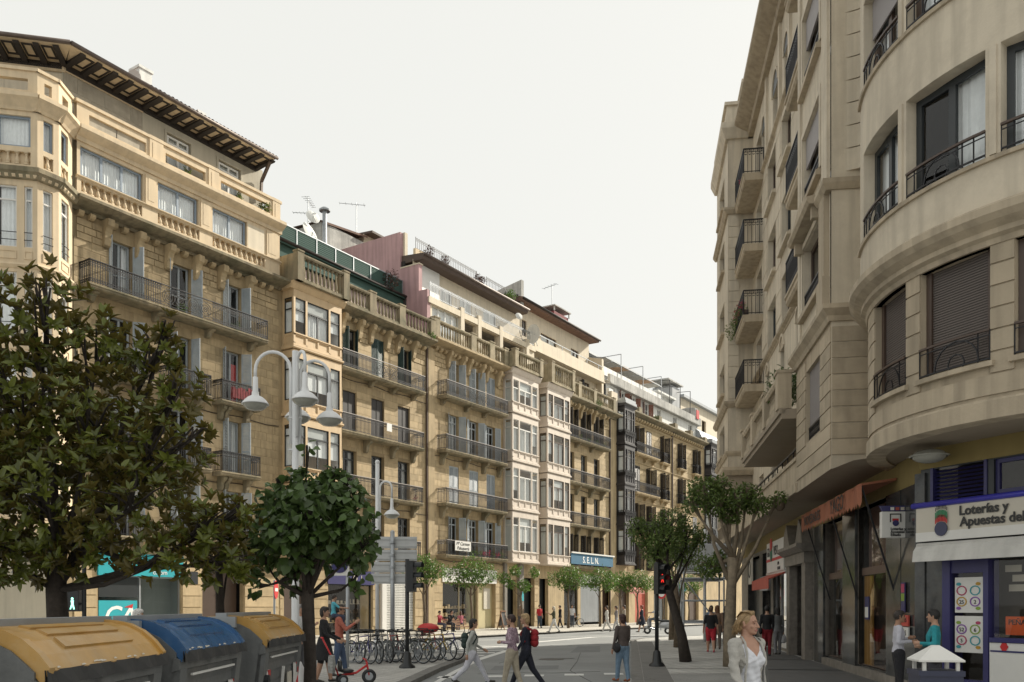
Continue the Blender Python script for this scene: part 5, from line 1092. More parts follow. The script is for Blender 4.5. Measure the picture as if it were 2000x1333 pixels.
for a, b in w1:
    crail(a, b, 4.0, 5.5, .5); s = M(RI); cmould(s, [(0, 5.42), (.1, 5.42), (.1, 5.5), (0, 5.52)], 3.97, a - 1, b + 1); s.build('curved_sill', BEIGE_R, RB)
s = M(RI); cmould(s, [(-.1, 7.3), (.05, 7.3), (.08, 7.38), (.16, 7.42), (.16, 7.5), (.3, 7.58), (.38, 7.66), (.38, 7.78), (.3, 7.84), (.17, 7.9), (-.1, 7.9)], 3.97, A0, A1); s.build('curved_cornice', BEIGE_R, RB)
w2 = [(168, 189.6), (192.7, 213.8), (217, 238), (241.5, 258)]; UZ = (8.63, 11.5, 14.4, 17.3, 20.2); ops2 = [(a, b, z, z + 1.68) for a, b in w2 for z in UZ]
s = M(RI); cwall(s, 4.14, A0, A1, 7.85, 23.0, ops2, .25); s.build('curved_upper_wall', BEIGE, RB)
for k, z in enumerate(UZ):
    s = M(RI); cmould(s, [(0, z - .09), (.05, z - .09), (.06, z - .03), (0, z)], 4.14, A0 + 30, A1); s.build('curved_sill_course', BEIGE_R, RB)
    for i, (a, b) in enumerate(w2):
        X, ln = chord(4.14 - .2, a, b); window(RB, 0, ln, z, z + 1.68, .0, DARKF if k != 1 else BROWNF, 2, 0, 0, ('full', 'right', 'full', 'full')[i] if k == 0 else 'sides', CURT, .11, X)
        crail(a, b, 4.13, z, .42)
        if k == 1: s = M(X); s.box(.03, ln - .03, -.05, -.02, z + .95, z + 1.68); s.build('roller_blind', ROLL_L, RB)
    for a in (190.7, 215): 
        s = M(RI); cmould(s, [(0, z + .0), (.03, z + .0), (.03, z + 1.68), (0, z + 1.68)], 4.14, a - .2, a + .9 if a < 200 else a + 1.2); s.build('window_pier', BEIGE, RB)
s = M(RI); s.q(*[cp(3.6, a, 4.95) for a in np.linspace(A0, A1, 20)]); s.q(*[cp(3.0, a, 23.0) for a in np.linspace(A0, A1, 20)]); 
for a, b in zip(np.linspace(A0, A1, 20), np.linspace(A0, A1, 20)[1:]): s.q(cp(3.0, a, 4.9), cp(3.0, b, 4.9), cp(3.0, b, 23), cp(3.0, a, 23))
s.build('curved_body', DARKIN, RB)
s = M(RI); cmould(s, [(-.2, 22.9), (.2, 22.9), (.6, 23.3), (.6, 23.6), (-.2, 23.6)], 4.14, A0, A1); s.build('curved_main_cornice', BEIGE_R, RB)
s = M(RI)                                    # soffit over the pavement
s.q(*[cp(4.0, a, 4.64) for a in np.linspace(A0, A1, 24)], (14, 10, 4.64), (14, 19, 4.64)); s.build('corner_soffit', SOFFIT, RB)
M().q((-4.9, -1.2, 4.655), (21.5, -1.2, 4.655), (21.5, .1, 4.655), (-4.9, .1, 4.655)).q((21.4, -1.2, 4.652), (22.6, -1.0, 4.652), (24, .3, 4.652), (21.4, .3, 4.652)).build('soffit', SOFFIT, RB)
# --- ground floor
gops = [(15.1, 17.4, .25, 4.05), (18.8, 21.4, .25, 4.05), (5.4, 9.6, .1, 4.0), (10.6, 12.8, 0, 3.0), (-2.5, 1.5, 0, 3.9), (2.4, 4.8, 0, 3.9)]
M().wall(-5, 23.65, 4.05, 4.66, [], 0, .2).build('ochre_band', OLIVE, RB)
M().wall(-5, 13.8, 0, 4.05, gops, 0, .4).build('ground_wall', GRANITE, RB); M().wall(13.8, 23.65, 0, 4.05, gops, 0.02, .4).build('marble_wall', MARBLE, RB)
for a, b in ((13.8, 15.05), (17.45, 18.75), (21.45, 22.5), (22.55, 23.6)): M().box(a, b, -.06, .02, .0, 4.04).build('marble_slab', MARBLE, RB)
M().box(15.05, 23.6, -.1, .05, .0, .2).build('marble_plinth', GRANITE, RB)
INT = mat('shop_back', (.16, .12, .10), .8, .3, 1.2)
for a, b in ((15.1, 17.4), (18.8, 21.4)):
    s = M(); s.box(a, b, .1, .2, 2.42, 2.6); s.build('transom_beam', mat('brown_beam', (.13, .085, .065), .5, .1, 2), RB)
    s = M(); s.q((a, .26, 2.6), (b, .26, 2.6), (b, .26, 4.05), (a, .26, 4.05)); s.build('upper_panel', mat('rose_panel', (.20, .13, .11), .6, .1, 1), RB)
    s = M(); s.q((a, .14, 2.6), (b, .14, 2.6), (b, .14, 4.05), (a, .14, 4.05)); s.q((a, .12, .25), (b, .12, .25), (b, .12, 2.42), (a, .12, 2.42)); s.build('shop_pane', GLASS_S, RB)
    s = M(); s.box(a, b, 1.4, 1.5, .2, 2.5); s.box(a, b, .1, 1.4, .2, .26); s.box(a - .05, a, .1, 1.4, .2, 2.5); s.box(b, b + .05, .1, 1.4, .2, 2.5); s.build('display_box', INT, RB)
M().box(18.82, 19.5, .15, .2, .26, 2.4).build('ochre_door', mat('ochre_wood', (.34, .18, .035), .5, .1, 2), RB)
s = M(); s.box(19.05, 19.4, .1, .12, 1.35, 1.9); s.build('door_notice', NAVY, RB); s = M(); s.box(19.08, 19.37, .095, .1, 1.4, 1.65); s.build('door_notice_text', SIGNW, RB)
def mannequin(x, y, m1, m2):
    s = M(); s.lathe([(.02, .85), (.17, .9), (.15, 1.1), (.13, 1.2), (.19, 1.4), (.16, 1.52), (.05, 1.58), (.045, 1.64)], (x, y, .26), 10, .6); o = s.build('mannequin_top', m1, RB, True)
    s = M(); s.lathe([(.2, .15), (.19, .6), (.16, .95)], (x, y, .26), 10, .7); s.tube([(x, y, .26), (x, y, 1.2)], .03, 6); s.build('mannequin_skirt', m2, RB, True)
mannequin(15.9, .6, mat('print_black', (.03, .03, .035), .9, .9, 30), TXTK); mannequin(16.7, .7, SIGNC, ORANGE); mannequin(20.4, .6, TXTK, RED); mannequin(20.9, .9, SIGNW, SIGNC)
# carved granite doorway
s = M(); s.box(10.0, 10.6, -.25, .1, 0, 3.2); s.box(12.8, 13.4, -.25, .1, 0, 3.2); s.box(9.95, 13.45, -.3, .1, 3.0, 3.35); s.ex([(.1, 3.6), (-.55, 3.6), (-.55, 3.5), (-.35, 3.35), (.1, 3.35)], 9.8, 13.6)
s.ey([(10.0, 3.6), (11.2, 3.6), (11.0, 3.85), (10.6, 4.4), (10.2, 4.15)], -.35, .02); s.ey([(13.4, 3.6), (12.2, 3.6), (12.4, 3.85), (12.8, 4.4), (13.2, 4.15)], -.35, .02); s.build('carved_doorway', GRANITE, RB); M().box(10.6, 12.8, .25, .3, 0, 3.0).build('entrance_door', BROWNF, RB)
# bright shop with tomato sign
s = M(); s.box(5.4, 9.6, 1.6, 1.7, .1, 3.0); s.box(5.4, 9.6, .2, 1.6, .1, .12); s.box(9.55, 9.65, .2, 1.6, .1, 3); s.build('shop_interior', mat('bright_shop', (.60, .55, .42), .8, .1, 1.5), RB)
for k in range(3):
    s = M(); s.box(6, 9.4, 1.1, 1.5, .9 + k * .6, .94 + k * .6)
    for j in range(8): s.box(6.1 + j * .4, 6.35 + j * .4, 1.15, 1.4, .94 + k * .6, 1.1 + k * .6 + random.uniform(0, .2))
    s.build('shop_shelf', (BROWNF, RED, SIGNW)[k], RB)
window(RB, 5.4, 9.6, .1, 3.0, .1, ZINC, 3, 0, 0, None, glass=GLASS_S, name='shop_window'); M().box(5.45, 9.55, .04, .1, .1, .85).build('stall_riser', SIGNW, RB)
M().box(2.4, 4.8, .3, .35, 0, 3.9).box(-2.5, 1.5, .3, .35, 0, 3.9).build('dark_shop_front', DARKF, RB); M().box(2.5, 4.7, -.1, .1, 2.3, 2.9).build('grey_fascia', GREYR, RB); M().box(2.4, 4.8, .2, .26, 2.9, 3.9).build('mezzanine_window', CURT_G, RB)
# --- shop signs and awnings, each its own thing
def rsign(name, label, cat, u, off, z): return root(name, label, cat, (*Rw(u, off), z), AR)
sg = rsign('shop_sign', 'white shop sign with red and green emblem and red stripe above red awning', 'sign', 5.5, .2, 2.95)
M().box(0, 4.0, -.06, .1, 0, 1.15).build('board', SIGNW, sg); M().box(0, 4.0, -.075, -.06, .42, .52).build('stripe', RED, sg)
text(sg, 'GR', (.15, -.07, .62), .5, TXTK); text(sg, 'VISO', (1.75, -.07, .62), .5, TXTK); text(sg, 'OPTI', (2.7, -.07, .22), .17, TXTK); text(sg, 'IN BENE', (2.7, -.07, .04), .17, TXTK)
s = M(Matrix.Translation((1.25, -.07, .7)) @ Matrix.Rotation(R(90), 4, 'X')); s.lathe([(0, .02), (.24, .02), (.24, 0)], n=16, sy=1.2); s.build('green_oval', mat('bottle_green', (.02, .16, .10), .5, .05, 2), sg)
s = M(Matrix.Translation((1.25, -.075, 1.05)) @ Matrix.Rotation(R(90), 4, 'X')); s.lathe([(0, .02), (.25, .02), (.25, 0)], n=16); s.build('red_disc', RED, sg)
aw_ = rsign('red_awning', 'red canvas awning with white cassette below the white shop sign', 'awning', 5.0, 0, 2.6)
s = M(); s.ex([(-.02, .35), (-.75, .05), (-.75, 0), (-.02, .3)], 0, 4.4); s.ex([(-.75, .05), (-.77, .05), (-.77, -.32), (-.75, -.32)], 0, 4.4); s.build('canvas', AWNR, aw_); s = M(); s.tube([(0, -.12, .32), (4.4, -.12, .32)], .1, 10); s.build('cassette', SIGNW, aw_, True)
ow = rsign('orange_awning', 'orange scalloped awning valance lettered in dark capitals over the marble shop', 'awning', 15.4, .0, 3.75)
s = M(); L = 6.7; s.ex([(-.02, .6), (-.7, .5), (-.72, .45), (-.02, .55)], 0, L); n = 26
for i in range(n):
    a, b = L * i / n, L * (i + 1) / n; y0 = -.72 + .02 * math.sin(i * 1.7); y1 = -.72 + .02 * math.sin((i + 1) * 1.7)
    s.add([(a, y0, .5), (b, y1, .5), (b, y1, .1), ((a + b) / 2, (y0 + y1) / 2, .0), (a, y0, .1)], [(0, 1, 2, 3, 4)])
s.build('valance', ORANGE, ow); text(ow, 'NOVEDADES', (.6, -.76, .14), .36, TXTK); text(ow, 'YAGO', (3.9, -.77, .12), .5, TXTK)
for x in (.3, 3.4, 6.6): t = M(); t.bar((x, -.7, .45), (x, .0, -1.9), .035); t.build('awning_arm', IRON, ow)
ps = rsign('hanging_round_sign', 'white panel sign with dark round emblem further along the dark shops', 'sign', 1.7, .0, 2.6)
M().box(0, .9, -.5, -.42, 0, 1.3).build('panel', SIGNC, ps); s = M(Matrix.Translation((.45, -.51, .65)) @ Matrix.Rotation(R(90), 4, 'X')); s.lathe([(.3, .01), (.38, .01), (.38, 0), (.3, 0)], n=20); s.build('emblem_ring', TXTK, ps)
# --- lottery shop on the chamfer
AS = math.atan2(-.905, .425); SO = (7.8, 16.6)
LS = root('lottery_shop_front', 'navy lottery shop front with posters and counter window below the curved corner', 'shop', (*SO, 0), AS)
M().wall(0, 5, 2.5, 4.64, [(.25, 1.35, 3.65, 4.25), (1.5, 4.5, 3.65, 4.25)], 0, .2).build('upper_wall', DARKF, LS)
M().box(-.02, 5, -.03, .0, 4.27, 4.64).build('ochre_band', OLIVE, LS); M().box(-.1, .12, -.05, .3, 0, 4.2).build('corner_post', MARBLE, LS)
s = M()
for k in range(8): s.ex([(.02, 3.68 + k * .07), (.09, 3.73 + k * .07), (.1, 3.73 + k * .07), (.03, 3.68 + k * .07)], .28, 1.32)
s.box(.22, .28, -.02, .1, 3.62, 4.27); s.box(1.32, 1.38, -.02, .1, 3.62, 4.27); s.build('louvre', NAVY, LS)
window(LS, 1.5, 4.5, 3.65, 4.25, .05, NAVY, 2, 0, 0, None); M().box(.1, 5, .9, 1.0, 0, 4.6).build('back_wall', mat('lottery_back', (.09, .075, .06), .8, .3, 1.5), LS)
M().box(.1, .5, -.02, .12, 0, 2.6).build('side_panel', MARBLE, LS); M().box(.5, .66, -.05, .3, 0, 2.7).box(1.32, 1.42, -.04, .25, 0, 2.6).box(.66, 1.32, -.02, .12, 2.28, 2.6).box(.66, 1.32, -.02, .12, 0, .35).build('door_frame', NAVY, LS)
s = M(); s.q((.66, .04, .35), (1.32, .04, .35), (1.32, .04, 2.28), (.66, .04, 2.28)); s.q((1.44, .04, 1.12), (4.5, .04, 1.12), (4.5, .04, 2.6), (1.44, .04, 2.6)); s.build('pane', GLASS_S, LS)
M().box(1.44, 4.5, -.05, .1, 1.05, 1.13).build('counter_edge', NAVY, LS); M().box(1.44, 4.5, -.03, .1, .1, 1.04).build('counter_panel', SIGNW, LS); M().box(1.46, 4.5, -.04, -.03, .88, .91).build('counter_line', NAVY, LS)
for k, x in enumerate((1.72, 2.35)):
    s = M(Matrix.Translation((x, -.035, .975)) @ Matrix.Rotation(R(90), 4, 'X')); s.lathe([(0, .01), (.075, .01), (.075, 0)], n=6); s.build('red_badge', RED, LS)
M().box(1.65, 2.25, .1, .12, 1.18, 1.5).build('pena_notice', mat('orange_card', (.62, .10, .02), .7, .05, 2), LS); text(LS, 'PEÑA', (1.7, .095, 1.36), .13, TXTK)
for k in range(7):
    for j in range(3): x = 1.5 + k * .36 + (j % 2) * .1; M().box(x, x + .3, .3 + j * .05, .31 + j * .05, 2.28 - j * .17, 2.4 - j * .17).build('ticket_strip', SIGNC, LS)
BAL = [mat('ring_' + n, c, .5, .05, 2) for n, c in (('pink', (.40, .05, .12)), ('teal', (.05, .30, .34)), ('gold', (.45, .26, .03)), ('violet', (.22, .08, .34)), ('lime', (.22, .33, .05)))]
for k, (z0, z1, nums) in enumerate(((1.56, 2.2, ('', '', '25', '2')), (.84, 1.5, ('52', '6', '5', '')))):
    M().box(.72, 1.28, .015, .03, z0, z1).build('poster', SIGNW, LS)
    for q in range(4):
        cx, cz = .86 + .27 * (q % 2), z1 - .24 - .2 * (q // 2); s = M(Matrix.Translation((cx, .012, cz)) @ Matrix.Rotation(R(90), 4, 'X')); s.lathe([(.082, .006), (.105, .006), (.105, 0), (.082, 0)], n=16, sy=.85); s.build('poster_ring', BAL[(q + k * 3) % 5], LS)
        s = M(Matrix.Translation((cx + (-.06 if q % 2 == 0 else .06), .01, cz + (.12 if q < 2 else -.12))) @ Matrix.Rotation(R(90), 4, 'X')); s.lathe([(0, .004), (.05, .004), (.05, 0)], n=10, sy=.6); s.build('poster_badge', BAL[(q + k * 3 + 1) % 5], LS)
        if nums[q]: text(LS, nums[q], (cx, .008, cz - .04), .1, TXTK, align='CENTER')
# fascia sign
FS = root('lottery_fascia_sign', 'cream fascia sign reading Loterías y Apuestas with striped ball emblem', 'sign', (SO[0] - .905 * .25, SO[1] - .425 * .25, 2.88), AS)
M().box(.1, 5, 0, .22, 0, .66).build('board', SIGNC, FS); M().box(.1, 5, -.01, .2, -.0, .17).build('white_band', SIGNW, FS); s = M(); s.tube([(.02, .0, .68), (5, .0, .68)], .055, 10); s.build('cobalt_tube', COBALT, FS, True)
text(FS, 'Loterías y', (1.02, -.02, .425), .235, TXTK, bold=.006); text(FS, 'Apuestas del Estado', (1.04, -.02, .225), .235, TXTK, bold=.006)
s = M(Matrix.Translation((.66, -.02, .21)) @ Matrix.Rotation(R(90), 4, 'X')); s.lathe([(0, .02), (.13, .02), (.13, 0)], n=20); s.build('navy_ball', mat('slate_navy', (.045, .05, .10), .5, .05, 2), FS)
for nm, m_, z0, h in (('red_arc', RED, .27, .12), ('green_arc', mat('sign_green', (.03, .22, .10), .5, .05, 2), .35, .13)):
    s = M()
    for i in range(9): x = .66 + (i - 4) * .029; hh = math.sqrt(max(0, .13 ** 2 - (x - .66) ** 2)); s.box(x - .009, x + .009, -.032, -.024, z0 + hh * .6, z0 + hh * .6 + h)
    s.build(nm, m_, FS)
s = M()
for i in range(9): x = .66 + (i - 4) * .029; hh = math.sqrt(max(0, .13 ** 2 - (x - .66) ** 2)); s.box(x - .004, x + .004, -.03, -.022, .5 + hh * .6, .55 + hh * .9)
s.build('stripe_tips', TXTK, FS)
AWL = root('white_awning', 'rolled white canvas awning under the lottery fascia', 'awning', (SO[0] - .905 * .3, SO[1] - .425 * .3, 2.5), AS)
s = M(); s.ex([(.3, .36), (-.02, .3), (-.1, .2), (-.13, 0), (-.11, 0), (-.08, .18), (0, .27), (.3, .33)], .16, 5)
s.build('canvas', AWNW, AWL); s = M(); s.tube([(.16, .02, .3), (5, .02, .3)], .05, 8); s.build('roll', AWNW, AWL, True)
# projecting lottery sign
PS = root('lottery_projecting_sign', 'white projecting box sign with navy ball emblem on a navy bracket panel', 'sign', (7.42, 17.45, 3.05), R(-4))
M().box(0, .62, 0, .14, 0, .52).build('light_box', SIGNW, PS); s = M(); s.ey([(.02, .53), (.68, .53), (.68, .64), (-.03, .64)], .02, .1); s.ey([(.63, -.18), (.74, -.32), (.74, .6), (.63, .6)], .02, .1); s.build('bracket_panel', NAVY, PS)
text(PS, 'Loterías y', (.16, -.012, .15), .075, TXTK, bold=.002); text(PS, 'Apuestas del', (.16, -.012, .09), .075, TXTK, bold=.002); text(PS, 'Estado', (.16, -.012, .03), .075, TXTK, bold=.002)
s = M(Matrix.Translation((.26, -.008, .29)) @ Matrix.Rotation(R(90), 4, 'X')); s.lathe([(0, .008), (.06, .008), (.06, 0)], n=16); s.build('navy_ball', NAVY, PS); s = M(); s.box(.2, .32, -.01, -.002, .33, .38); s.build('red_arc', RED, PS)
s = M(); s.box(.15, .17, -.012, 0, .31, .48); s.box(.35, .37, -.012, 0, .31, .48); s.box(.15, .37, -.012, 0, .46, .48); s.build('emblem_frame', TXTK, PS)
for k in range(4): M().box(.17 + k * .1, .24 + k * .1, .012, .02, .55, .61).build('small_square', (SIGNW, AWNR, SIGNC, SIGNC)[k], PS)
for k in range(2): M().box(.65, .72, .012, .02, .35 + k * .1, .43 + k * .1).build('small_square', (SIGNC, SIGNW)[k], PS)
# notices on the marble pier
nt_ = root('wall_notice', 'narrow navy lottery notice and red prize posters stuck on the marble pier', 'notice', (*Rw(22.6, .09), 0), AR)
M().box(.1, .35, -.02, 0, 1.55, 2.15).build('navy_strip', NAVY, nt_); M().box(.12, .33, -.025, -.02, 1.95, 2.12).build('strip_picture', BAL[0], nt_); M().box(.12, .33, -.025, -.02, 1.78, 1.93).build('strip_picture', BAL[4], nt_)
M().box(.0, .6, -.03, 0, 1.28, 1.5).build('red_poster', mat('poster_red', (.50, .08, .06), .7, .1, 3), nt_); text(nt_, 'PEÑA 15', (.03, -.035, 1.36), .13, TXTK); M().box(.0, .6, -.03, 0, 1.02, 1.26).build('white_poster', SIGNW, nt_); text(nt_, 'PEÑA 5', (.03, -.035, 1.1), .14, TXTK)
s = M(RI); 
lm = root('bulkhead_lamp', 'oval glass bulkhead lamp under the curved corner', 'lamp', (7.62, 15.9, 4.42), 0)
s = M(); s.ball((0, 0, 0), .3, .3, .13, 14, 8); s.lathe([(.32, -.02), (.36, 0), (.32, .02)], n=16); s.build('lamp_bowl', LAMPG, lm, True)
# ================================================================== STREET FURNITURE
def wr(name, label, cat, X, d, rz=0, group=None, z=0): return root(name, label, cat, (X, d, z), rz, group)
# --- recycling containers
BODYG = mat('bin_grey_plastic', (.13, .135, .135), .5, .2, 2, .3, .15, grime=(.19, .185, .17), gscale=1.2); RUB = mat('bin_rubber', (.045, .045, .045), .7, .15, 4)
LIDY = mat('bin_yellow_lid', (.50, .285, .07), .33, .1, 1.2, .2, .12, grime=(.46, .32, .16), gscale=1.6); LIDB = mat('bin_blue_lid', (.04, .115, .26), .2, .12, 1.2, .2, .14, grime=(.10, .17, .28), gscale=1.4)
def container(label, d0, d1, lid, X=-2.78):
    L = d1 - d0; o = wr('recycling_container', label, 'recycling bin', X, d0, R(90) + .029, 'recycling containers on the left pavement')
    arc = [(-.05, 1.31), (.02, 1.40), (.11, 1.48), (.22, 1.535), (.34, 1.56), (.45, 1.57)]
    s = M(); s.ex([(.14, .12), (.02, 1.22), (.02, 1.30)] + [(p[0] + .05, p[1] - .05) for p in arc[1:]] + [(.95, 1.45), (1.2, 1.27), (1.08, .12)], 0, L)
    s.ex([(-.015, 1.16), (-.015, 1.24), (.03, 1.26), (.05, 1.14)], -.02, L + .02)
    for k in range(8): z = .25 + k * .115; y = .14 - .12 * (z - .12) / 1.1; s.ex([(y - .012, z), (y - .012, z + .085), (y + .03, z + .09), (y + .03, z - .005)], .22, L - .12)
    for x in (0, L - .16): s.ex([(.10, .12), (-.02, 1.16), (.06, 1.16), (.2, .12)], x, x + .16)
    s.build('body', BODYG, o)
    s = M(); t = .03; P = arc + [(.7, 1.55), (.95, 1.46), (1.18, 1.3)]
    s.ex(P + [(p[0] * .97 + .02, p[1] - t) for p in P[::-1]], .03, L - .03)
    for x in (.02, L - .09): s.ex([(p[0] - .012, p[1] + .018) for p in P] + [(p[0] + .03, p[1] - .09) for p in P[::-1]], x, x + .07)
    li = s.build('lid', lid, o)
    for k, (a, b) in enumerate(((.05, .12), (.16, .23), (.27, .34))):
        def zz(y): return np.interp(y, [p[0] for p in arc], [p[1] for p in arc])
        s = M(); x0, x1 = .42, L - .42; n = 4; ys = np.linspace(a, b, n); Q = [(y - .012, zz(y) + .012) for y in ys] + [(y + .01, zz(y) - .02) for y in ys[::-1]]; s.ex(Q, x0, x1); s.build('lid_rib', lid, li)
    s = M(); n = 14
    for i in range(n):
        a, b = L * i / n, L * (i + 1) / n; w0, w1 = .012 * math.sin(i * 2.1), .012 * math.sin((i + 1) * 2.1)
        s.q((a, -.055 + w0, 1.315), (b, -.055 + w1, 1.315), (b, -.06 + w1 * 2, 1.22), (a, -.06 + w0 * 2, 1.22)); s.q((a, -.04, 1.315), (b, -.04, 1.315), (b, -.045, 1.22), (a, -.045, 1.22))
    s.build('rubber_skirt', RUB, o)
    M().box(-.05, L + .05, .4, .52, 1.565, 1.61).box(-.06, .0, .3, .6, 1.45, 1.57).box(L, L + .06, .3, .6, 1.45, 1.57).build('top_rail', ZINC, o)
    s = M(); s.bar((.3, -.012, 1.1), (L - .25, -.012, 1.1), .02); s.bar((L * .5, .0, .95), (L * .5, .02, .72), .03); s.build('reflective_line', SIGNW, o)
    s = M(Matrix.Translation((.1, -.0, .85)) @ Matrix.Rotation(R(90), 4, 'X')); s.lathe([(0, .05), (.06, .04), (.06, -.05)], n=12); s.build('lift_pin', BLACKP, o)
    rs = random.Random(int(d0 * 10))
    for k in range(11):
        x = rs.uniform(.1, L - .35); w_ = rs.uniform(.02, .1); z0 = 1.315 + rs.uniform(0, .012); y0 = -.05 + (z0 - 1.31) * .7; q = M(); q.q((x, y0 - .006, z0), (x + w_, y0 - .006, z0 + .004), (x + w_ * .8, y0 + .002, z0 + .012), (x + w_ * .2, y0 + .001, z0 + .009)); q.build('scuff_mark', SIGNC, li)
    M().box(L * .62, L * .62 + .22, .0, .012, .62, .86).build('label_sticker', SIGNC, o)
    for x in (.12, L - .3):
        M().box(x, x + .24, .02, .03, .45, .95).build('reflector_plate', SIGNW, o); s = M(); s.ey([(x, .95), (x + .12, .95), (x + .24, .8), (x + .24, .95)], .012, .02); s.ey([(x, .6), (x + .24, .95 - .18), (x + .24, .6), (x + .12, .45), (x, .45)], .013, .02); s.build('red_chevron', RED, o)
    return o
container('yellow-lidded grey recycling container nearest the camera', 5.1, 7.0, LIDY)
container('blue-lidded grey recycling container between the two yellow ones', 7.25, 9.05, LIDB)
container('yellow-lidded grey recycling container farthest along, by the woman in black', 9.75, 11.65, LIDY)
# --- white curved lamps
def lamp_head(par, x, y, z, s=1.):
    m = M(); m.lathe([(.0, .62 * s), (.055 * s, .6 * s), (.06 * s, .3 * s), (.075 * s, .27 * s), (.08 * s, .2 * s), (.16 * s, .16 * s), (.24 * s, .09 * s), (.29 * s, .02 * s), (.3 * s, 0), (.27 * s, 0)], (x, y, z), 18); h = m.build('lamp_head', LAMPW, par, True)
    g = M(); g.lathe([(.27 * s, 0), (.24 * s, -.06 * s), (.15 * s, -.12 * s), (.0, -.14 * s)], (x, y, z), 16); g.build('lamp_glass', LAMPG, h, True)
def arm(par, ang, y0, r, drop, z0, s=1.):
    c, sn = math.cos(ang), math.sin(ang); P = [(c * .1, sn * .1, y0 - 1.6), (c * .1, sn * .1, y0)]
    for k in range(1, 13): t = math.pi * k / 12; P.append((c * (.1 + r - r * math.cos(t)), sn * (.1 + r - r * math.cos(t)), y0 + r * 1.1 * math.sin(t)))
    P.append((c * (.1 + 2 * r), sn * (.1 + 2 * r), y0 - drop)); m = M(); m.tube(P, .036 * s, 8); m.build('lamp_arm', LAMPW, par, True)
    lamp_head(par, c * (.1 + 2 * r), sn * (.1 + 2 * r), y0 - drop - .6 * s, s)
L1 = wr('street_lamp', 'tall white street lamp with four curved arms behind the lime tree', 'street lamp', -4.78, 19.2, 0, 'white street lamps')
s = M(); s.tube([(0, 0, 0), (0, 0, .5), (0, 0, 7.3)], [.13, .09, .07], 10); s.lathe([(.2, 0), (.2, .3), (.13, .45)], n=12); s.box(-.14, .14, -.05, .05, 5.1, 5.14); s.box(-.14, .14, -.05, .05, 5.8, 5.84); s.build('pole', LAMPW, L1, True)
arm(L1, R(186), 6.85, .38, .15, 0); arm(L1, R(-52), 7.0, .2, .28, 0); arm(L1, R(8), 6.75, .32, .35, 0); arm(L1, R(100), 6.8, .36, .2, 0)
L2 = wr('street_lamp', 'white single-arm street lamp in front of the second sandstone house', 'street lamp', -4.95, 32, 0, 'white street lamps')
s = M(); s.tube([(0, 0, 0), (0, 0, 6.9)], .075, 8); s.ball((0, 0, 6.95), .09); s.lathe([(.18, 0), (.18, .3), (.1, .5)], n=10); s.build('pole', LAMPW, L2, True); arm(L2, R(-5), 6.0, .22, .4, 0, 1.0)
L3 = wr('street_lamp', 'white single-arm street lamp far off by the scaffolding', 'street lamp', 8.9, 40.2, 0, 'white street lamps')
s = M(); s.tube([(0, 0, 0), (0, 0, 5.2)], .07, 8); s.build('pole', LAMPW, L3, True); arm(L3, R(0), 5.0, .24, .35, 0, 1.)
# --- traffic lights
def visor(m, x, y, z, ang):
    X = Matrix.Translation((x, y, z)) @ Matrix.Rotation(ang, 4, 'Z') @ Matrix.Rotation(R(90), 4, 'X'); q = M(X); q.lathe([(.1, 0), (.11, .2)], n=12, a0=-.3, a1=math.pi + .3); m.v, m.f = m.v + q.v, m.f + [tuple(i + len(m.v) for i in f) for f in q.f]
def traffic(label, X, d, h0, ang, n=3, lit=None, polem=BLACKP):
    o = wr('traffic_light', label, 'traffic light', X, d, 0); m = M(); m.tube([(0, 0, .4), (0, 0, h0 + .05 + n * .28)], .055, 10); m.lathe([(.22, 0), (.22, .05), (.13, .12), (.1, .4), (.055, .45)], n=14); m.build('pole', polem, o, True)
    c, sn = math.cos(ang), math.sin(ang)                 # direction the lenses face
    Xf = Matrix.Rotation(ang + R(90), 4, 'Z'); b = M(Xf); b.box(-.14, .14, -.22, -.04, h0, h0 + n * .28); b.box(-.03, .03, -.06, .06, h0 + .1, h0 + .16); b.box(-.03, .03, -.06, .06, h0 + n * .28 - .16, h0 + n * .28 - .1); hd = b.build('signal_head', BLACKP, o)
    for k in range(n):
        v = M(); z = h0 + .14 + k * .28; q = M(Xf @ Matrix.Translation((0, -.22, z)) @ Matrix.Rotation(R(90), 4, 'X')); q.lathe([(.105, 0), (.115, .22)], n=12, a0=-.25, a1=math.pi + .25); q.build('visor', BLACKP, hd)
        q = M(Xf @ Matrix.Translation((0, -.221, z)) @ Matrix.Rotation(R(90), 4, 'X')); q.lathe([(0, .004), (.1, .004), (.1, 0)], n=14); q.build('lens', lit[1] if lit and lit[0] == k else DARKF, hd)
    return o
RLED = emit_mat('red_signal', (.8, .03, .02), 1.2); GLED = emit_mat('green_man_signal', (.35, .9, .7), 1.6)
traffic('black three-lens traffic light on pole beside the parked bicycles', -2.83, 23.5, 2.05, R(-15), 3)
o = traffic('black traffic light with red pedestrian signal on the right pavement edge', 4.01, 24.1, 2.0, R(-60), 3)
def man_sign(par, X, m):
    s = M(X); s.ball((0, 0, .1), .025, .008, .028); s.add([(-.03, 0, .07), (.03, 0, .07), (.025, 0, -.0), (.05, 0, -.1), (.02, 0, -.1), (0, 0, -.03), (-.025, 0, -.1), (-.05, 0, -.1), (-.02, 0, 0)], [tuple(range(9))]); s.build('figure', m, par)
man_sign(o, Matrix.Rotation(R(30), 4, 'Z') @ Matrix.Translation((0, -.24, 2.42)), RLED)
pd = wr('pedestrian_signal', 'small pedestrian signal with white-green walking man behind the yellow bin', 'traffic light', -10.05, 20, 0)
s = M(); s.tube([(.22, 0, 0), (.22, 0, 2.9)], .05, 8); s.build('pole', BLACKP, pd); s = M(); s.box(-.13, .13, -.1, .08, 1.55, 2.1); s.box(.1, .2, -.02, .02, 1.7, 1.75); hd = s.build('signal_head', BLACKP, pd); man_sign(pd, Matrix.Translation((0, -.11, 1.72)) @ Matrix.Scale(1.2, 4), GLED)
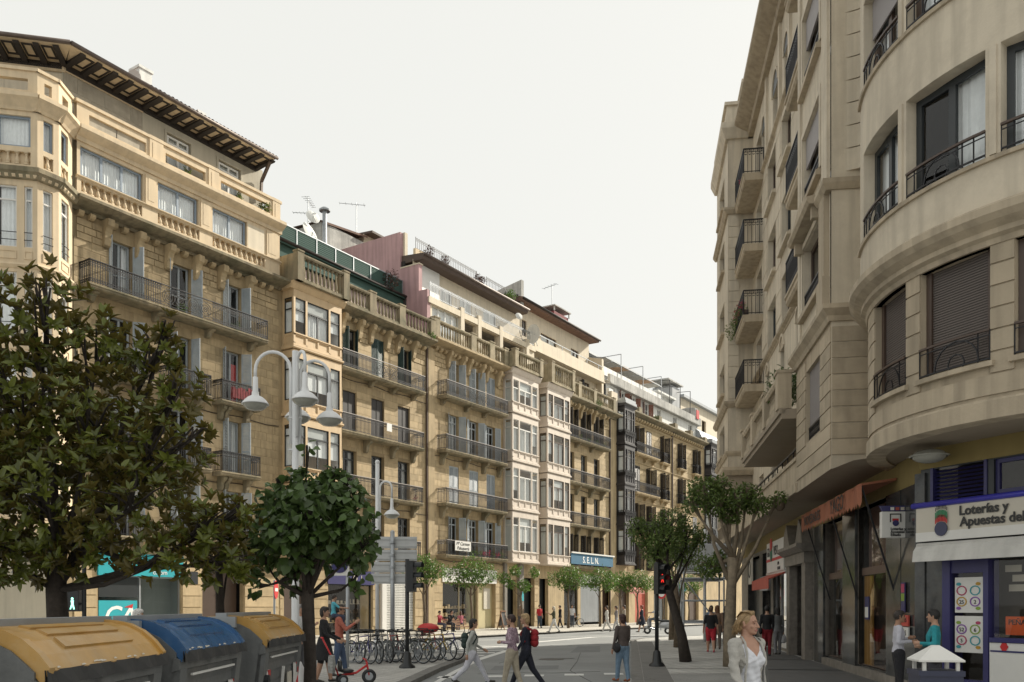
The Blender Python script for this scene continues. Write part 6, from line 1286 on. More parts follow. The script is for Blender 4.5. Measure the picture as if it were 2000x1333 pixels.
# --- direction sign seen from behind
ds = wr('direction_sign', 'tall direction sign with four panels seen from its grey back', 'road sign', -4.05, 29.5, R(3))
s = M(); s.tube([(0, 0, 0), (0, 0, 4.15)], .075, 10); s.ball((0, 0, 4.16), .078); s.build('post', POLEG, ds, True)
for k, (z0, z1, x1) in enumerate(((3.62, 4.02, .82), (3.2, 3.58, .82), (2.8, 3.16, .5), (2.42, 2.77, .48))):
    s = M(); s.box(-.72, x1, .08, .12, z0, z1); s.box(-.72, x1, .05, .08, z0 + .06, z0 + .1); s.box(-.72, x1, .05, .08, z1 - .1, z1 - .06); p = s.build('panel', SIGNBACK, ds); s = M(); s.tube([(0, 0, (z0 + z1) / 2 - .03), (0, 0, (z0 + z1) / 2 + .03)], .095, 10); s.build('clamp', POLEG, p)
bs = wr('blue_round_sign', 'blue and white parking sign on grey pole half hidden by lime leaves', 'road sign', -4.5, 23.8)
s = M(); s.tube([(0, 0, 0), (0, 0, 2.75)], .045, 8); s.build('pole', POLEG, bs, True); M().box(-.45, .06, -.06, -.04, 2.5, 3.05).build('plate', SIGNW, bs); s = M(Matrix.Translation((-.2, -.065, 2.8)) @ Matrix.Rotation(R(90), 4, 'X')); s.lathe([(0, .01), (.23, .01), (.23, 0)], n=20); s.build('blue_disc', NAVY, bs)
ns = wr('no_entry_sign', 'red and white no-entry disc sign seen edgewise by the pavement', 'road sign', -8.6, 31.5, R(92)); s = M(); s.tube([(0, 0, 0), (0, 0, 2.6)], .04, 8); s.build('pole', POLEG, ns); s = M(Matrix.Translation((0, -.05, 2.25)) @ Matrix.Rotation(R(90), 4, 'X')); s.lathe([(0, .02), (.33, .02), (.33, 0)], n=20); s.build('disc', RED, ns); M().box(-.22, .22, -.08, -.07, 2.19, 2.31).build('bar', SIGNW, ns)
rs = wr('no_parking_sign', 'small red round road sign on a pole at the far kerb', 'road sign', 10.0, 58.5, R(25)); s = M(); s.tube([(0, 0, 0), (0, 0, 2.9)], .04, 6); s.build('pole', POLEG, rs); s = M(Matrix.Translation((0, -.05, 2.5)) @ Matrix.Rotation(R(90), 4, 'X')); s.lathe([(0, .02), (.4, .02), (.4, 0)], n=18); s.build('disc', RED, rs); s = M(Matrix.Translation((0, -.075, 2.5)) @ Matrix.Rotation(R(90), 4, 'X')); s.lathe([(0, .006), (.26, .006), (.26, 0)], n=18); s.build('centre', SIGNW, rs)
# --- litter bin with white roof
lb = wr('litter_bin', 'navy litter bin with white pitched roof at lower right', 'litter bin', 4.84, 9.95, R(-8))
s = M(); s.add([(-.33, -.3, 1.08), (.33, -.3, 1.08), (.33, .3, 1.08), (-.33, .3, 1.08), (-.05, -.04, 1.24), (.05, -.04, 1.24), (.05, .04, 1.24), (-.05, .04, 1.24), (-.33, -.3, 1.06), (.33, -.3, 1.06), (.33, .3, 1.06), (-.33, .3, 1.06)], [(0, 1, 5, 4), (1, 2, 6, 5), (2, 3, 7, 6), (3, 0, 4, 7), (4, 5, 6, 7), (0, 8, 9, 1), (1, 9, 10, 2), (2, 10, 11, 3), (3, 11, 8, 0), (8, 11, 10, 9)]); s.build('roof', SIGNW, lb)
s = M()
for x in (-.26, .22):
    for y in (-.25, .21): s.box(x, x + .05, y, y + .05, .84, 1.07)
s.build('post', SIGNW, lb); s = M(); s.box(-.31, .31, -.29, .29, .08, .92); s.box(-.33, .33, -.31, .31, .9, .96); s.build('body', mat('bin_navy', (.03, .035, .07), .4, .1, 2), lb); M().box(-.27, .27, -.25, .25, 0, .08).build('foot', BLACKP, lb); M().box(-.06, .1, -.318, -.31, .74, .77).build('lock_plate', ZINC, lb)
for c_ in lb.children: c_.scale = (.74, .74, 1)
# --- bicycles
def bike(label, X, d, rz, fm, lean=.08, basket=False, cover=None):
    o = wr('bicycle', label, 'bicycle', X, d, rz, 'bicycles parked on the left pavement'); o.rotation_euler = (0, lean, rz)
    r = .335
    for y in (-.52, .52):
        k = 'wheel'
        if k not in BRK:
            t = M(Matrix.Rotation(R(90), 4, 'Y')); n = 28
            t.lathe([(r - .035, -.012), (r - .012, -.022), (r, 0), (r - .012, .022), (r - .035, .012)], n=n); BRK['tyre'] = t.mesh('tyre', BLACKP, True)
            t = M(Matrix.Rotation(R(90), 4, 'Y')); t.lathe([(r - .05, -.012), (r - .034, -.014), (r - .034, .014), (r - .05, .012), (r - .05, -.012)], n=n); t.lathe([(0, -.04), (.022, -.04), (.022, .04), (0, .04)], n=8); BRK['rim'] = t.mesh('rim', ZINC, True)
            t = M()
            for i in range(20): a = 2 * math.pi * i / 20; t.bar((.025 * (1 if i % 2 else -1), 0, 0), (0, (r - .04) * math.cos(a), (r - .04) * math.sin(a)), .004)
            BRK['spokes'] = t.mesh('spokes', ZINC); BRK[k] = 1
        w_ = inst('wheel', BRK['tyre'], o, (0, y, r)); inst('rim', BRK['rim'], w_, (0, 0, 0)); inst('spokes', BRK['spokes'], w_, (0, 0, 0))
    bb = (0, -.05, .3); st = (0, -.2, .82); hd = (0, .34, .82); hb = (0, .38, .62); ra = (0, -.52, r); fa = (0, .52, r)
    s = M(); s.tube([bb, st], .016, 6); s.tube([hb, bb], .019, 6); s.tube([hd, (0, -.18, .76)], .016, 6); s.tube([hd, hb], .019, 6)
    for x in (-.05, .05): s.tube([(x * .4, st[1], .78), (x, ra[1], r)], .009, 5); s.tube([(x * .4, bb[1], .3), (x, ra[1], r)], .01, 5); s.tube([(x * .6, hb[1], .62), (x, .44, .5), (x, fa[1], r)], .012, 5)
    s.build('frame', fm, o); s = M(); s.tube([(0, .33, .85), (0, .31, .95)], .014, 6); s.tube([(-.28, .18, .98), (-.14, .32, .98), (0, .33, .95), (.14, .32, .98), (.28, .18, .98)], .012, 6); s.tube([(-.28, .18, .98), (-.28, .08, .98)], .018, 6); s.tube([(.28, .18, .98), (.28, .08, .98)], .018, 6); s.build('handlebar', BLACKP, o)
    s = M(); s.tube([(0, -.2, .82), (0, -.22, .9)], .012, 6); s.add([(-.02, .02, .92), (.02, .02, .92), (.07, -.22, .94), (.06, -.32, .95), (-.06, -.32, .95), (-.07, -.22, .94), (-.015, .0, .88), (.015, .0, .88), (.05, -.25, .9), (-.05, -.25, .9)], [(0, 1, 2, 3, 4, 5), (0, 6, 7, 1), (1, 7, 8, 2), (2, 8, 3), (3, 8, 9, 4), (4, 9, 5), (5, 9, 6, 0), (6, 9, 8, 7)]); s.build('saddle', BLACKP, o)
    s = M(); s.lathe([(0, -.01), (.09, -.01), (.09, .01), (0, .01)], n=14); c = M(Matrix.Translation((.05, -.05, .3)) @ Matrix.Rotation(R(90), 4, 'Y')); c.lathe([(0, -.006), (.09, -.006), (.09, .006), (0, .006)], n=14); c.bar((0, 0, 0), (.17, .02, .02), .02); c.bar((0, 0, -.1), (-.17, -.02, -.1), .02); c.build('crank', ZINC, o)
    if basket:
        s = M(); 
        for z in (.72, .84, .96):
            q = .12 + (z - .72) * .25; s.bar((-q - .03, .4, z), (q + .03, .4, z), .012); s.bar((-q - .03, .66, z), (q + .03, .66, z), .012); s.bar((-q - .03, .4, z), (-q - .03, .66, z), .012); s.bar((q + .03, .4, z), (q + .03, .66, z), .012)
        for i in range(9): x = -.15 + i * .0375; s.bar((x, .4, .72), (x * 1.2, .4, .96), .006); s.bar((x, .66, .72), (x * 1.2, .66, .96), .006)
        s.box(-.15, .15, .4, .66, .71, .72); s.build('basket', BLACKP, o)
    if cover: s = M(); s.ball((0, .1, .98), .22, .42, .16, 12, 8); s.build('saddle_bag', cover, o, True)
    return o
VIO = mat('violet_frame', (.07, .06, .26), .35, .05, 2); SIL = mat('silver_frame', (.45, .46, .48), .3, .05, 2, metal=.5); REDF = mat('red_frame', (.38, .02, .03), .35, .05, 2); GRN = mat('olive_frame', (.08, .11, .05), .4, .05, 2); YEL = mat('yellow_frame', (.5, .33, .03), .4, .05, 2)
BK = [('leftmost parked bicycle, dark framed and leaning', -4.75, 25.6, BLACKP, 0), ('violet-framed bicycle second from the left', -4.42, 25.3, VIO, 1), ('black bicycle with front basket beside the violet one', -4.1, 25.5, BLACKP, 1), ('silver bicycle behind the sign post', -3.8, 25.9, SIL, 0), ('red-framed bicycle in the middle of the row', -3.5, 26.1, REDF, 0), ('dark bicycle left of the traffic light pole', -3.28, 25.6, BLACKP, 1), ('silver bicycle whose wheel shows behind the traffic light pole', -3.0, 25.4, SIL, 1), ('olive bicycle just right of the traffic light pole', -2.75, 26.0, GRN, 0), ('bicycle carrying a red bag over its bars', -2.65, 27.0, REDF, 0), ('yellow-forked bicycle second from the right end', -2.35, 26.7, YEL, 0), ('violet bicycle at the right end of the row', -2.08, 27.3, VIO, 0)]
for i, (lb_, x, d, fm, bk) in enumerate(BK): bike(lb_, x, d, R(215 if i < 5 else 235) + random.uniform(-.18, .18), fm, random.uniform(-.12, .12), bool(bk), RED if i == 8 else None)
rk_ = wr('bicycle_rack', 'low grey steel rack holding the parked bicycles', 'bike rack', -3.4, 26.2, math.atan2(2.0, 2.6))
s = M(); s.bar((-1.7, 0, .05), (1.7, 0, .05), .05)
for i in range(10): x = -1.6 + i * .36; s.circ((x, 0, .3), .25, .03, (0, 1, 0), (0, 0, 1), 10, 0, math.pi)
s.build('hoops', POLEG, rk_)
# red tricycle pushed by the woman
tr_ = wr('child_tricycle', 'red child tricycle with push handle and grey bag', 'tricycle', -3.45, 18.7, R(-70))
for (x, y, r, w_) in ((0, .38, .16, .045), (-.17, -.2, .11, .04), (.17, -.2, .11, .04)):
    s = M(Matrix.Translation((x, y, r)) @ Matrix.Rotation(R(90), 4, 'Y')); s.lathe([(r * .55, -w_ / 2), (r * .9, -w_ / 2), (r, 0), (r * .9, w_ / 2), (r * .55, w_ / 2), (r * .55, -w_ / 2)], n=18); w_o = s.build('wheel', BLACKP, tr_, True); s = M(Matrix.Translation((x, y, r)) @ Matrix.Rotation(R(90), 4, 'Y')); s.lathe([(0, -.015), (r * .56, -.015), (r * .56, .015), (0, .015)], n=14); s.build('hub', ZINC, w_o)
s = M(); s.tube([(0, .38, .18), (0, .32, .5)], .022, 8); s.tube([(0, .34, .4), (0, .1, .24), (0, -.2, .2)], .025, 8); s.tube([(-.17, -.2, .12), (.17, -.2, .12)], .015, 8); s.tube([(0, -.28, .2), (0, -.42, .6), (0, -.62, 1.0)], .018, 8); s.tube([(-.12, -.62, 1.0), (.12, -.62, 1.0)], .02, 8); s.build('frame', RED, tr_, True)
s = M(); s.tube([(-.16, .28, .54), (0, .32, .5), (.16, .28, .54)], .014, 6); s.build('handlebar', RED, tr_); s = M(); s.ball((0, -.1, .29), .14, .16, .05, 10, 6); s.box(-.13, .13, -.28, -.22, .28, .5); s.build('seat', BLACKP, tr_, True); s = M(); s.lathe([(.12, .25), (.15, .4), (.11, .62), (.0, .64)], (0, -.42, 0), 8, .6); s.build('hanging_bag', mat('grey_stripe_bag', (.28, .28, .27), .9, .4, 14), tr_)
# --- far pavement: bench, chalkboard, scooter
bn = wr('park_bench', 'wooden slatted bench with iron legs on the far pavement', 'bench', *Lw(-15.1, 5.9), AL)
for k in range(3): M().box(-1.1, 1.1, -.42 + k * .14, -.32 + k * .14, .44, .47).build('seat_slat', mat('bench_wood', (.22, .11, .055), .6, .2, 5), bn); M().box(-1.1, 1.1, .04 + k * .02, .07 + k * .02, .55 + k * .13, .65 + k * .13).build('back_slat', MATS['bench_wood'], bn)
for x in (-.8, .8): s = M(); s.tube([(x, -.42, 0), (x, -.3, .2), (x, -.42, .43), (x, .02, .43), (x, .1, .9)], .025, 6); s.tube([(x, .12, 0), (x, -.05, .2), (x, 0, .43)], .025, 6); s.build('leg', IRON, bn)
cb = wr('chalkboard_easel', 'wooden A-frame chalkboard outside the cafe', 'sign', *Lw(-5.81, 3.0), AL + .2)
for sg_ in (-1, 1):
    X = Matrix.Translation((0, sg_ * .28, 0)) @ Matrix.Rotation(sg_ * R(14), 4, 'X'); s = M(X); s.box(-.4, -.34, -.02, .02, 0, 1.35); s.box(.34, .4, -.02, .02, 0, 1.35); s.box(-.34, .34, -.02, .02, 1.28, 1.35); s.box(-.34, .34, -.02, .02, .25, .31); f_ = s.build('frame', MATS['bench_wood'], cb); s = M(X); s.box(-.34, .34, -.01, .01, .31, 1.28); s.build('slate', BLACKP, f_)
def scooter(X, d, rz):
    o = wr('motor_scooter', 'light motor scooter ridden past the far crossing', 'scooter', X, d, rz)
    for y in (-.6, .6): s = M(Matrix.Translation((0, y, .22)) @ Matrix.Rotation(R(90), 4, 'Y')); s.lathe([(.1, -.05), (.2, -.06), (.22, 0), (.2, .06), (.1, .05), (.1, -.05)], n=18); s.build('wheel', BLACKP, o, True)
    s = M(); s.ball((0, -.45, .55), .2, .5, .22, 12, 8); s.ex([(.1, .25), (.5, .3), (.62, .75), (.5, .95), (.42, .9), (.38, .4), (.1, .32)], -.17, .17); s.ball((0, .6, .4), .09, .22, .1); s.build('bodywork', SIL, o, True); s = M(); s.ball((0, -.4, .78), .15, .45, .07, 10, 6); s.build('seat', BLACKP, o, True); s = M(); s.tube([(-.32, .42, 1.05), (0, .5, 1.0), (.32, .42, 1.05)], .02, 6); s.tube([(0, .5, 1.0), (0, .6, .3)], .03, 6); s.build('handlebar', BLACKP, o)
    return o
scooter(8.45, 50.5, R(70))
# --- scaffolding
sf = wr('scaffold', 'tubular pavement scaffold with mesh-clad deck at the end of the right building', 'scaffolding', 8.3, 39.0, AR + R(180))
s = M()
for x in (0, 2.4, 4.8):
    for y in (-1.4, .6): s.tube([(x, y, 0), (x, y, 4.5)], .045, 6)
for z in (.9, 1.9, 2.9, 3.3, 4.4):
    for y in (-1.4, .6): s.tube([(0, y, z), (4.8, y, z)], .04, 6)
    for x in (0, 2.4, 4.8): s.tube([(x, -1.4, z), (x, .6, z)], .04, 6)
s.tube([(0, .6, .2), (2.4, .6, 2.9)], .035, 6); s.tube([(0, -1.4, .2), (0, .6, 2.9)], .035, 6); s.build('tubes', POLEG, sf)
M().box(-.1, 4.9, -1.5, .7, 3.3, 3.4).build('deck', ZINC, sf); 
for k in range(3): s = M(); s.box(-.08, -.06, -1.5 + k * .74, -.8 + k * .74, 3.4, 4.4); s.build('mesh_panel', GREYR, sf)
for k in range(4): s = M(); s.box(k * 1.2, k * 1.2 + 1.16, .68, .7, 3.4, 4.4); s.build('mesh_panel', GREYR, sf)
for x in (0, 2.4, 4.8):
    for y in (-1.4, .6): M().box(x - .12, x + .12, y - .12, y + .12, 0, .04).build('base_plate', POLEG, sf)
# tree grates
# ================================================================== TREES
def rand_dirs(n):
    v = rng.normal(size=(n, 3)); return v / np.linalg.norm(v, axis=1)[:, None]
def leaf_arrays(pos, dr, up, ln, wd, shape='oval', curl=.15):
    n = len(pos); dr = dr / np.linalg.norm(dr, axis=1)[:, None]; sd = np.cross(dr, up); sd /= np.maximum(np.linalg.norm(sd, axis=1), 1e-6)[:, None]; nm = np.cross(sd, dr)
    ln = np.asarray(ln).reshape(-1, 1) * np.ones((n, 1)); wd = np.asarray(wd).reshape(-1, 1) * np.ones((n, 1))
    st = [(0, 0), (.32, .5), (.7, .42), (1, 0)] if shape == 'oval' else [(0, .05), (.2, .55), (.6, .45), (1, 0)]
    P = []
    for t, w_ in st[:3]: P.append(pos + dr * ln * t + sd * wd * w_ + nm * ln * (curl * .6 * w_ * 2 - curl * t * t))
    P.append(pos + dr * ln - nm * ln * curl)
    for t, w_ in st[2:0:-1]: P.append(pos + dr * ln * t - sd * wd * w_ + nm * ln * (curl * .6 * w_ * 2 - curl * t * t))
    V = np.stack(P, 1).reshape(-1, 3); b = np.arange(n)[:, None] * 6
    Fq = np.concatenate([b + np.array([0, 1, 2, 3]), b + np.array([0, 3, 4, 5])], 1).reshape(-1, 4)
    return V, Fq
def np_mesh(name, V, Fq, m):
    me = bpy.data.meshes.new(name); me.vertices.add(len(V)); me.vertices.foreach_set('co', V.astype(np.float32).ravel())
    me.loops.add(len(Fq) * 4); me.loops.foreach_set('vertex_index', Fq.astype(np.int32).ravel()); me.polygons.add(len(Fq))
    me.polygons.foreach_set('loop_start', np.arange(0, len(Fq) * 4, 4, dtype=np.int32)); me.polygons.foreach_set('loop_total', np.full(len(Fq), 4, np.int32)); me.update(calc_edges=True); me.validate(); me.materials.append(m)
    return me
def tree(name, label, base, trunk, lobes, m, bark, n, ln, wd, shape='oval', whorl=0, droop=.0, single=0, group=None, shell=.45, curl=.15, twigs=True):
    """trunk: list of (x,y,z,r) local; lobes: (x,y,z,r, squash) local"""
    o = wr(name, label, 'tree', *base, 0, group); base3 = np.array([base[0], base[1], 0])
    s = M(); s.tube([t[:3] for t in trunk], [t[3] for t in trunk], 10); top = Vector(trunk[-1][:3]); r0 = trunk[-1][3]
    for L in lobes:
        c = Vector(L[:3]); src = top if len(trunk) < 3 else Vector(trunk[-1 - (hash(L[:3]) % 2)][:3]); mid = src.lerp(c, .5) + Vector((random.uniform(-.1, .1), random.uniform(-.1, .1), -.12 * (c - src).length * .5)); s.tube([src, mid, c], [r0 * .48, r0 * .3, r0 * .1], 7)
        if twigs:
            for k in range(7):
                d = Vector(rand_dirs(1)[0]) ; d.z = abs(d.z) * .7 + .1; e = c + d * L[3] * .85; s.tube([mid.lerp(c, .5 + .07 * k), (c + e) / 2 + Vector((0, 0, .05)), e], [r0 * .2, r0 * .12, r0 * .04], 5)
    s.build('trunk', bark, o, True)
    w = np.array([L[3] ** 2.2 for L in lobes]); w /= w.sum(); cnt = (w * n).astype(int) + 1; Ps = []; Ds = []
    for L, k in zip(lobes, cnt):
        d = rand_dirs(k); rr = L[3] * (shell + (1 - shell) * rng.random(k) ** .5) * (1 + .18 * np.sin(d[:, 0] * 7 + L[0] * 3) * np.cos(d[:, 2] * 6 + L[1]))
        p = np.array(L[:3]) + d * rr[:, None] * np.array([1, 1, L[4] if len(L) > 4 else .85]); Ps.append(p); Ds.append(d)
    P = np.concatenate(Ps); D = np.concatenate(Ds)
    if whorl:
        ax = D + np.array([0, 0, .7]) + .35 * rng.normal(size=D.shape); ax /= np.linalg.norm(ax, axis=1)[:, None]
        pp = []; dd = []; uu = []
        t1 = np.cross(ax, np.array([.3, .2, .9])); t1 /= np.linalg.norm(t1, axis=1)[:, None]; t2 = np.cross(ax, t1)
        for k in range(whorl):
            a = 2 * math.pi * k / whorl + rng.random(len(P)) * .7; sp = .45 + .5 * rng.random(len(P)) ; rad = t1 * np.cos(a)[:, None] + t2 * np.sin(a)[:, None]
            dr = rad * sp[:, None] + ax * (1.15 - sp * .6)[:, None]; pp.append(P - ax * (.05 * rng.random(len(P)))[:, None]); dd.append(dr); uu.append(ax)
        P, D, Uv = np.concatenate(pp), np.concatenate(dd), np.concatenate(uu)
    else:
        Uv = np.tile(np.array([0, 0, 1.]), (len(P), 1)) + .5 * rng.normal(size=P.shape) + .35 * D
        D = D * .6 + rng.normal(size=D.shape) * .8; D[:, 2] -= droop
    k = len(P); lns = ln * (.65 + .6 * rng.random(k)); 
    V, Fq = leaf_arrays(P, D, Uv, lns, lns * wd / ln, shape, curl)
    order = np.argsort(P[:, 1] + .25 * rng.random(k)) if single else np.arange(k)
    if single:
        pick = order[:single * 6:6][:single]; keep = np.ones(k, bool); keep[pick] = False
        for i in pick:
            vv = V[i * 6:i * 6 + 6]; me = np_mesh('leaf', vv - P[i], np.array([[0, 1, 2, 3], [0, 3, 4, 5]]), m); q = bpy.data.objects.new('leaf', me); link(q, o); q.location = P[i]
        idx = np.where(keep)[0]; V = V.reshape(-1, 6, 3)[idx].reshape(-1, 3); b = np.arange(len(idx))[:, None] * 6; Fq = np.concatenate([b + np.array([0, 1, 2, 3]), b + np.array([0, 3, 4, 5])], 1).reshape(-1, 4)
    q = bpy.data.objects.new('crown', np_mesh('crown', V, Fq, m)); link(q, o); q['kind'] = 'stuff'
    return o
MAGN = leaf_mat('magnolia_leaf', (.125, .145, .026), (.14, .115, .028), .24, .3)
LIME = leaf_mat('lime_leaf', (.075, .125, .034), (.095, .145, .05), .33, .35)
ORNG = leaf_mat('evergreen_leaf', (.12, .18, .04), (.125, .175, .05), .38, .35)
YOUNG = leaf_mat('young_leaf', (.10, .185, .025), (.10, .18, .04), .4, .35)
def lobes_px(base, L): return [tuple(np.array(at(px, py, d)) - np.array([base[0], base[1], 0])) + (r, q) for px, py, d, r, q in L]
b = (-6.05, 11.6)
mg = [(70, 640, 11.3, .75, .9), (90, 575, 11.2, .32, 1.3), (190, 680, 11.4, .62, .8), (300, 690, 11.6, .5, .75), (330, 640, 11.5, .2, 1.2), (350, 770, 11.3, .42, .7), (30, 780, 11.4, 1.05, .9), (190, 820, 11.2, .85, .8), (320, 880, 11.2, .62, .75), (385, 850, 11.3, .2, .8), (90, 960, 11.2, 1.1, .85), (270, 990, 11.0, .85, .75), (410, 1030, 11.1, .5, .8), (470, 1010, 11.2, .3, .9), (440, 1110, 11.1, .42, .8), (330, 1095, 10.9, .5, .6), (180, 1080, 11.3, .6, .5), (20, 1085, 11.3, .75, .55), (-90, 850, 11.5, 1.3, .9), (-80, 1020, 11.4, 1.1, .9), (60, 850, 12.4, 1.2, .9), (250, 900, 12.4, 1.0, .9)]
tree('magnolia_tree', 'large dark glossy-leaved magnolia behind the bins on the left', b, [(0, 0, 0, .19), (.03, 0, 1.0, .15), (-.05, .05, 1.9, .13), (.0, 0, 2.6, .10)], lobes_px(b, mg), MAGN, BARK_K, 2300, .15, .055, whorl=7, single=260, shell=.35, curl=.18)
b = (-2.8, 12.0)
lm_ = [(560, 985, 12, .42, .75), (640, 965, 11.9, .45, .7), (690, 1005, 12, .36, .9), (600, 1010, 11.6, .5, .8), (530, 1030, 12, .34, 1.0), (710, 1065, 12, .24, 1.2), (640, 1060, 12.3, .5, .7), (585, 935, 12, .22, .6), (655, 930, 12, .2, .5), (512, 1095, 12, .2, 1.5), (505, 1150, 11.9, .12, 1.8), (570, 1085, 11.8, .34, .8), (700, 1125, 12.1, .17, 1.4), (600, 880, 12, .07, 2.2), (655, 1040, 11.6, .4, .8), (560, 1040, 11.5, .35, .9), (575, 1130, 12.2, .2, 1.2), (680, 945, 12, .12, 1.4), (545, 945, 12, .12, 1.2)]
tree('lime_tree', 'round-leaved pollarded lime tree in front of the white lamp', b, [(0, 0, 0, .1), (.02, 0, .9, .085), (-.02, 0, 1.8, .09), (0, 0, 2.2, .07)], lobes_px(b, lm_), LIME, BARK_K, 2100, .125, .112, 'heart', droop=.7, single=220, shell=.3, curl=.25)
b = (-4.35, 12.9)
tree('slender_tree', 'thin dark trunk between the magnolia and the lime', b, [(0, 0, 0, .075), (.03, 0, 1.5, .065), (0, 0, 2.4, .05)], lobes_px(b, [(430, 1050, 12.9, .45, .8), (480, 1090, 13, .35, .9), (470, 1030, 13, .3, .8)]), MAGN, BARK_K, 120, .16, .06, whorl=7, shell=.3)
# right pavement row
def rtree(label, base, trunk, L, n, bark=BARK, m=ORNG, ln=.115): return tree('street_tree', label, base, trunk, lobes_px(base, L), m, bark, n, ln, ln * .42, shell=.35, group='trees on the right pavement', droop=.1)
b = (5.19, 26.0)
rtree('leaning street tree with round clipped crown beside the red pedestrian signal', b, [(0, 0, 0, .19), (-.12, 0, .8, .14), (-.45, .1, 2.0, .12), (-.55, .1, 2.7, .11)], [(1262, 1042, 26, .55, .7), (1310, 1020, 26, .6, .7), (1345, 1045, 26, .5, .7), (1245, 1030, 25.8, .35, .8), (1280, 1075, 26, .45, .6), (1335, 1082, 26.2, .4, .6), (1300, 1055, 25.6, .6, .6), (1365, 1055, 26.3, .3, .7)], 3400, BARK_K)
for i, (x, d) in enumerate(((6.6, 34.8), (7.75, 42.3))): rtree(('straight street tree just behind the leaning one', 'last small street tree at the end of the right pavement')[i], (x, d), [(0, 0, 0, .15), (.02, 0, 1.4, .12), (-.1, 0, 2.6, .11)], [(1000 + x / d * 1700 - 20, 1095, d, .75, .6), (1000 + x / d * 1700 + 25, 1085, d, .8, .65), (1000 + x / d * 1700, 1065, d, .7, .6)], 1500)
b = (6.05, 24.0)
rtree('big forked street tree with thick pale trunk before the marble shops', b, [(0, 0, 0, .24), (-.05, 0, .9, .17), (.0, 0, 2.2, .14), (.05, .02, 3.0, .16)], [(1375, 960, 24, .5, .8), (1400, 985, 23.8, .45, .7), (1350, 985, 24, .25, .9), (1440, 975, 24, .45, .8), (1480, 985, 23.9, .4, .7), (1520, 975, 24, .25, .8), (1460, 960, 24.2, .3, .8), (1405, 950, 24.2, .35, .8), (1385, 1110, 24.4, .4, .8), (1410, 1095, 24.5, .35, .9), (1425, 1010, 24, .3, .6)], 4200, BARK_P)
kn = M(); [kn.ball(tuple(at(x, y, 24) - Vector((6.05, 24, 0))), .16, .16, .2, 8, 6) for x, y in ((1457, 965), (1523, 985), (1395, 975))]; kn.build('pollard_knuckle', BARK, bpy.data.objects[[o.name for o in bpy.data.objects if o.name.startswith('street_tree')][-1]] if False else [o for o in bpy.data.objects if o.get('label', '').startswith('big forked')][0], True)
# young trees on the far pavement
FT = [(825, 1130, -16.88, 5.0, 'leftmost young tree on the far pavement, above the sign post', 1.0), (915, 1120, -11.77, 4.6, 'full round young tree before the cafe shop', 1.25), (1018, 1130, -5.37, 4.2, 'sparse young tree with bare branches below the pale bay', .75), (1113, 1125, 0.46, 4.6, 'young tree left of the blue banner', 1.15), (1168, 1125, 5.54, 4.6, 'young tree under the blue banner sign', 1.2), (1240, 1125, 12.47, 4.6, 'young tree before the dark wooden bay', 1.2), (1285, 1130, 17.95, 4.6, 'young tree behind the leaning street tree', 1.2), (1215, 1160, 12.11, 3.2, 'distant young tree near the far shops', 1.1), (1330, 1150, 24.16, 4.6, 'farthest young tree of the far pavement row', 1.2)]
for px, py, u, off, lab, sc in FT:
    bx, by = Lw(u, off); tr = 1.9
    Lb = [(-.75 * sc, 0, 3.6, .62 * sc, .8), (.75 * sc, .1, 3.65, .62 * sc, .8), (0, -.3, 4.0, .75 * sc, .75), (.1, .4, 3.7, .6 * sc, .8), (-.35 * sc, -.2, 3.2, .45 * sc, .8), (.45 * sc, -.2, 3.15, .4 * sc, .8)]
    if sc < .8: Lb = [(-1.1, 0, 3.5, .42, .8), (-.4, 0, 4.0, .4, .9), (.9, 0, 3.9, .36, 1.0), (.15, 0, 3.0, .45, .9), (-.7, 0, 3.1, .3, 1)]
    tree('young_tree', lab, (bx, by), [(0, 0, 0, .11), (.05, 0, 1.2, .075), (-.03, 0, 2.2, .075), (0, 0, 2.7, .06)], Lb, YOUNG, BARK, int(1500 * sc), .15, .075, shell=.4, droop=.25, group='young trees on the far pavement')
def plant(par, x, y, z, r, n, m, ln=.14, h=1.):
    P = np.array([x, y, z]) + rand_dirs(n) * r * np.array([1, 1, h]) * rng.random((n, 1)) ** .4; P[:, 2] += r * h * .8; D = rng.normal(size=(n, 3)); V, Fq = leaf_arrays(P, D, np.tile([0, .2, 1.], (n, 1)), ln * (.6 + .7 * rng.random(n)), ln * .4)
    q = bpy.data.objects.new('pot_plant', np_mesh('pot_plant', V, Fq, m)); link(q, par)
    q.location.x = -U0.get(par, 0); q['kind'] = 'stuff'
PURP = leaf_mat('plum_leaf', (.07, .03, .03), (.09, .045, .035), .5, .2); PINKF = leaf_mat('geranium', (.42, .05, .10), (.42, .08, .12), .6, .3)
plant(B1, -24.2, -.3, 22.0, .35, 200, ORNG); plant(B1, -28.9, -.3, 22.0, .2, 70, ORNG); plant(B1, -25.9, -.3, 22.0, .2, 70, ORNG)
for x in (-26.2, -29.4): plant(B1, x, -.6, 15.35, .25, 70, YOUNG, .1)
plant(B2, -11.6, 1.9, 22.4, .55, 350, PURP, .14, 1.3); plant(B2, -10.7, -.7, 18.95, .3, 160, YOUNG, .12, .7); plant(B2, -12.2, -.6, 8.3, .2, 60, PINKF, .08)
for x in (-8.4, -6.6, -2.6, -2.1): plant(B3, x, 1.3, 25.5, .35, 170, PURP, .13)
plant(B3, 1.8, 1.3, 25.5, .5, 260, YOUNG, .16); plant(B4, 12.9, -.6, 18.9, .5, 300, LIME, .12, .9)
for x in np.arange(-6.4, -2, .55): plant(B3, x, -.7, 5.1, .25, 60, random.choice([YOUNG, ORNG, PINKF]), .11)
for x in (9.5, 11, 12.6, 14): plant(B4, x, -.65, 15.7, .22, 60, random.choice([YOUNG, ORNG]), .1)
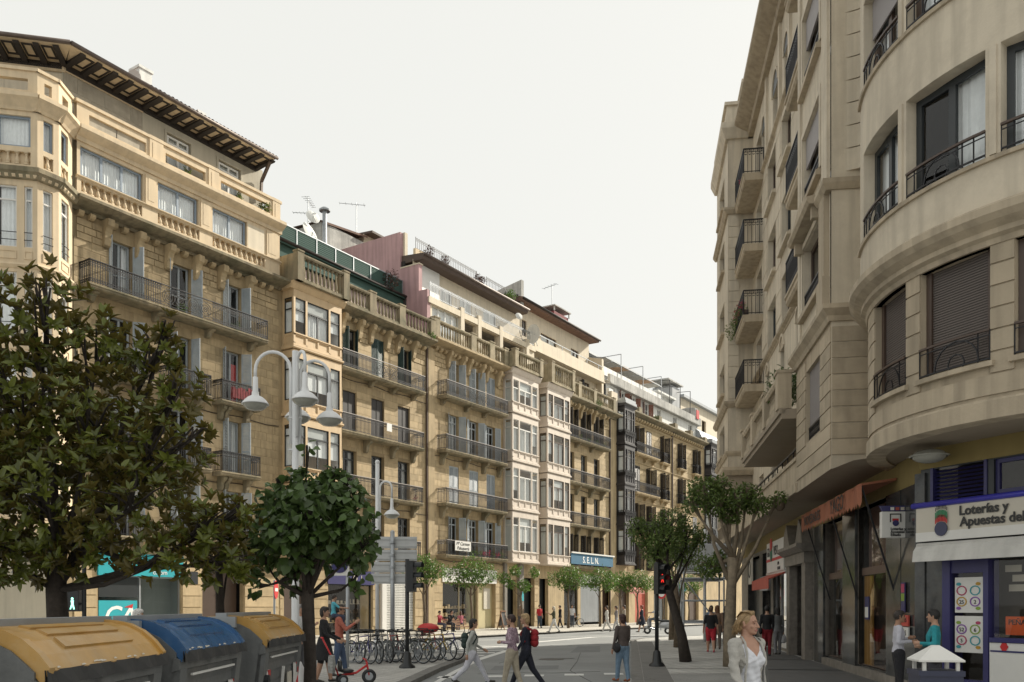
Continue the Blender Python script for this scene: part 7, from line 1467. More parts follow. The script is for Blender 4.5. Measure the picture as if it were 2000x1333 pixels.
plant(RB, 15.6, -1.2, 7.4, .55, 420, LIME, .14, 1.1); plant(RB, 16.6, -1.1, 7.4, .4, 260, LIME, .12, 1.0); plant(RB, 13, -1.2, 6.9, .3, 120, ORNG)
for x in (1.4, 2.3, 3.2): plant(RB, x, -.95, 14.0, .3, 130, ORNG, .1); plant(RB, x + .3, -1.0, 14.2, .22, 60, PINKF, .08)
plant(RB, 2.6, -.8, 19.85, .25, 90, PINKF, .1, .5); plant(RB, .9, -1.1, 13.7, .35, 160, ORNG, .11, 1.3)
plant(B5, 26.4, -.3, 20.3, .3, 80, YOUNG); plant(B5, 33.0, -.4, 8.9, .3, 90, YOUNG)
# ================================================================== PEOPLE
CM = {}
def cmat(c, rough=.85, var=.1, sc=9.):
    k = 'cloth_%02x%02x%02x' % tuple(int(max(0, min(1, v)) * 255) for v in c) + str(int(sc))
    if k not in CM: CM[k] = mat(k, c, rough, var + .06, sc, 0, .7)
    return CM[k]
SKIN = mat('skin', (.43, .25, .17), .55, .06, 12); SKIN_D = mat('skin_tanned', (.34, .19, .12), .55, .06, 12)
def cap_mesh(m, p, q, r1, r2, n=10):
    p, q = Vector(p), Vector(q); d = q - p; L = d.length
    if L < 1e-5: m.ball(tuple(p), max(r1, r2), n=n); return
    d.normalize(); pts = []; rr = []
    for a in (80, 55, 28, 0): pts.append(p - d * r1 * math.sin(R(a))); rr.append(r1 * math.cos(R(a)))
    for a in (0, 28, 55, 80): pts.append(q + d * r2 * math.sin(R(a))); rr.append(r2 * math.cos(R(a)))
    m.tube(pts, rr, n)
def remesh(m, vox, smooth=6):
    me = bpy.data.meshes.new('tmp'); me.from_pydata(m.v, [], m.f); o = bpy.data.objects.new('tmp', me); COL.objects.link(o)
    md = o.modifiers.new('r', 'REMESH'); md.mode = 'VOXEL'; md.voxel_size = vox
    if smooth: sm_ = o.modifiers.new('s', 'SMOOTH'); sm_.factor = .5; sm_.iterations = smooth
    dg = bpy.context.evaluated_depsgraph_get(); e = o.evaluated_get(dg); out = bpy.data.meshes.new_from_object(e); bpy.data.objects.remove(o); bpy.data.meshes.remove(me)
    return out
def person(label, X, d, face, H, top=(.3, .3, .3), bottom=(.1, .1, .15), shoes=(.04, .035, .03), hair=(.05, .03, .02), hairlen=0, sleeve=2, legs='trousers', stride=.0, arms=((.1, .15, .08), (-.1, .15, .08)), z=0, fem=False, lean=0., head=0., skin=None, bag=None, seat=False, build=1., topmat=None, cat='person', hat=None, vox=None):
    """arms: (swing forward, elbow bend, outward) for left and right; face: world heading in degrees (0 = +X)"""
    o = wr('person', label, cat, X, d, R(face - 90), None, z); h = H; dist = math.hypot(X, d)
    vox = vox or (.011 if dist < 24 else .019); skin = skin or SKIN; near = dist < 24
    C = []                                             # (p, q, r1, r2, label)
    def cap(p, q, r1, r2, lab): C.append((Vector(p) * h, Vector(q) * h, r1 * h, r2 * h, lab))
    hips = []; low = 9
    for sx, ph in ((-1, 1), (1, -1)):
        hp = Vector((sx * .048, 0, .5))
        if seat: a, k = 1.45, 1.5
        else: a = stride * ph * .5 + .04; k = (.35 * stride if ph < 0 else .08)
        kn = hp + Vector((sx * .0, math.sin(a), -math.cos(a))) * .235; an = kn + Vector((0, math.sin(a - k), -math.cos(a - k))) * .232
        hips.append((sx, hp, kn, an, a - k)); low = min(low, an.z - .035)
    dz = -low if not seat else -.0; base = Vector((0, 0, dz)) if not seat else Vector((0, 0, .30 - .5 + .03))
    hs = Vector((.0, math.sin(lean), math.cos(lean)))
    def up(x, y, t): return Vector((x, y + (t - .5) * math.sin(lean), .5 + (t - .5) * math.cos(lean))) + base
    tl = 'bottom' if legs == 'trousers' else 'skin'
    for sx, hp, kn, an, fp in hips:
        hp, kn, an = hp + base, kn + base, an + base
        cap(hp, kn, .062 * build, .042, 'bottom'); cap(kn, kn.lerp(an, .45), .041, .036, tl); cap(kn.lerp(an, .45), an, .036 if legs != 'trousers' else .036, .024 if legs != 'trousers' else .031, tl)
        if legs == 'shorts': cap(kn.lerp(hp, .2), hp, .05, .065, 'bottom')
        f = Vector((sx * .02, math.cos(fp * .6), math.sin(fp * .6) * .7)); cap(an + Vector((0, -.015, -.012)), an + f * .05 + Vector((0, 0, -.018)), .024, .024, 'shoes'); cap(an + f * .05 + Vector((0, 0, -.02)), an + f * .1 + Vector((0, 0, -.024)), .023, .017, 'shoes')
    rings = [(.465, .07, .058, .0), (.5, .097 * build, .070, -.004), (.54, .095 * build, .068, -.004), (.6, (.074 if fem else .082) * build, .056, .0), (.66, (.082 if fem else .09) * build, .062 + (.008 if fem else 0), .004 + (.008 if fem else 0)), (.72, .094 * build, .066 + (.008 if fem else 0), .004 + (.006 if fem else 0)), (.78, .093, .055, .0), (.815, .07, .045, -.006), (.84, .036, .036, -.006)]
    T = M(); n = 14; tv = []
    for t, wx, wy, oy in rings:
        c = up(0, oy, t); tv += [(c + Vector((wx * math.cos(2 * math.pi * k / n), wy * math.sin(2 * math.pi * k / n), 0))) * h for k in range(n)]
    T.add(tv, [(i * n + k, i * n + (k + 1) % n, (i + 1) * n + (k + 1) % n, (i + 1) * n + k) for i in range(len(rings) - 1) for k in range(n)] + [tuple(range(n))[::-1], tuple(range((len(rings) - 1) * n, len(rings) * n))])
    hc = up(0, .012, .925) + Vector((0, math.sin(head) * .03, 0)); cap(up(0, -.006, .83), hc + Vector((0, -.01, -.03)), .032, .031, 'skin')
    T.ball(tuple(hc * h), .043 * h, .054 * h, .066 * h, 14, 10); cap(hc + Vector((0, .02, -.03)), hc + Vector((0, .034, -.05)), .028, .02, 'skin'); cap(hc + Vector((0, .052, .0)), hc + Vector((0, .063, -.016)), .006, .009, 'skin')
    for sx in (-1, 1): cap(hc + Vector((sx * .043, -.004, -.012)), hc + Vector((sx * .044, -.006, .012)), .008, .01, 'skin')
    HN = []
    for (sw, eb, out), sx in zip(arms, (-1, 1)):
        sh = up(sx * .103, -.002, .795); dv = Vector((sx * math.sin(out), math.sin(sw) * math.cos(out), -math.cos(sw) * math.cos(out))); el = sh + dv * .172
        ang = sw + eb; fv = Vector((sx * math.sin(out) * (.3 if eb < 1 else -1.2), math.sin(ang), -math.cos(ang))).normalized(); wr_ = el + fv * .15
        cap(up(sx * .075, 0, .79), sh, .036, .034, 'top'); cap(sh, el, .034, .026, 'top' if sleeve >= 1 else 'skin'); cap(el, wr_, .025, .018, 'top' if sleeve >= 2 else 'skin')
        pe = wr_ + fv * .045; cap(wr_, pe, .016, .019, 'skin'); side = fv.cross(Vector((sx, 0, 0)))
        if side.length < .1: side = Vector((0, 1, 0))
        side.normalize()
        for k in range(4):
            b0 = pe + side * (.011 * (k - 1.5)); b1 = b0 + fv * (.02 + .004 * (1 if k in (1, 2) else 0)); b2 = b1 + (fv + Vector((-sx * .6, 0, 0))).normalized() * .022; cap(b0, b1, .0058, .0055, 'skin'); cap(b1, b2, .0055, .005, 'skin')
        cap(wr_ + fv * .012 + side * .012, wr_ + fv * .04 + side * .03, .0065, .0055, 'skin'); HN.append(wr_)
    B = M(); B.v, B.f = list(T.v), list(T.f)
    for p, q, r1, r2, lab in C: cap_mesh(B, p, q, r1, r2, 10 if near else 8)
    me = remesh(B, vox, 5)
    # colour each face by the nearest limb
    labs = ['top', 'bottom', 'skin', 'shoes']; mats_ = [topmat or cmat(top), cmat(bottom), skin, cmat(shoes, .5)]
    for m_ in mats_: me.materials.append(m_)
    nf = len(me.polygons); ce = np.empty(nf * 3, np.float32); me.polygons.foreach_get('center', ce); ce = ce.reshape(-1, 3)
    best = np.full(nf, 9e9); lab = np.zeros(nf, np.int32)
    th = [(up(0, 0, t) * h, w_ * h) for t, w_, _, _ in rings]
    for p, q, r1, r2, lb in C:
        p_, q_ = np.array(p), np.array(q); v = q_ - p_; t = np.clip(((ce - p_) @ v) / max(v @ v, 1e-9), 0, 1); dd = np.linalg.norm(ce - (p_ + t[:, None] * v), axis=1) - (r1 + (r2 - r1) * t); k = dd < best; best[k] = dd[k]; lab[k] = labs.index(lb)
    # torso
    ax0, ax1 = np.array(up(0, 0, .5) * h), np.array(up(0, 0, .83) * h); v = ax1 - ax0; t = ((ce - ax0) @ v) / (v @ v); rad = np.linalg.norm(ce - (ax0 + np.clip(t, -.1, 1)[:, None] * v), axis=1) - .078 * h; k = (rad < best + .012 * h) & (t > .02) & (t < .99) & (lab != 2) | ((rad < best) & (t > .02) & (t < .97)); lab[k & (t > (.02 if legs != 'x' else 0))] = 0; lab[(t <= .06) & (lab == 0) & (rad < .05)] = 1
    hd = np.array(hc * h); dh = np.linalg.norm((ce - hd) / np.array([.043 * h, .054 * h, .066 * h]), axis=1); lab[dh < 1.25] = 2
    me.polygons.foreach_set('material_index', lab); me.polygons.foreach_set('use_smooth', [True] * nf)
    bo = bpy.data.objects.new('body', me); link(bo, o)
    # face and hair
    E_ = M()
    for sx in (-1, 1): E_.ball(tuple((hc + Vector((sx * .017, .047, .004))) * h), .006 * h, .005 * h, .0045 * h, 8, 5); E_.bar((hc + Vector((sx * .009, .0535, .015))) * h, (hc + Vector((sx * .026, .0475, .016))) * h, .005 * h, .005 * h)
    E_.build('eyes', TXTK, o); l = M(); l.ball(tuple((hc + Vector((0, .0545, -.033))) * h), .012 * h, .004 * h, .0045 * h, 8, 5); l.build('mouth', cmat((.30, .09, .08)), o)
    hm = cmat(hair, .6, .3, 22.) if not hat else cmat(hat); Hh = M(); c = hc * h
    Hh.ball(tuple(c + Vector((0, -.012, .014)) * h), .052 * h, .056 * h, .062 * h, 14, 10)
    if not hat: Hh.ball(tuple(c + Vector((0, .012, .042)) * h), .043 * h, .043 * h, .03 * h, 12, 8)
    if hairlen >= 1: Hh.ball(tuple(c + Vector((0, -.03, -.02)) * h), .05 * h, .035 * h, .06 * h, 12, 8)
    if hairlen >= 2:
        Hh.ball(tuple(c + Vector((0, -.036, -.07)) * h), .048 * h, .03 * h, .07 * h, 12, 8)
        for sx in (-1, 1): Hh.ball(tuple(c + Vector((sx * .04, -.008, -.03)) * h), .018 * h, .03 * h, .055 * h, 8, 6)
    if near:
        hm_ = remesh(Hh, .009, 2); hm_.materials.append(hm); vv = np.empty(len(hm_.vertices) * 3, np.float32); hm_.vertices.foreach_get('co', vv); vv = vv.reshape(-1, 3); vv += (np.sin(vv[:, [2]] * 90 + vv[:, [0]] * 170) * np.sin(vv[:, [1]] * 130)) * .004; hm_.vertices.foreach_set('co', vv.ravel()); hm_.polygons.foreach_set('use_smooth', [True] * len(hm_.polygons)); q = bpy.data.objects.new('hair' if not hat else 'hat', hm_); link(q, o)
    else: Hh.build('hair' if not hat else 'hat', hm, o, True)
    if hat: br = M(); br.lathe([(.03 * h, 0), (.075 * h, -.006 * h)], tuple(c + Vector((0, .02, .03)) * h), 14); br.build('brim', hm, o)
    if legs in ('skirt', 'dress'):
        s = M(); zt = (up(0, 0, .6)).z * h; zb = (.27 if legs == 'skirt' else .29) * h; n = 20; m_ = 6; pts = []
        for i in range(m_ + 1):
            t = i / m_; wx = (.082 + .055 * t ** .7) * h; wy = (.066 + .06 * t ** .8 + stride * .05 * t) * h
            for k in range(n): a = 2 * math.pi * k / n; rip = 1 + .05 * t * math.sin(a * 6); pts.append((wx * rip * math.cos(a), wy * rip * math.sin(a), zt + (zb - zt) * t))
        s.add(pts, [(i * n + k, i * n + (k + 1) % n, (i + 1) * n + (k + 1) % n, (i + 1) * n + k) for i in range(m_) for k in range(n)]); s.build('skirt', cmat(bottom), o, True)
    if bag:
        kind, bc = bag; s = M()
        if kind == 'backpack':
            for t_, r_ in ((.62, .075), (.68, .085), (.74, .07)): s.ball(tuple(up(0, -.115, t_) * h), r_ * h, .055 * h, .06 * h, 10, 8)
            for sx in (-1, 1): s.tube([up(sx * .06, -.08, .78) * h, up(sx * .07, .0, .825) * h, up(sx * .075, .062, .74) * h, up(sx * .085, .0, .63) * h], .012 * h, 6)
        elif kind == 'shoulder':
            s.ball(tuple(up(-.13, -.03, .5) * h), .035 * h, .085 * h, .075 * h, 10, 8); s.tube([up(-.13, -.03, .56) * h, up(-.1, .0, .82) * h, up(-.12, .05, .55) * h], .008 * h, 6)
        elif kind == 'hand':
            w_ = HN[1] * h; s.lathe([(.02 * h, -.05 * h), (.06 * h, -.1 * h), (.075 * h, -.2 * h), (.03 * h, -.24 * h), (0, -.24 * h)], tuple(w_), 10, .5); s.tube([w_ + Vector((-.02, 0, -.08)) * h, w_, w_ + Vector((.02, 0, -.08)) * h], .005 * h, 5)
        s.build({'backpack': 'backpack', 'shoulder': 'shoulder_bag', 'hand': 'carrier_bag'}[kind], cmat(bc), o, True)
    return o
W_ = (.62, .62, .64)
person('woman in white trousers with dark green rucksack striding over the crossing', -.9, 19.9, 5, 1.58, (.42, .43, .40), (.60, .60, .66), hair=(.02, .016, .014), hairlen=1, sleeve=2, stride=1.0, arms=((.15, .9, .12), (-.45, .4, .12)), bag=('backpack', (.03, .05, .045)), fem=True, z=-.1)
FLO = mat('floral_blouse', (.30, .20, .26), .85, 1.0, 34, grime=(.45, .38, .40), gscale=26)
person('woman in purple floral blouse and beige trousers crossing with crossed arms', .0, 18.5, 160, 1.62, (.3, .2, .28), (.40, .35, .27), shoes=(.4, .3, .2), hair=(.035, .016, .014), hairlen=0, sleeve=2, stride=.45, arms=((-.2, 1.75, .32), (-.15, 1.7, .32)), fem=True, build=1.12, topmat=FLO, z=-.1)
person('blonde curly-haired person in navy with a red rucksack on the crossing', .3, 18.9, 172, 1.68, (.018, .02, .035), (.016, .018, .03), hair=(.36, .25, .13), hairlen=1, stride=.8, arms=((.2, .4, .1), (-.25, .3, .1)), bag=('backpack', (.30, .02, .025)), fem=True, z=-.1)
person('woman in brown jacket and blue jeans waiting at the right kerb', 2.62, 20.6, 120, 1.60, (.095, .075, .068), (.16, .24, .33), shoes=(.30, .09, .03), hair=(.05, .022, .018), hairlen=1, stride=.3, arms=((.05, .25, .18), (.1, .5, .12)), bag=('shoulder', (.02, .02, .022)), fem=True, build=1.08, z=-.1)
person('dark-haired man in white jacket talking by the marble pier', 7.15, 16.1, -15, 1.60, (.50, .50, .56), (.016, .016, .02), hair=(.03, .022, .018), sleeve=2, arms=((-.1, 1.95, .34), (-.15, 1.8, .34)), skin=SKIN_D, build=1.12)
person('short dark-haired woman in teal cardigan seen from behind at the lottery shop', 7.28, 15.0, 150, 1.63, (.02, .25, .29), (.04, .04, .05), hair=(.012, .01, .01), sleeve=2, arms=((-.1, 1.7, .34), (-.1, 1.5, .3)), fem=True, build=1.18, bag=('shoulder', (.02, .018, .018)))
person('woman in black dress and sunglasses pushing the red tricycle', -4.15, 19.2, 0, 1.68, (.016, .016, .018), (.016, .016, .018), hair=(.03, .02, .016), hairlen=1, sleeve=2, legs='dress', stride=.35, arms=((.35, .75, .1), (.35, .75, .1)), fem=True, bag=('shoulder', (.30, .25, .18)))
person('man in coral shirt and jeans carrying a child on his shoulders', -4.15, 20.9, 10, 1.72, (.42, .13, .09), (.06, .09, .16), hair=(.03, .022, .02), stride=.4, arms=((.6, 1.6, .15), (.6, 1.6, .15)))
person('small child in pale blue shirt riding on the man\'s shoulders', -4.28, 20.9, 10, 1.0, (.10, .42, .52), (.05, .06, .10), hair=(.03, .022, .018), sleeve=1, seat=True, z=1.12, arms=((.9, .6, .1), (.9, .6, .1)), vox=.011)
person('grey-haired man in white shirt looking down behind the far yellow bin', -5.35, 22.0, -30, 1.72, (.55, .55, .54), (.12, .12, .13), hair=(.22, .2, .19), arms=((.4, 1.6, .1), (.2, .3, .1)))
person('white-haired passer-by whose head shows over the blue bin', -7.1, 16.5, 20, 1.63, (.45, .44, .40), (.15, .14, .13), hair=(.68, .66, .64), hairlen=1)
person('woman in black top and red knee shorts walking away on the right pavement', 7.15, 31.3, 85, 1.66, (.016, .016, .018), (.42, .02, .035), shoes=(.35, .03, .06), hair=(.10, .06, .035), sleeve=1, legs='shorts', stride=.5, arms=((.1, .2, .22), (-.1, .2, .22)), fem=True, build=1.2)
person('woman in black top and dark red trousers beside the bright shop window', 8.5, 29.0, 80, 1.68, (.016, .016, .018), (.24, .015, .025), hair=(.02, .018, .016), hairlen=0, arms=((.1, .3, .15), (.1, .5, .1)), fem=True, bag=('shoulder', (.018, .016, .016)), build=1.05)
person('person in grey patterned clothes next to the red-trousered woman', 9.1, 29.8, 100, 1.64, (.16, .165, .165), (.22, .22, .23), hair=(.015, .013, .012), hairlen=2, fem=True, bag=('hand', (.6, .6, .62)))
person('man in blue-grey shirt walking near the scaffold', 8.75, 38.2, 250, 1.7, (.16, .2, .26), (.02, .02, .025), hair=(.03, .022, .018), skin=SKIN_D, stride=.4)
person('long-haired woman with tan bag beyond the thick tree trunk', 9.1, 37.0, 80, 1.68, (.03, .028, .028), (.05, .05, .055), hair=(.03, .02, .014), hairlen=2, fem=True, bag=('shoulder', (.36, .16, .05)), stride=.3)
person('reddish-haired passer-by just behind the foreground woman', 7.9, 33.5, 80, 1.70, (.20, .13, .09), (.12, .09, .07), hair=(.14, .065, .03), hairlen=2, fem=True, stride=.3)
person('man in red T-shirt and jeans standing at the dark entrance', *Lw(-.3, 2.6), 300, 1.72, (.42, .02, .03), (.05, .07, .10), hair=(.03, .025, .02), sleeve=1, stride=.2)
person('blonde woman in white trousers walking on the far carriageway edge', 2.6, 54.0, 185, 1.68, (.08, .085, .05), (.62, .61, .58), hair=(.55, .50, .40), hairlen=2, sleeve=1, stride=.8, arms=((.9, 1.2, .1), (-.3, .4, .1)), fem=True)
person('man in white T-shirt beside the bicycle under the banner', *Lw(3.2, 3.4), 280, 1.74, (.55, .56, .58), (.05, .06, .08), hair=(.03, .025, .02), sleeve=1)
person('person in dark clothes behind the blonde woman', *Lw(1.0, 3.6), 200, 1.7, (.02, .022, .03), (.02, .02, .025), hair=(.04, .03, .02), stride=.5)
person('woman in long navy dress carrying a white carrier bag', 8.1, 54.3, 175, 1.72, (.014, .018, .034), (.014, .018, .034), hair=(.20, .04, .02), hairlen=1, legs='dress', stride=.5, fem=True, bag=('hand', (.66, .66, .68)))
person('person in white top and white trousers leading the far group', 6.05, 55.5, 180, 1.7, (.58, .56, .52), (.56, .54, .5), hair=(.05, .03, .02), hairlen=1, stride=.7, fem=True)
person('woman in patterned jacket in the middle of the far group', 6.75, 56.3, 185, 1.68, (.22, .2, .2), (.5, .5, .5), hair=(.05, .03, .02), hairlen=1, stride=.6, fem=True)
person('woman in beige coat at the right of the far group', 7.35, 57.0, 180, 1.72, (.36, .31, .25), (.09, .12, .19), hair=(.04, .025, .02), hairlen=1, stride=.5, fem=True)
person('scooter rider in white shirt', 8.4, 50.4, 160, 1.72, (.55, .56, .58), (.12, .13, .15), hair=(.03, .03, .03), sleeve=1, seat=True, z=.35, arms=((1.0, .5, .1), (1.0, .5, .1)))
person('man in white cap by the chalkboard', *Lw(-3.85, 3.2), 260, 1.74, (.22, .16, .12), (.08, .08, .09), hat=(.7, .7, .7))
person('boy in red sitting at the end of the bench', *Lw(-16.5, 5.8), -30, 1.45, (.30, .02, .04), (.05, .05, .08), hair=(.015, .012, .01), seat=True, arms=((.6, .9, .1), (.6, .9, .1)), z=.18)
person('person in black crouched on the bench looking down', *Lw(-15.85, 6.0), -50, 1.6, (.02, .02, .022), (.03, .03, .04), hair=(.02, .016, .014), seat=True, lean=.35, arms=((.6, 1.2, .1), (.6, 1.2, .1)), z=.14)
person('girl in pink sitting on the right half of the bench', *Lw(-14.5, 5.8), 120, 1.4, (.50, .16, .20), (.10, .08, .14), hair=(.10, .05, .035), hairlen=2, seat=True, arms=((.3, .5, .2), (.3, .5, .2)), z=.18, fem=True)
bike('grey bicycle held by the man under the banner', *Lw(4.0, 3.2), R(-60), SIL, .05)['group'] = 'bicycles away from the rack'

# ------------------------------------------------------------------ foreground woman, modelled closer
def foreground():
    X, Y, H = 2.3, 8.5, 1.66
    o = wr('person', 'fair-haired woman in white V-neck top and pale grey cardigan in the foreground', 'person', X, Y, R(-125), None, -.035)   # local +Y = her heading
    CARD = mat('grey_cardigan', (.40, .385, .355), .95, .07, 60, 0, .5); TOPW = mat('white_top', (.66, .67, .72), .85, .03, 4, 0, .1); SK = mat('face_skin', (.40, .225, .155), .5, .05, 20); 
    B = M(); C = []
    def cap(p, q, r1, r2, lab, n=14): C.append((Vector(p), Vector(q), r1, r2, lab)); cap_mesh(B, p, q, r1, r2, n)
    # chest faces the camera a little (torso turned by tw), head turned to the right of the picture
    tw = Matrix.Rotation(R(-28), 4, 'Z')
    rings = [(.80, .165, .115, 0), (.90, .16, .11, 0), (1.0, .135, .095, .0), (1.1, .14, .1, .005), (1.18, .155, .112, .018), (1.25, .165, .115, .02), (1.31, .168, .098, .008), (1.36, .155, .082, -.004), (1.395, .12, .066, -.012), (1.42, .075, .055, -.014), (1.44, .055, .052, -.012)]
    n = 24; tv = []
    for z, wx, wy, oy in rings: tv += [tuple(tw @ Vector((wx * math.cos(2 * math.pi * k / n), oy + wy * math.sin(2 * math.pi * k / n), z))) for k in range(n)]
    B.add(tv, [(i * n + k, i * n + (k + 1) % n, (i + 1) * n + (k + 1) % n, (i + 1) * n + k) for i in range(len(rings) - 1) for k in range(n)] + [tuple(range(n))[::-1], tuple(range((len(rings) - 1) * n, len(rings) * n))])
    for sx in (-1, 1): p = tw @ Vector((sx * .07, .085, 1.2)); B.ball(tuple(p), .068, .055, .066, 14, 10)
    sh = {}
    for sx, sw, eb in ((-1, -.35, .25), (1, .30, .45)):
        s0 = tw @ Vector((sx * .165, -.012, 1.355)); dv = tw @ Vector((sx * .22, math.sin(sw), -math.cos(sw))); dv.normalize(); el = s0 + dv * .285; fv = tw @ Vector((sx * .12, math.sin(sw + eb), -math.cos(sw + eb))); fv.normalize(); w_ = el + fv * .235
        cap(tw @ Vector((sx * .11, -.01, 1.36)), s0, .062, .06, 'card'); cap(s0, el, .058, .046, 'card'); cap(el, w_, .046, .034, 'card'); cap(w_, w_ + fv * .07, .027, .03, 'skin')
        pe = w_ + fv * .085
        for k in range(4): b0 = pe + (tw @ Vector((0, .019 * (k - 1.5), 0))); b1 = b0 + fv * .04; b2 = b1 + (fv + tw @ Vector((-sx * .5, 0, 0))).normalized() * .035; cap(b0, b1, .0095, .009, 'skin', 8); cap(b1, b2, .009, .0075, 'skin', 8)
        cap(w_ + fv * .03 + tw @ Vector((0, .02, 0)), w_ + fv * .075 + tw @ Vector((0, .05, 0)), .011, .009, 'skin', 8)
    for sx in (-1, 1): cap((sx * .085, 0, .82), (sx * .08, .02, .45), .095, .07, 'bottom'); cap((sx * .08, .02, .45), (sx * .075, 0, .08), .066, .045, 'bottom'); cap((sx * .075, -.02, .04), (sx * .08, .14, .03), .04, .03, 'shoes')
    # head
    hz = 1.555; HR = Matrix.Translation((0, .01, hz)) @ Matrix.Rotation(R(-4), 4, 'Z'); hv = lambda x, y, z: HR @ Vector((x, y, z))
    cap((0, -.015, 1.39), hv(0, -.02, -.07), .055, .05, 'skin')
    def ell(c, r, lab='skin'): B.ball(tuple(HR @ Vector(c)), *r, 18, 14)
    ell((0, -.012, .02), (.070, .092, .09)); ell((0, .022, -.035), (.056, .062, .075)); ell((0, .055, -.088), (.03, .028, .022)); ell((0, .03, -.075), (.047, .045, .035))
    for sx in (-1, 1): ell((sx * .036, .053, -.03), (.022, .02, .02)); ell((sx * .027, .067, .022), (.022, .014, .008))
    cap(hv(0, .082, .006), hv(0, .103, -.034), .0085, .0125, 'skin', 8); 
    for sx in (-1, 1): cap(hv(sx * .010, .09, -.038), hv(sx * .012, .088, -.036), .008, .008, 'skin', 8)
    cap(hv(-.02, .077, -.062), hv(.02, .077, -.062), .008, .008, 'skin', 8); cap(hv(-.015, .079, -.071), hv(.015, .079, -.071), .008, .008, 'skin', 8)
    for sx in (-1, 1): cap(hv(sx * .071, -.012, -.025), hv(sx * .074, -.018, .012), .01, .013, 'skin', 8)
    me = remesh(B, .0055, 3)
    vv = np.empty(len(me.vertices) * 3, np.float32); me.vertices.foreach_get('co', vv); vv = vv.reshape(-1, 3); nn = np.empty(len(me.vertices) * 3, np.float32); me.vertices.foreach_get('normal', nn); nn = nn.reshape(-1, 3)
    cl = (vv[:, 2] < 1.36).astype(float) * np.clip((1.40 - vv[:, 2]) * 5, 0, 1)            # folds in the cloth
    fold = .0045 * np.sin(95 * vv[:, 2] + 38 * vv[:, 0] + 3 * np.sin(17 * vv[:, 1])) * (.4 + .6 * np.sin(9 * vv[:, 0] + 11 * vv[:, 2]) ** 2) + .006 * np.sin(34 * vv[:, 2] - 46 * vv[:, 0] + 21 * vv[:, 1])
    vv += nn * (cl * fold)[:, None]; me.vertices.foreach_set('co', vv.astype(np.float32).ravel())
    for m_ in (CARD, TOPW, SK, cmat((.03, .03, .035)), cmat((.05, .05, .05)), mat('lips', (.34, .12, .10), .45, .05, 20)): me.materials.append(m_)
    nf = len(me.polygons); ce = np.empty(nf * 3, np.float32); me.polygons.foreach_get('center', ce); ce = ce.reshape(-1, 3); labs = ['card', 'top', 'skin', 'bottom', 'shoes']; best = np.full(nf, 9e9); lab = np.zeros(nf, np.int32)
    for p, q, r1, r2, lb in C:
        p_, q_ = np.array(p), np.array(q); v = q_ - p_; t = np.clip(((ce - p_) @ v) / max(v @ v, 1e-9), 0, 1); dd = np.linalg.norm(ce - (p_ + t[:, None] * v), axis=1) - (r1 + (r2 - r1) * t); k = dd < best; best[k] = dd[k]; lab[k] = labs.index(lb)
    ti = np.array(tw.inverted().to_3x3()); lc = ce @ ti.T
    torso = (np.abs(lc[:, 0]) < .175) & (lc[:, 2] > .8) & (lc[:, 2] < 1.43) & (best > .006)
    front = (lc[:, 1] > .0) & (np.abs(lc[:, 0]) < .118 + .0 * lc[:, 2])
    lab[torso] = 0; lab[torso & front] = 1
    vn = (lc[:, 1] > -.03) & (lc[:, 2] > 1.235 + np.abs(lc[:, 0] + .0) * 1.25) & (lc[:, 2] < 1.46) & (np.abs(lc[:, 0]) < .105); lab[vn & ((lab == 1) | (lab == 2) | (lab == 0))] = 2
    lab[(lc[:, 2] > 1.425)] = 2; lab[(lc[:, 2] < .86) & (lab < 2)] = 3
    hi = np.array(HR.inverted()); hcen = ce @ hi[:3, :3].T + hi[:3, 3]
    lab[(np.abs(hcen[:, 2] + .0665) < .0115) & (np.abs(hcen[:, 0]) < .023) & (hcen[:, 1] > .076)] = 5
    me.polygons.foreach_set('material_index', lab); me.polygons.foreach_set('use_smooth', [True] * nf); bo = bpy.data.objects.new('body', me); link(bo, o)
    e = M(); br = M(); ld = M()
    for sx in (-1, 1):
        e.ball(tuple(hv(sx * .029, .0735, .0)), .0105, .006, .0055, 12, 8); ld.ball(tuple(hv(sx * .029, .0745, .0045)), .0135, .0065, .0055, 12, 8); br.tube([hv(sx * .013, .084, .021), hv(sx * .03, .0785, .026), hv(sx * .046, .066, .021)], [.0032, .004, .002], 6)
        ld.tube([hv(sx * .017, .0785, .0005), hv(sx * .029, .0805, .0025), hv(sx * .042, .072, -.001)], .0018, 5)
    e.build('eyes', cmat((.05, .04, .035), .2), o, True); br.build('eyebrows', cmat((.13, .08, .045)), o, True); ld.build('eyelids', mat('eyelid_skin', (.27, .14, .10), .5, .05, 20), o, True)
    # hair: swept-back locks
    hr = M(); rs = random.Random(3)
    hr.ball(tuple(hv(0, -.026, .032)), .080, .092, .085, 20, 14); hr.ball(tuple(hv(.0, -.02, .055)), .068, .08, .075, 20, 14); hr.ball(tuple(hv(.0, -.085, -.02)), .06, .06, .075, 18, 12)
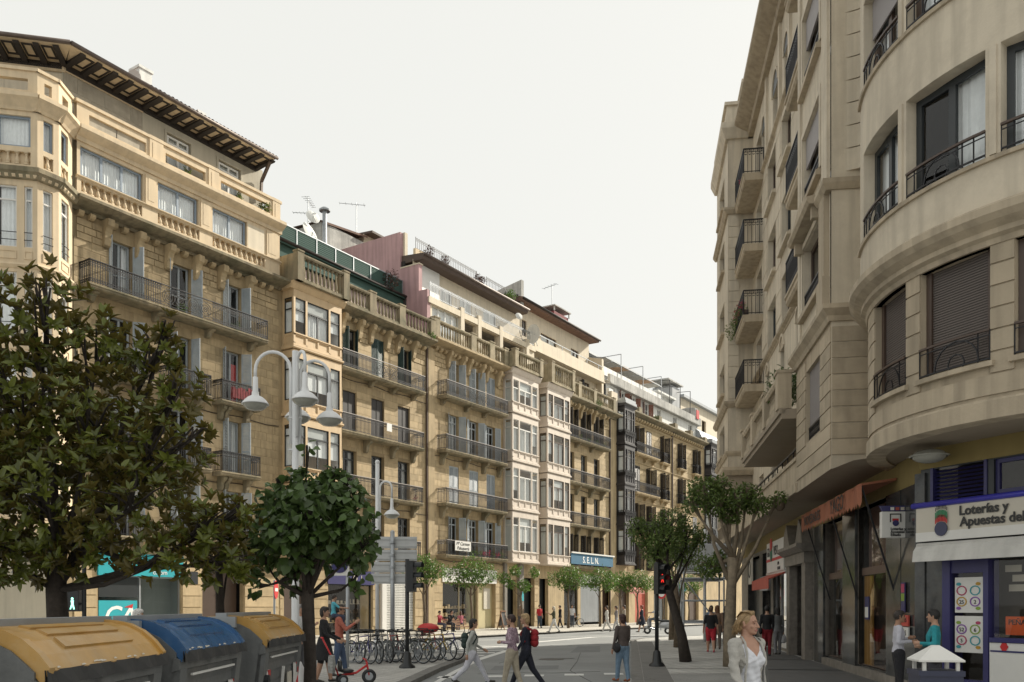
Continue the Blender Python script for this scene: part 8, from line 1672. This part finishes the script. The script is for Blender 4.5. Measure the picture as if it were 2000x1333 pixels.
    for k in range(420):
        a = rs.uniform(-1.5, 1.5); f = rs.uniform(0, 1); st = hv(math.sin(a) * .062, .05 * math.cos(a) * (1 - f) - .02 * f, .085 + .02 * math.cos(a) - .01 * f)
        side = math.sin(a) * .09; z1 = rs.uniform(-.02, .06); z2 = rs.uniform(-.13, -.03); bk = rs.uniform(.06, .12); fl = rs.uniform(.0, .05)
        P = [st, hv(side * .95, -.01 - .04 * f, .06 + z1 * .3), hv(side * 1.02, -.06 - .03 * f, z1 * .5), hv(side * 1.05 + rs.uniform(-.012, .012), -bk, z2 * .6), hv(side * .95 - .02 + rs.uniform(-.02, .02), -bk - fl, z2)]
        hr.tube(P, [.003, .0048, .005, .0038, .0008], 4)
    for k in range(90): a = rs.uniform(-.9, .9); hr.tube([hv(a * .05, .055 - abs(a) * .012, .082 + rs.uniform(-.006, .012)), hv(a * .075, .03, .112 + rs.uniform(-.01, .008)), hv(a * .08, -.05, .115), hv(a * .07, -.1, .06)], [.002, .0048, .005, .002], 4)
    HAIR = mat('fair_hair', (.30, .20, .10), .45, .45, 26); hr.build('hair', HAIR, o, True)
    st = M(); P = [tw @ Vector(p) for p in ((-.155, -.13, .95), (-.128, -.085, 1.25), (-.105, -.03, 1.425), (-.100, .055, 1.40), (-.112, .115, 1.28), (-.125, .125, 1.1), (-.15, .1, .9))]; st.tube(P, .011, 6); st.build('bag_strap', cmat((.10, .10, .095)), o, True)
    cd = M()
    for sx in (-1, 1):
        P = [tw @ Vector((sx * x, y, z)) for x, y, z in ((.075, .0, 1.425), (.098, .075, 1.37), (.112, .118, 1.27), (.118, .125, 1.18), (.122, .108, 1.08), (.13, .11, .95), (.14, .118, .82))]; cd.tube(P, .012, 6)
    cd.build('cardigan_edge', CARD, o, True)
    nk = M(); P = [tw @ Vector((.058 * math.sin(t), .03 + .045 * math.cos(t * .9) * 1.0, 1.40 - .10 * max(0, math.cos(t)) ** 2)) for t in np.linspace(-1.5, 1.5, 15)]; nk.tube(P, .0012, 5); nk.ball(tuple(tw @ Vector((0, .083, 1.292))), .009, .003, .009, 10, 6); nk.build('necklace', mat('gold', (.6, .38, .12), .3, .05, 4, metal=.8), o, True)
foreground()
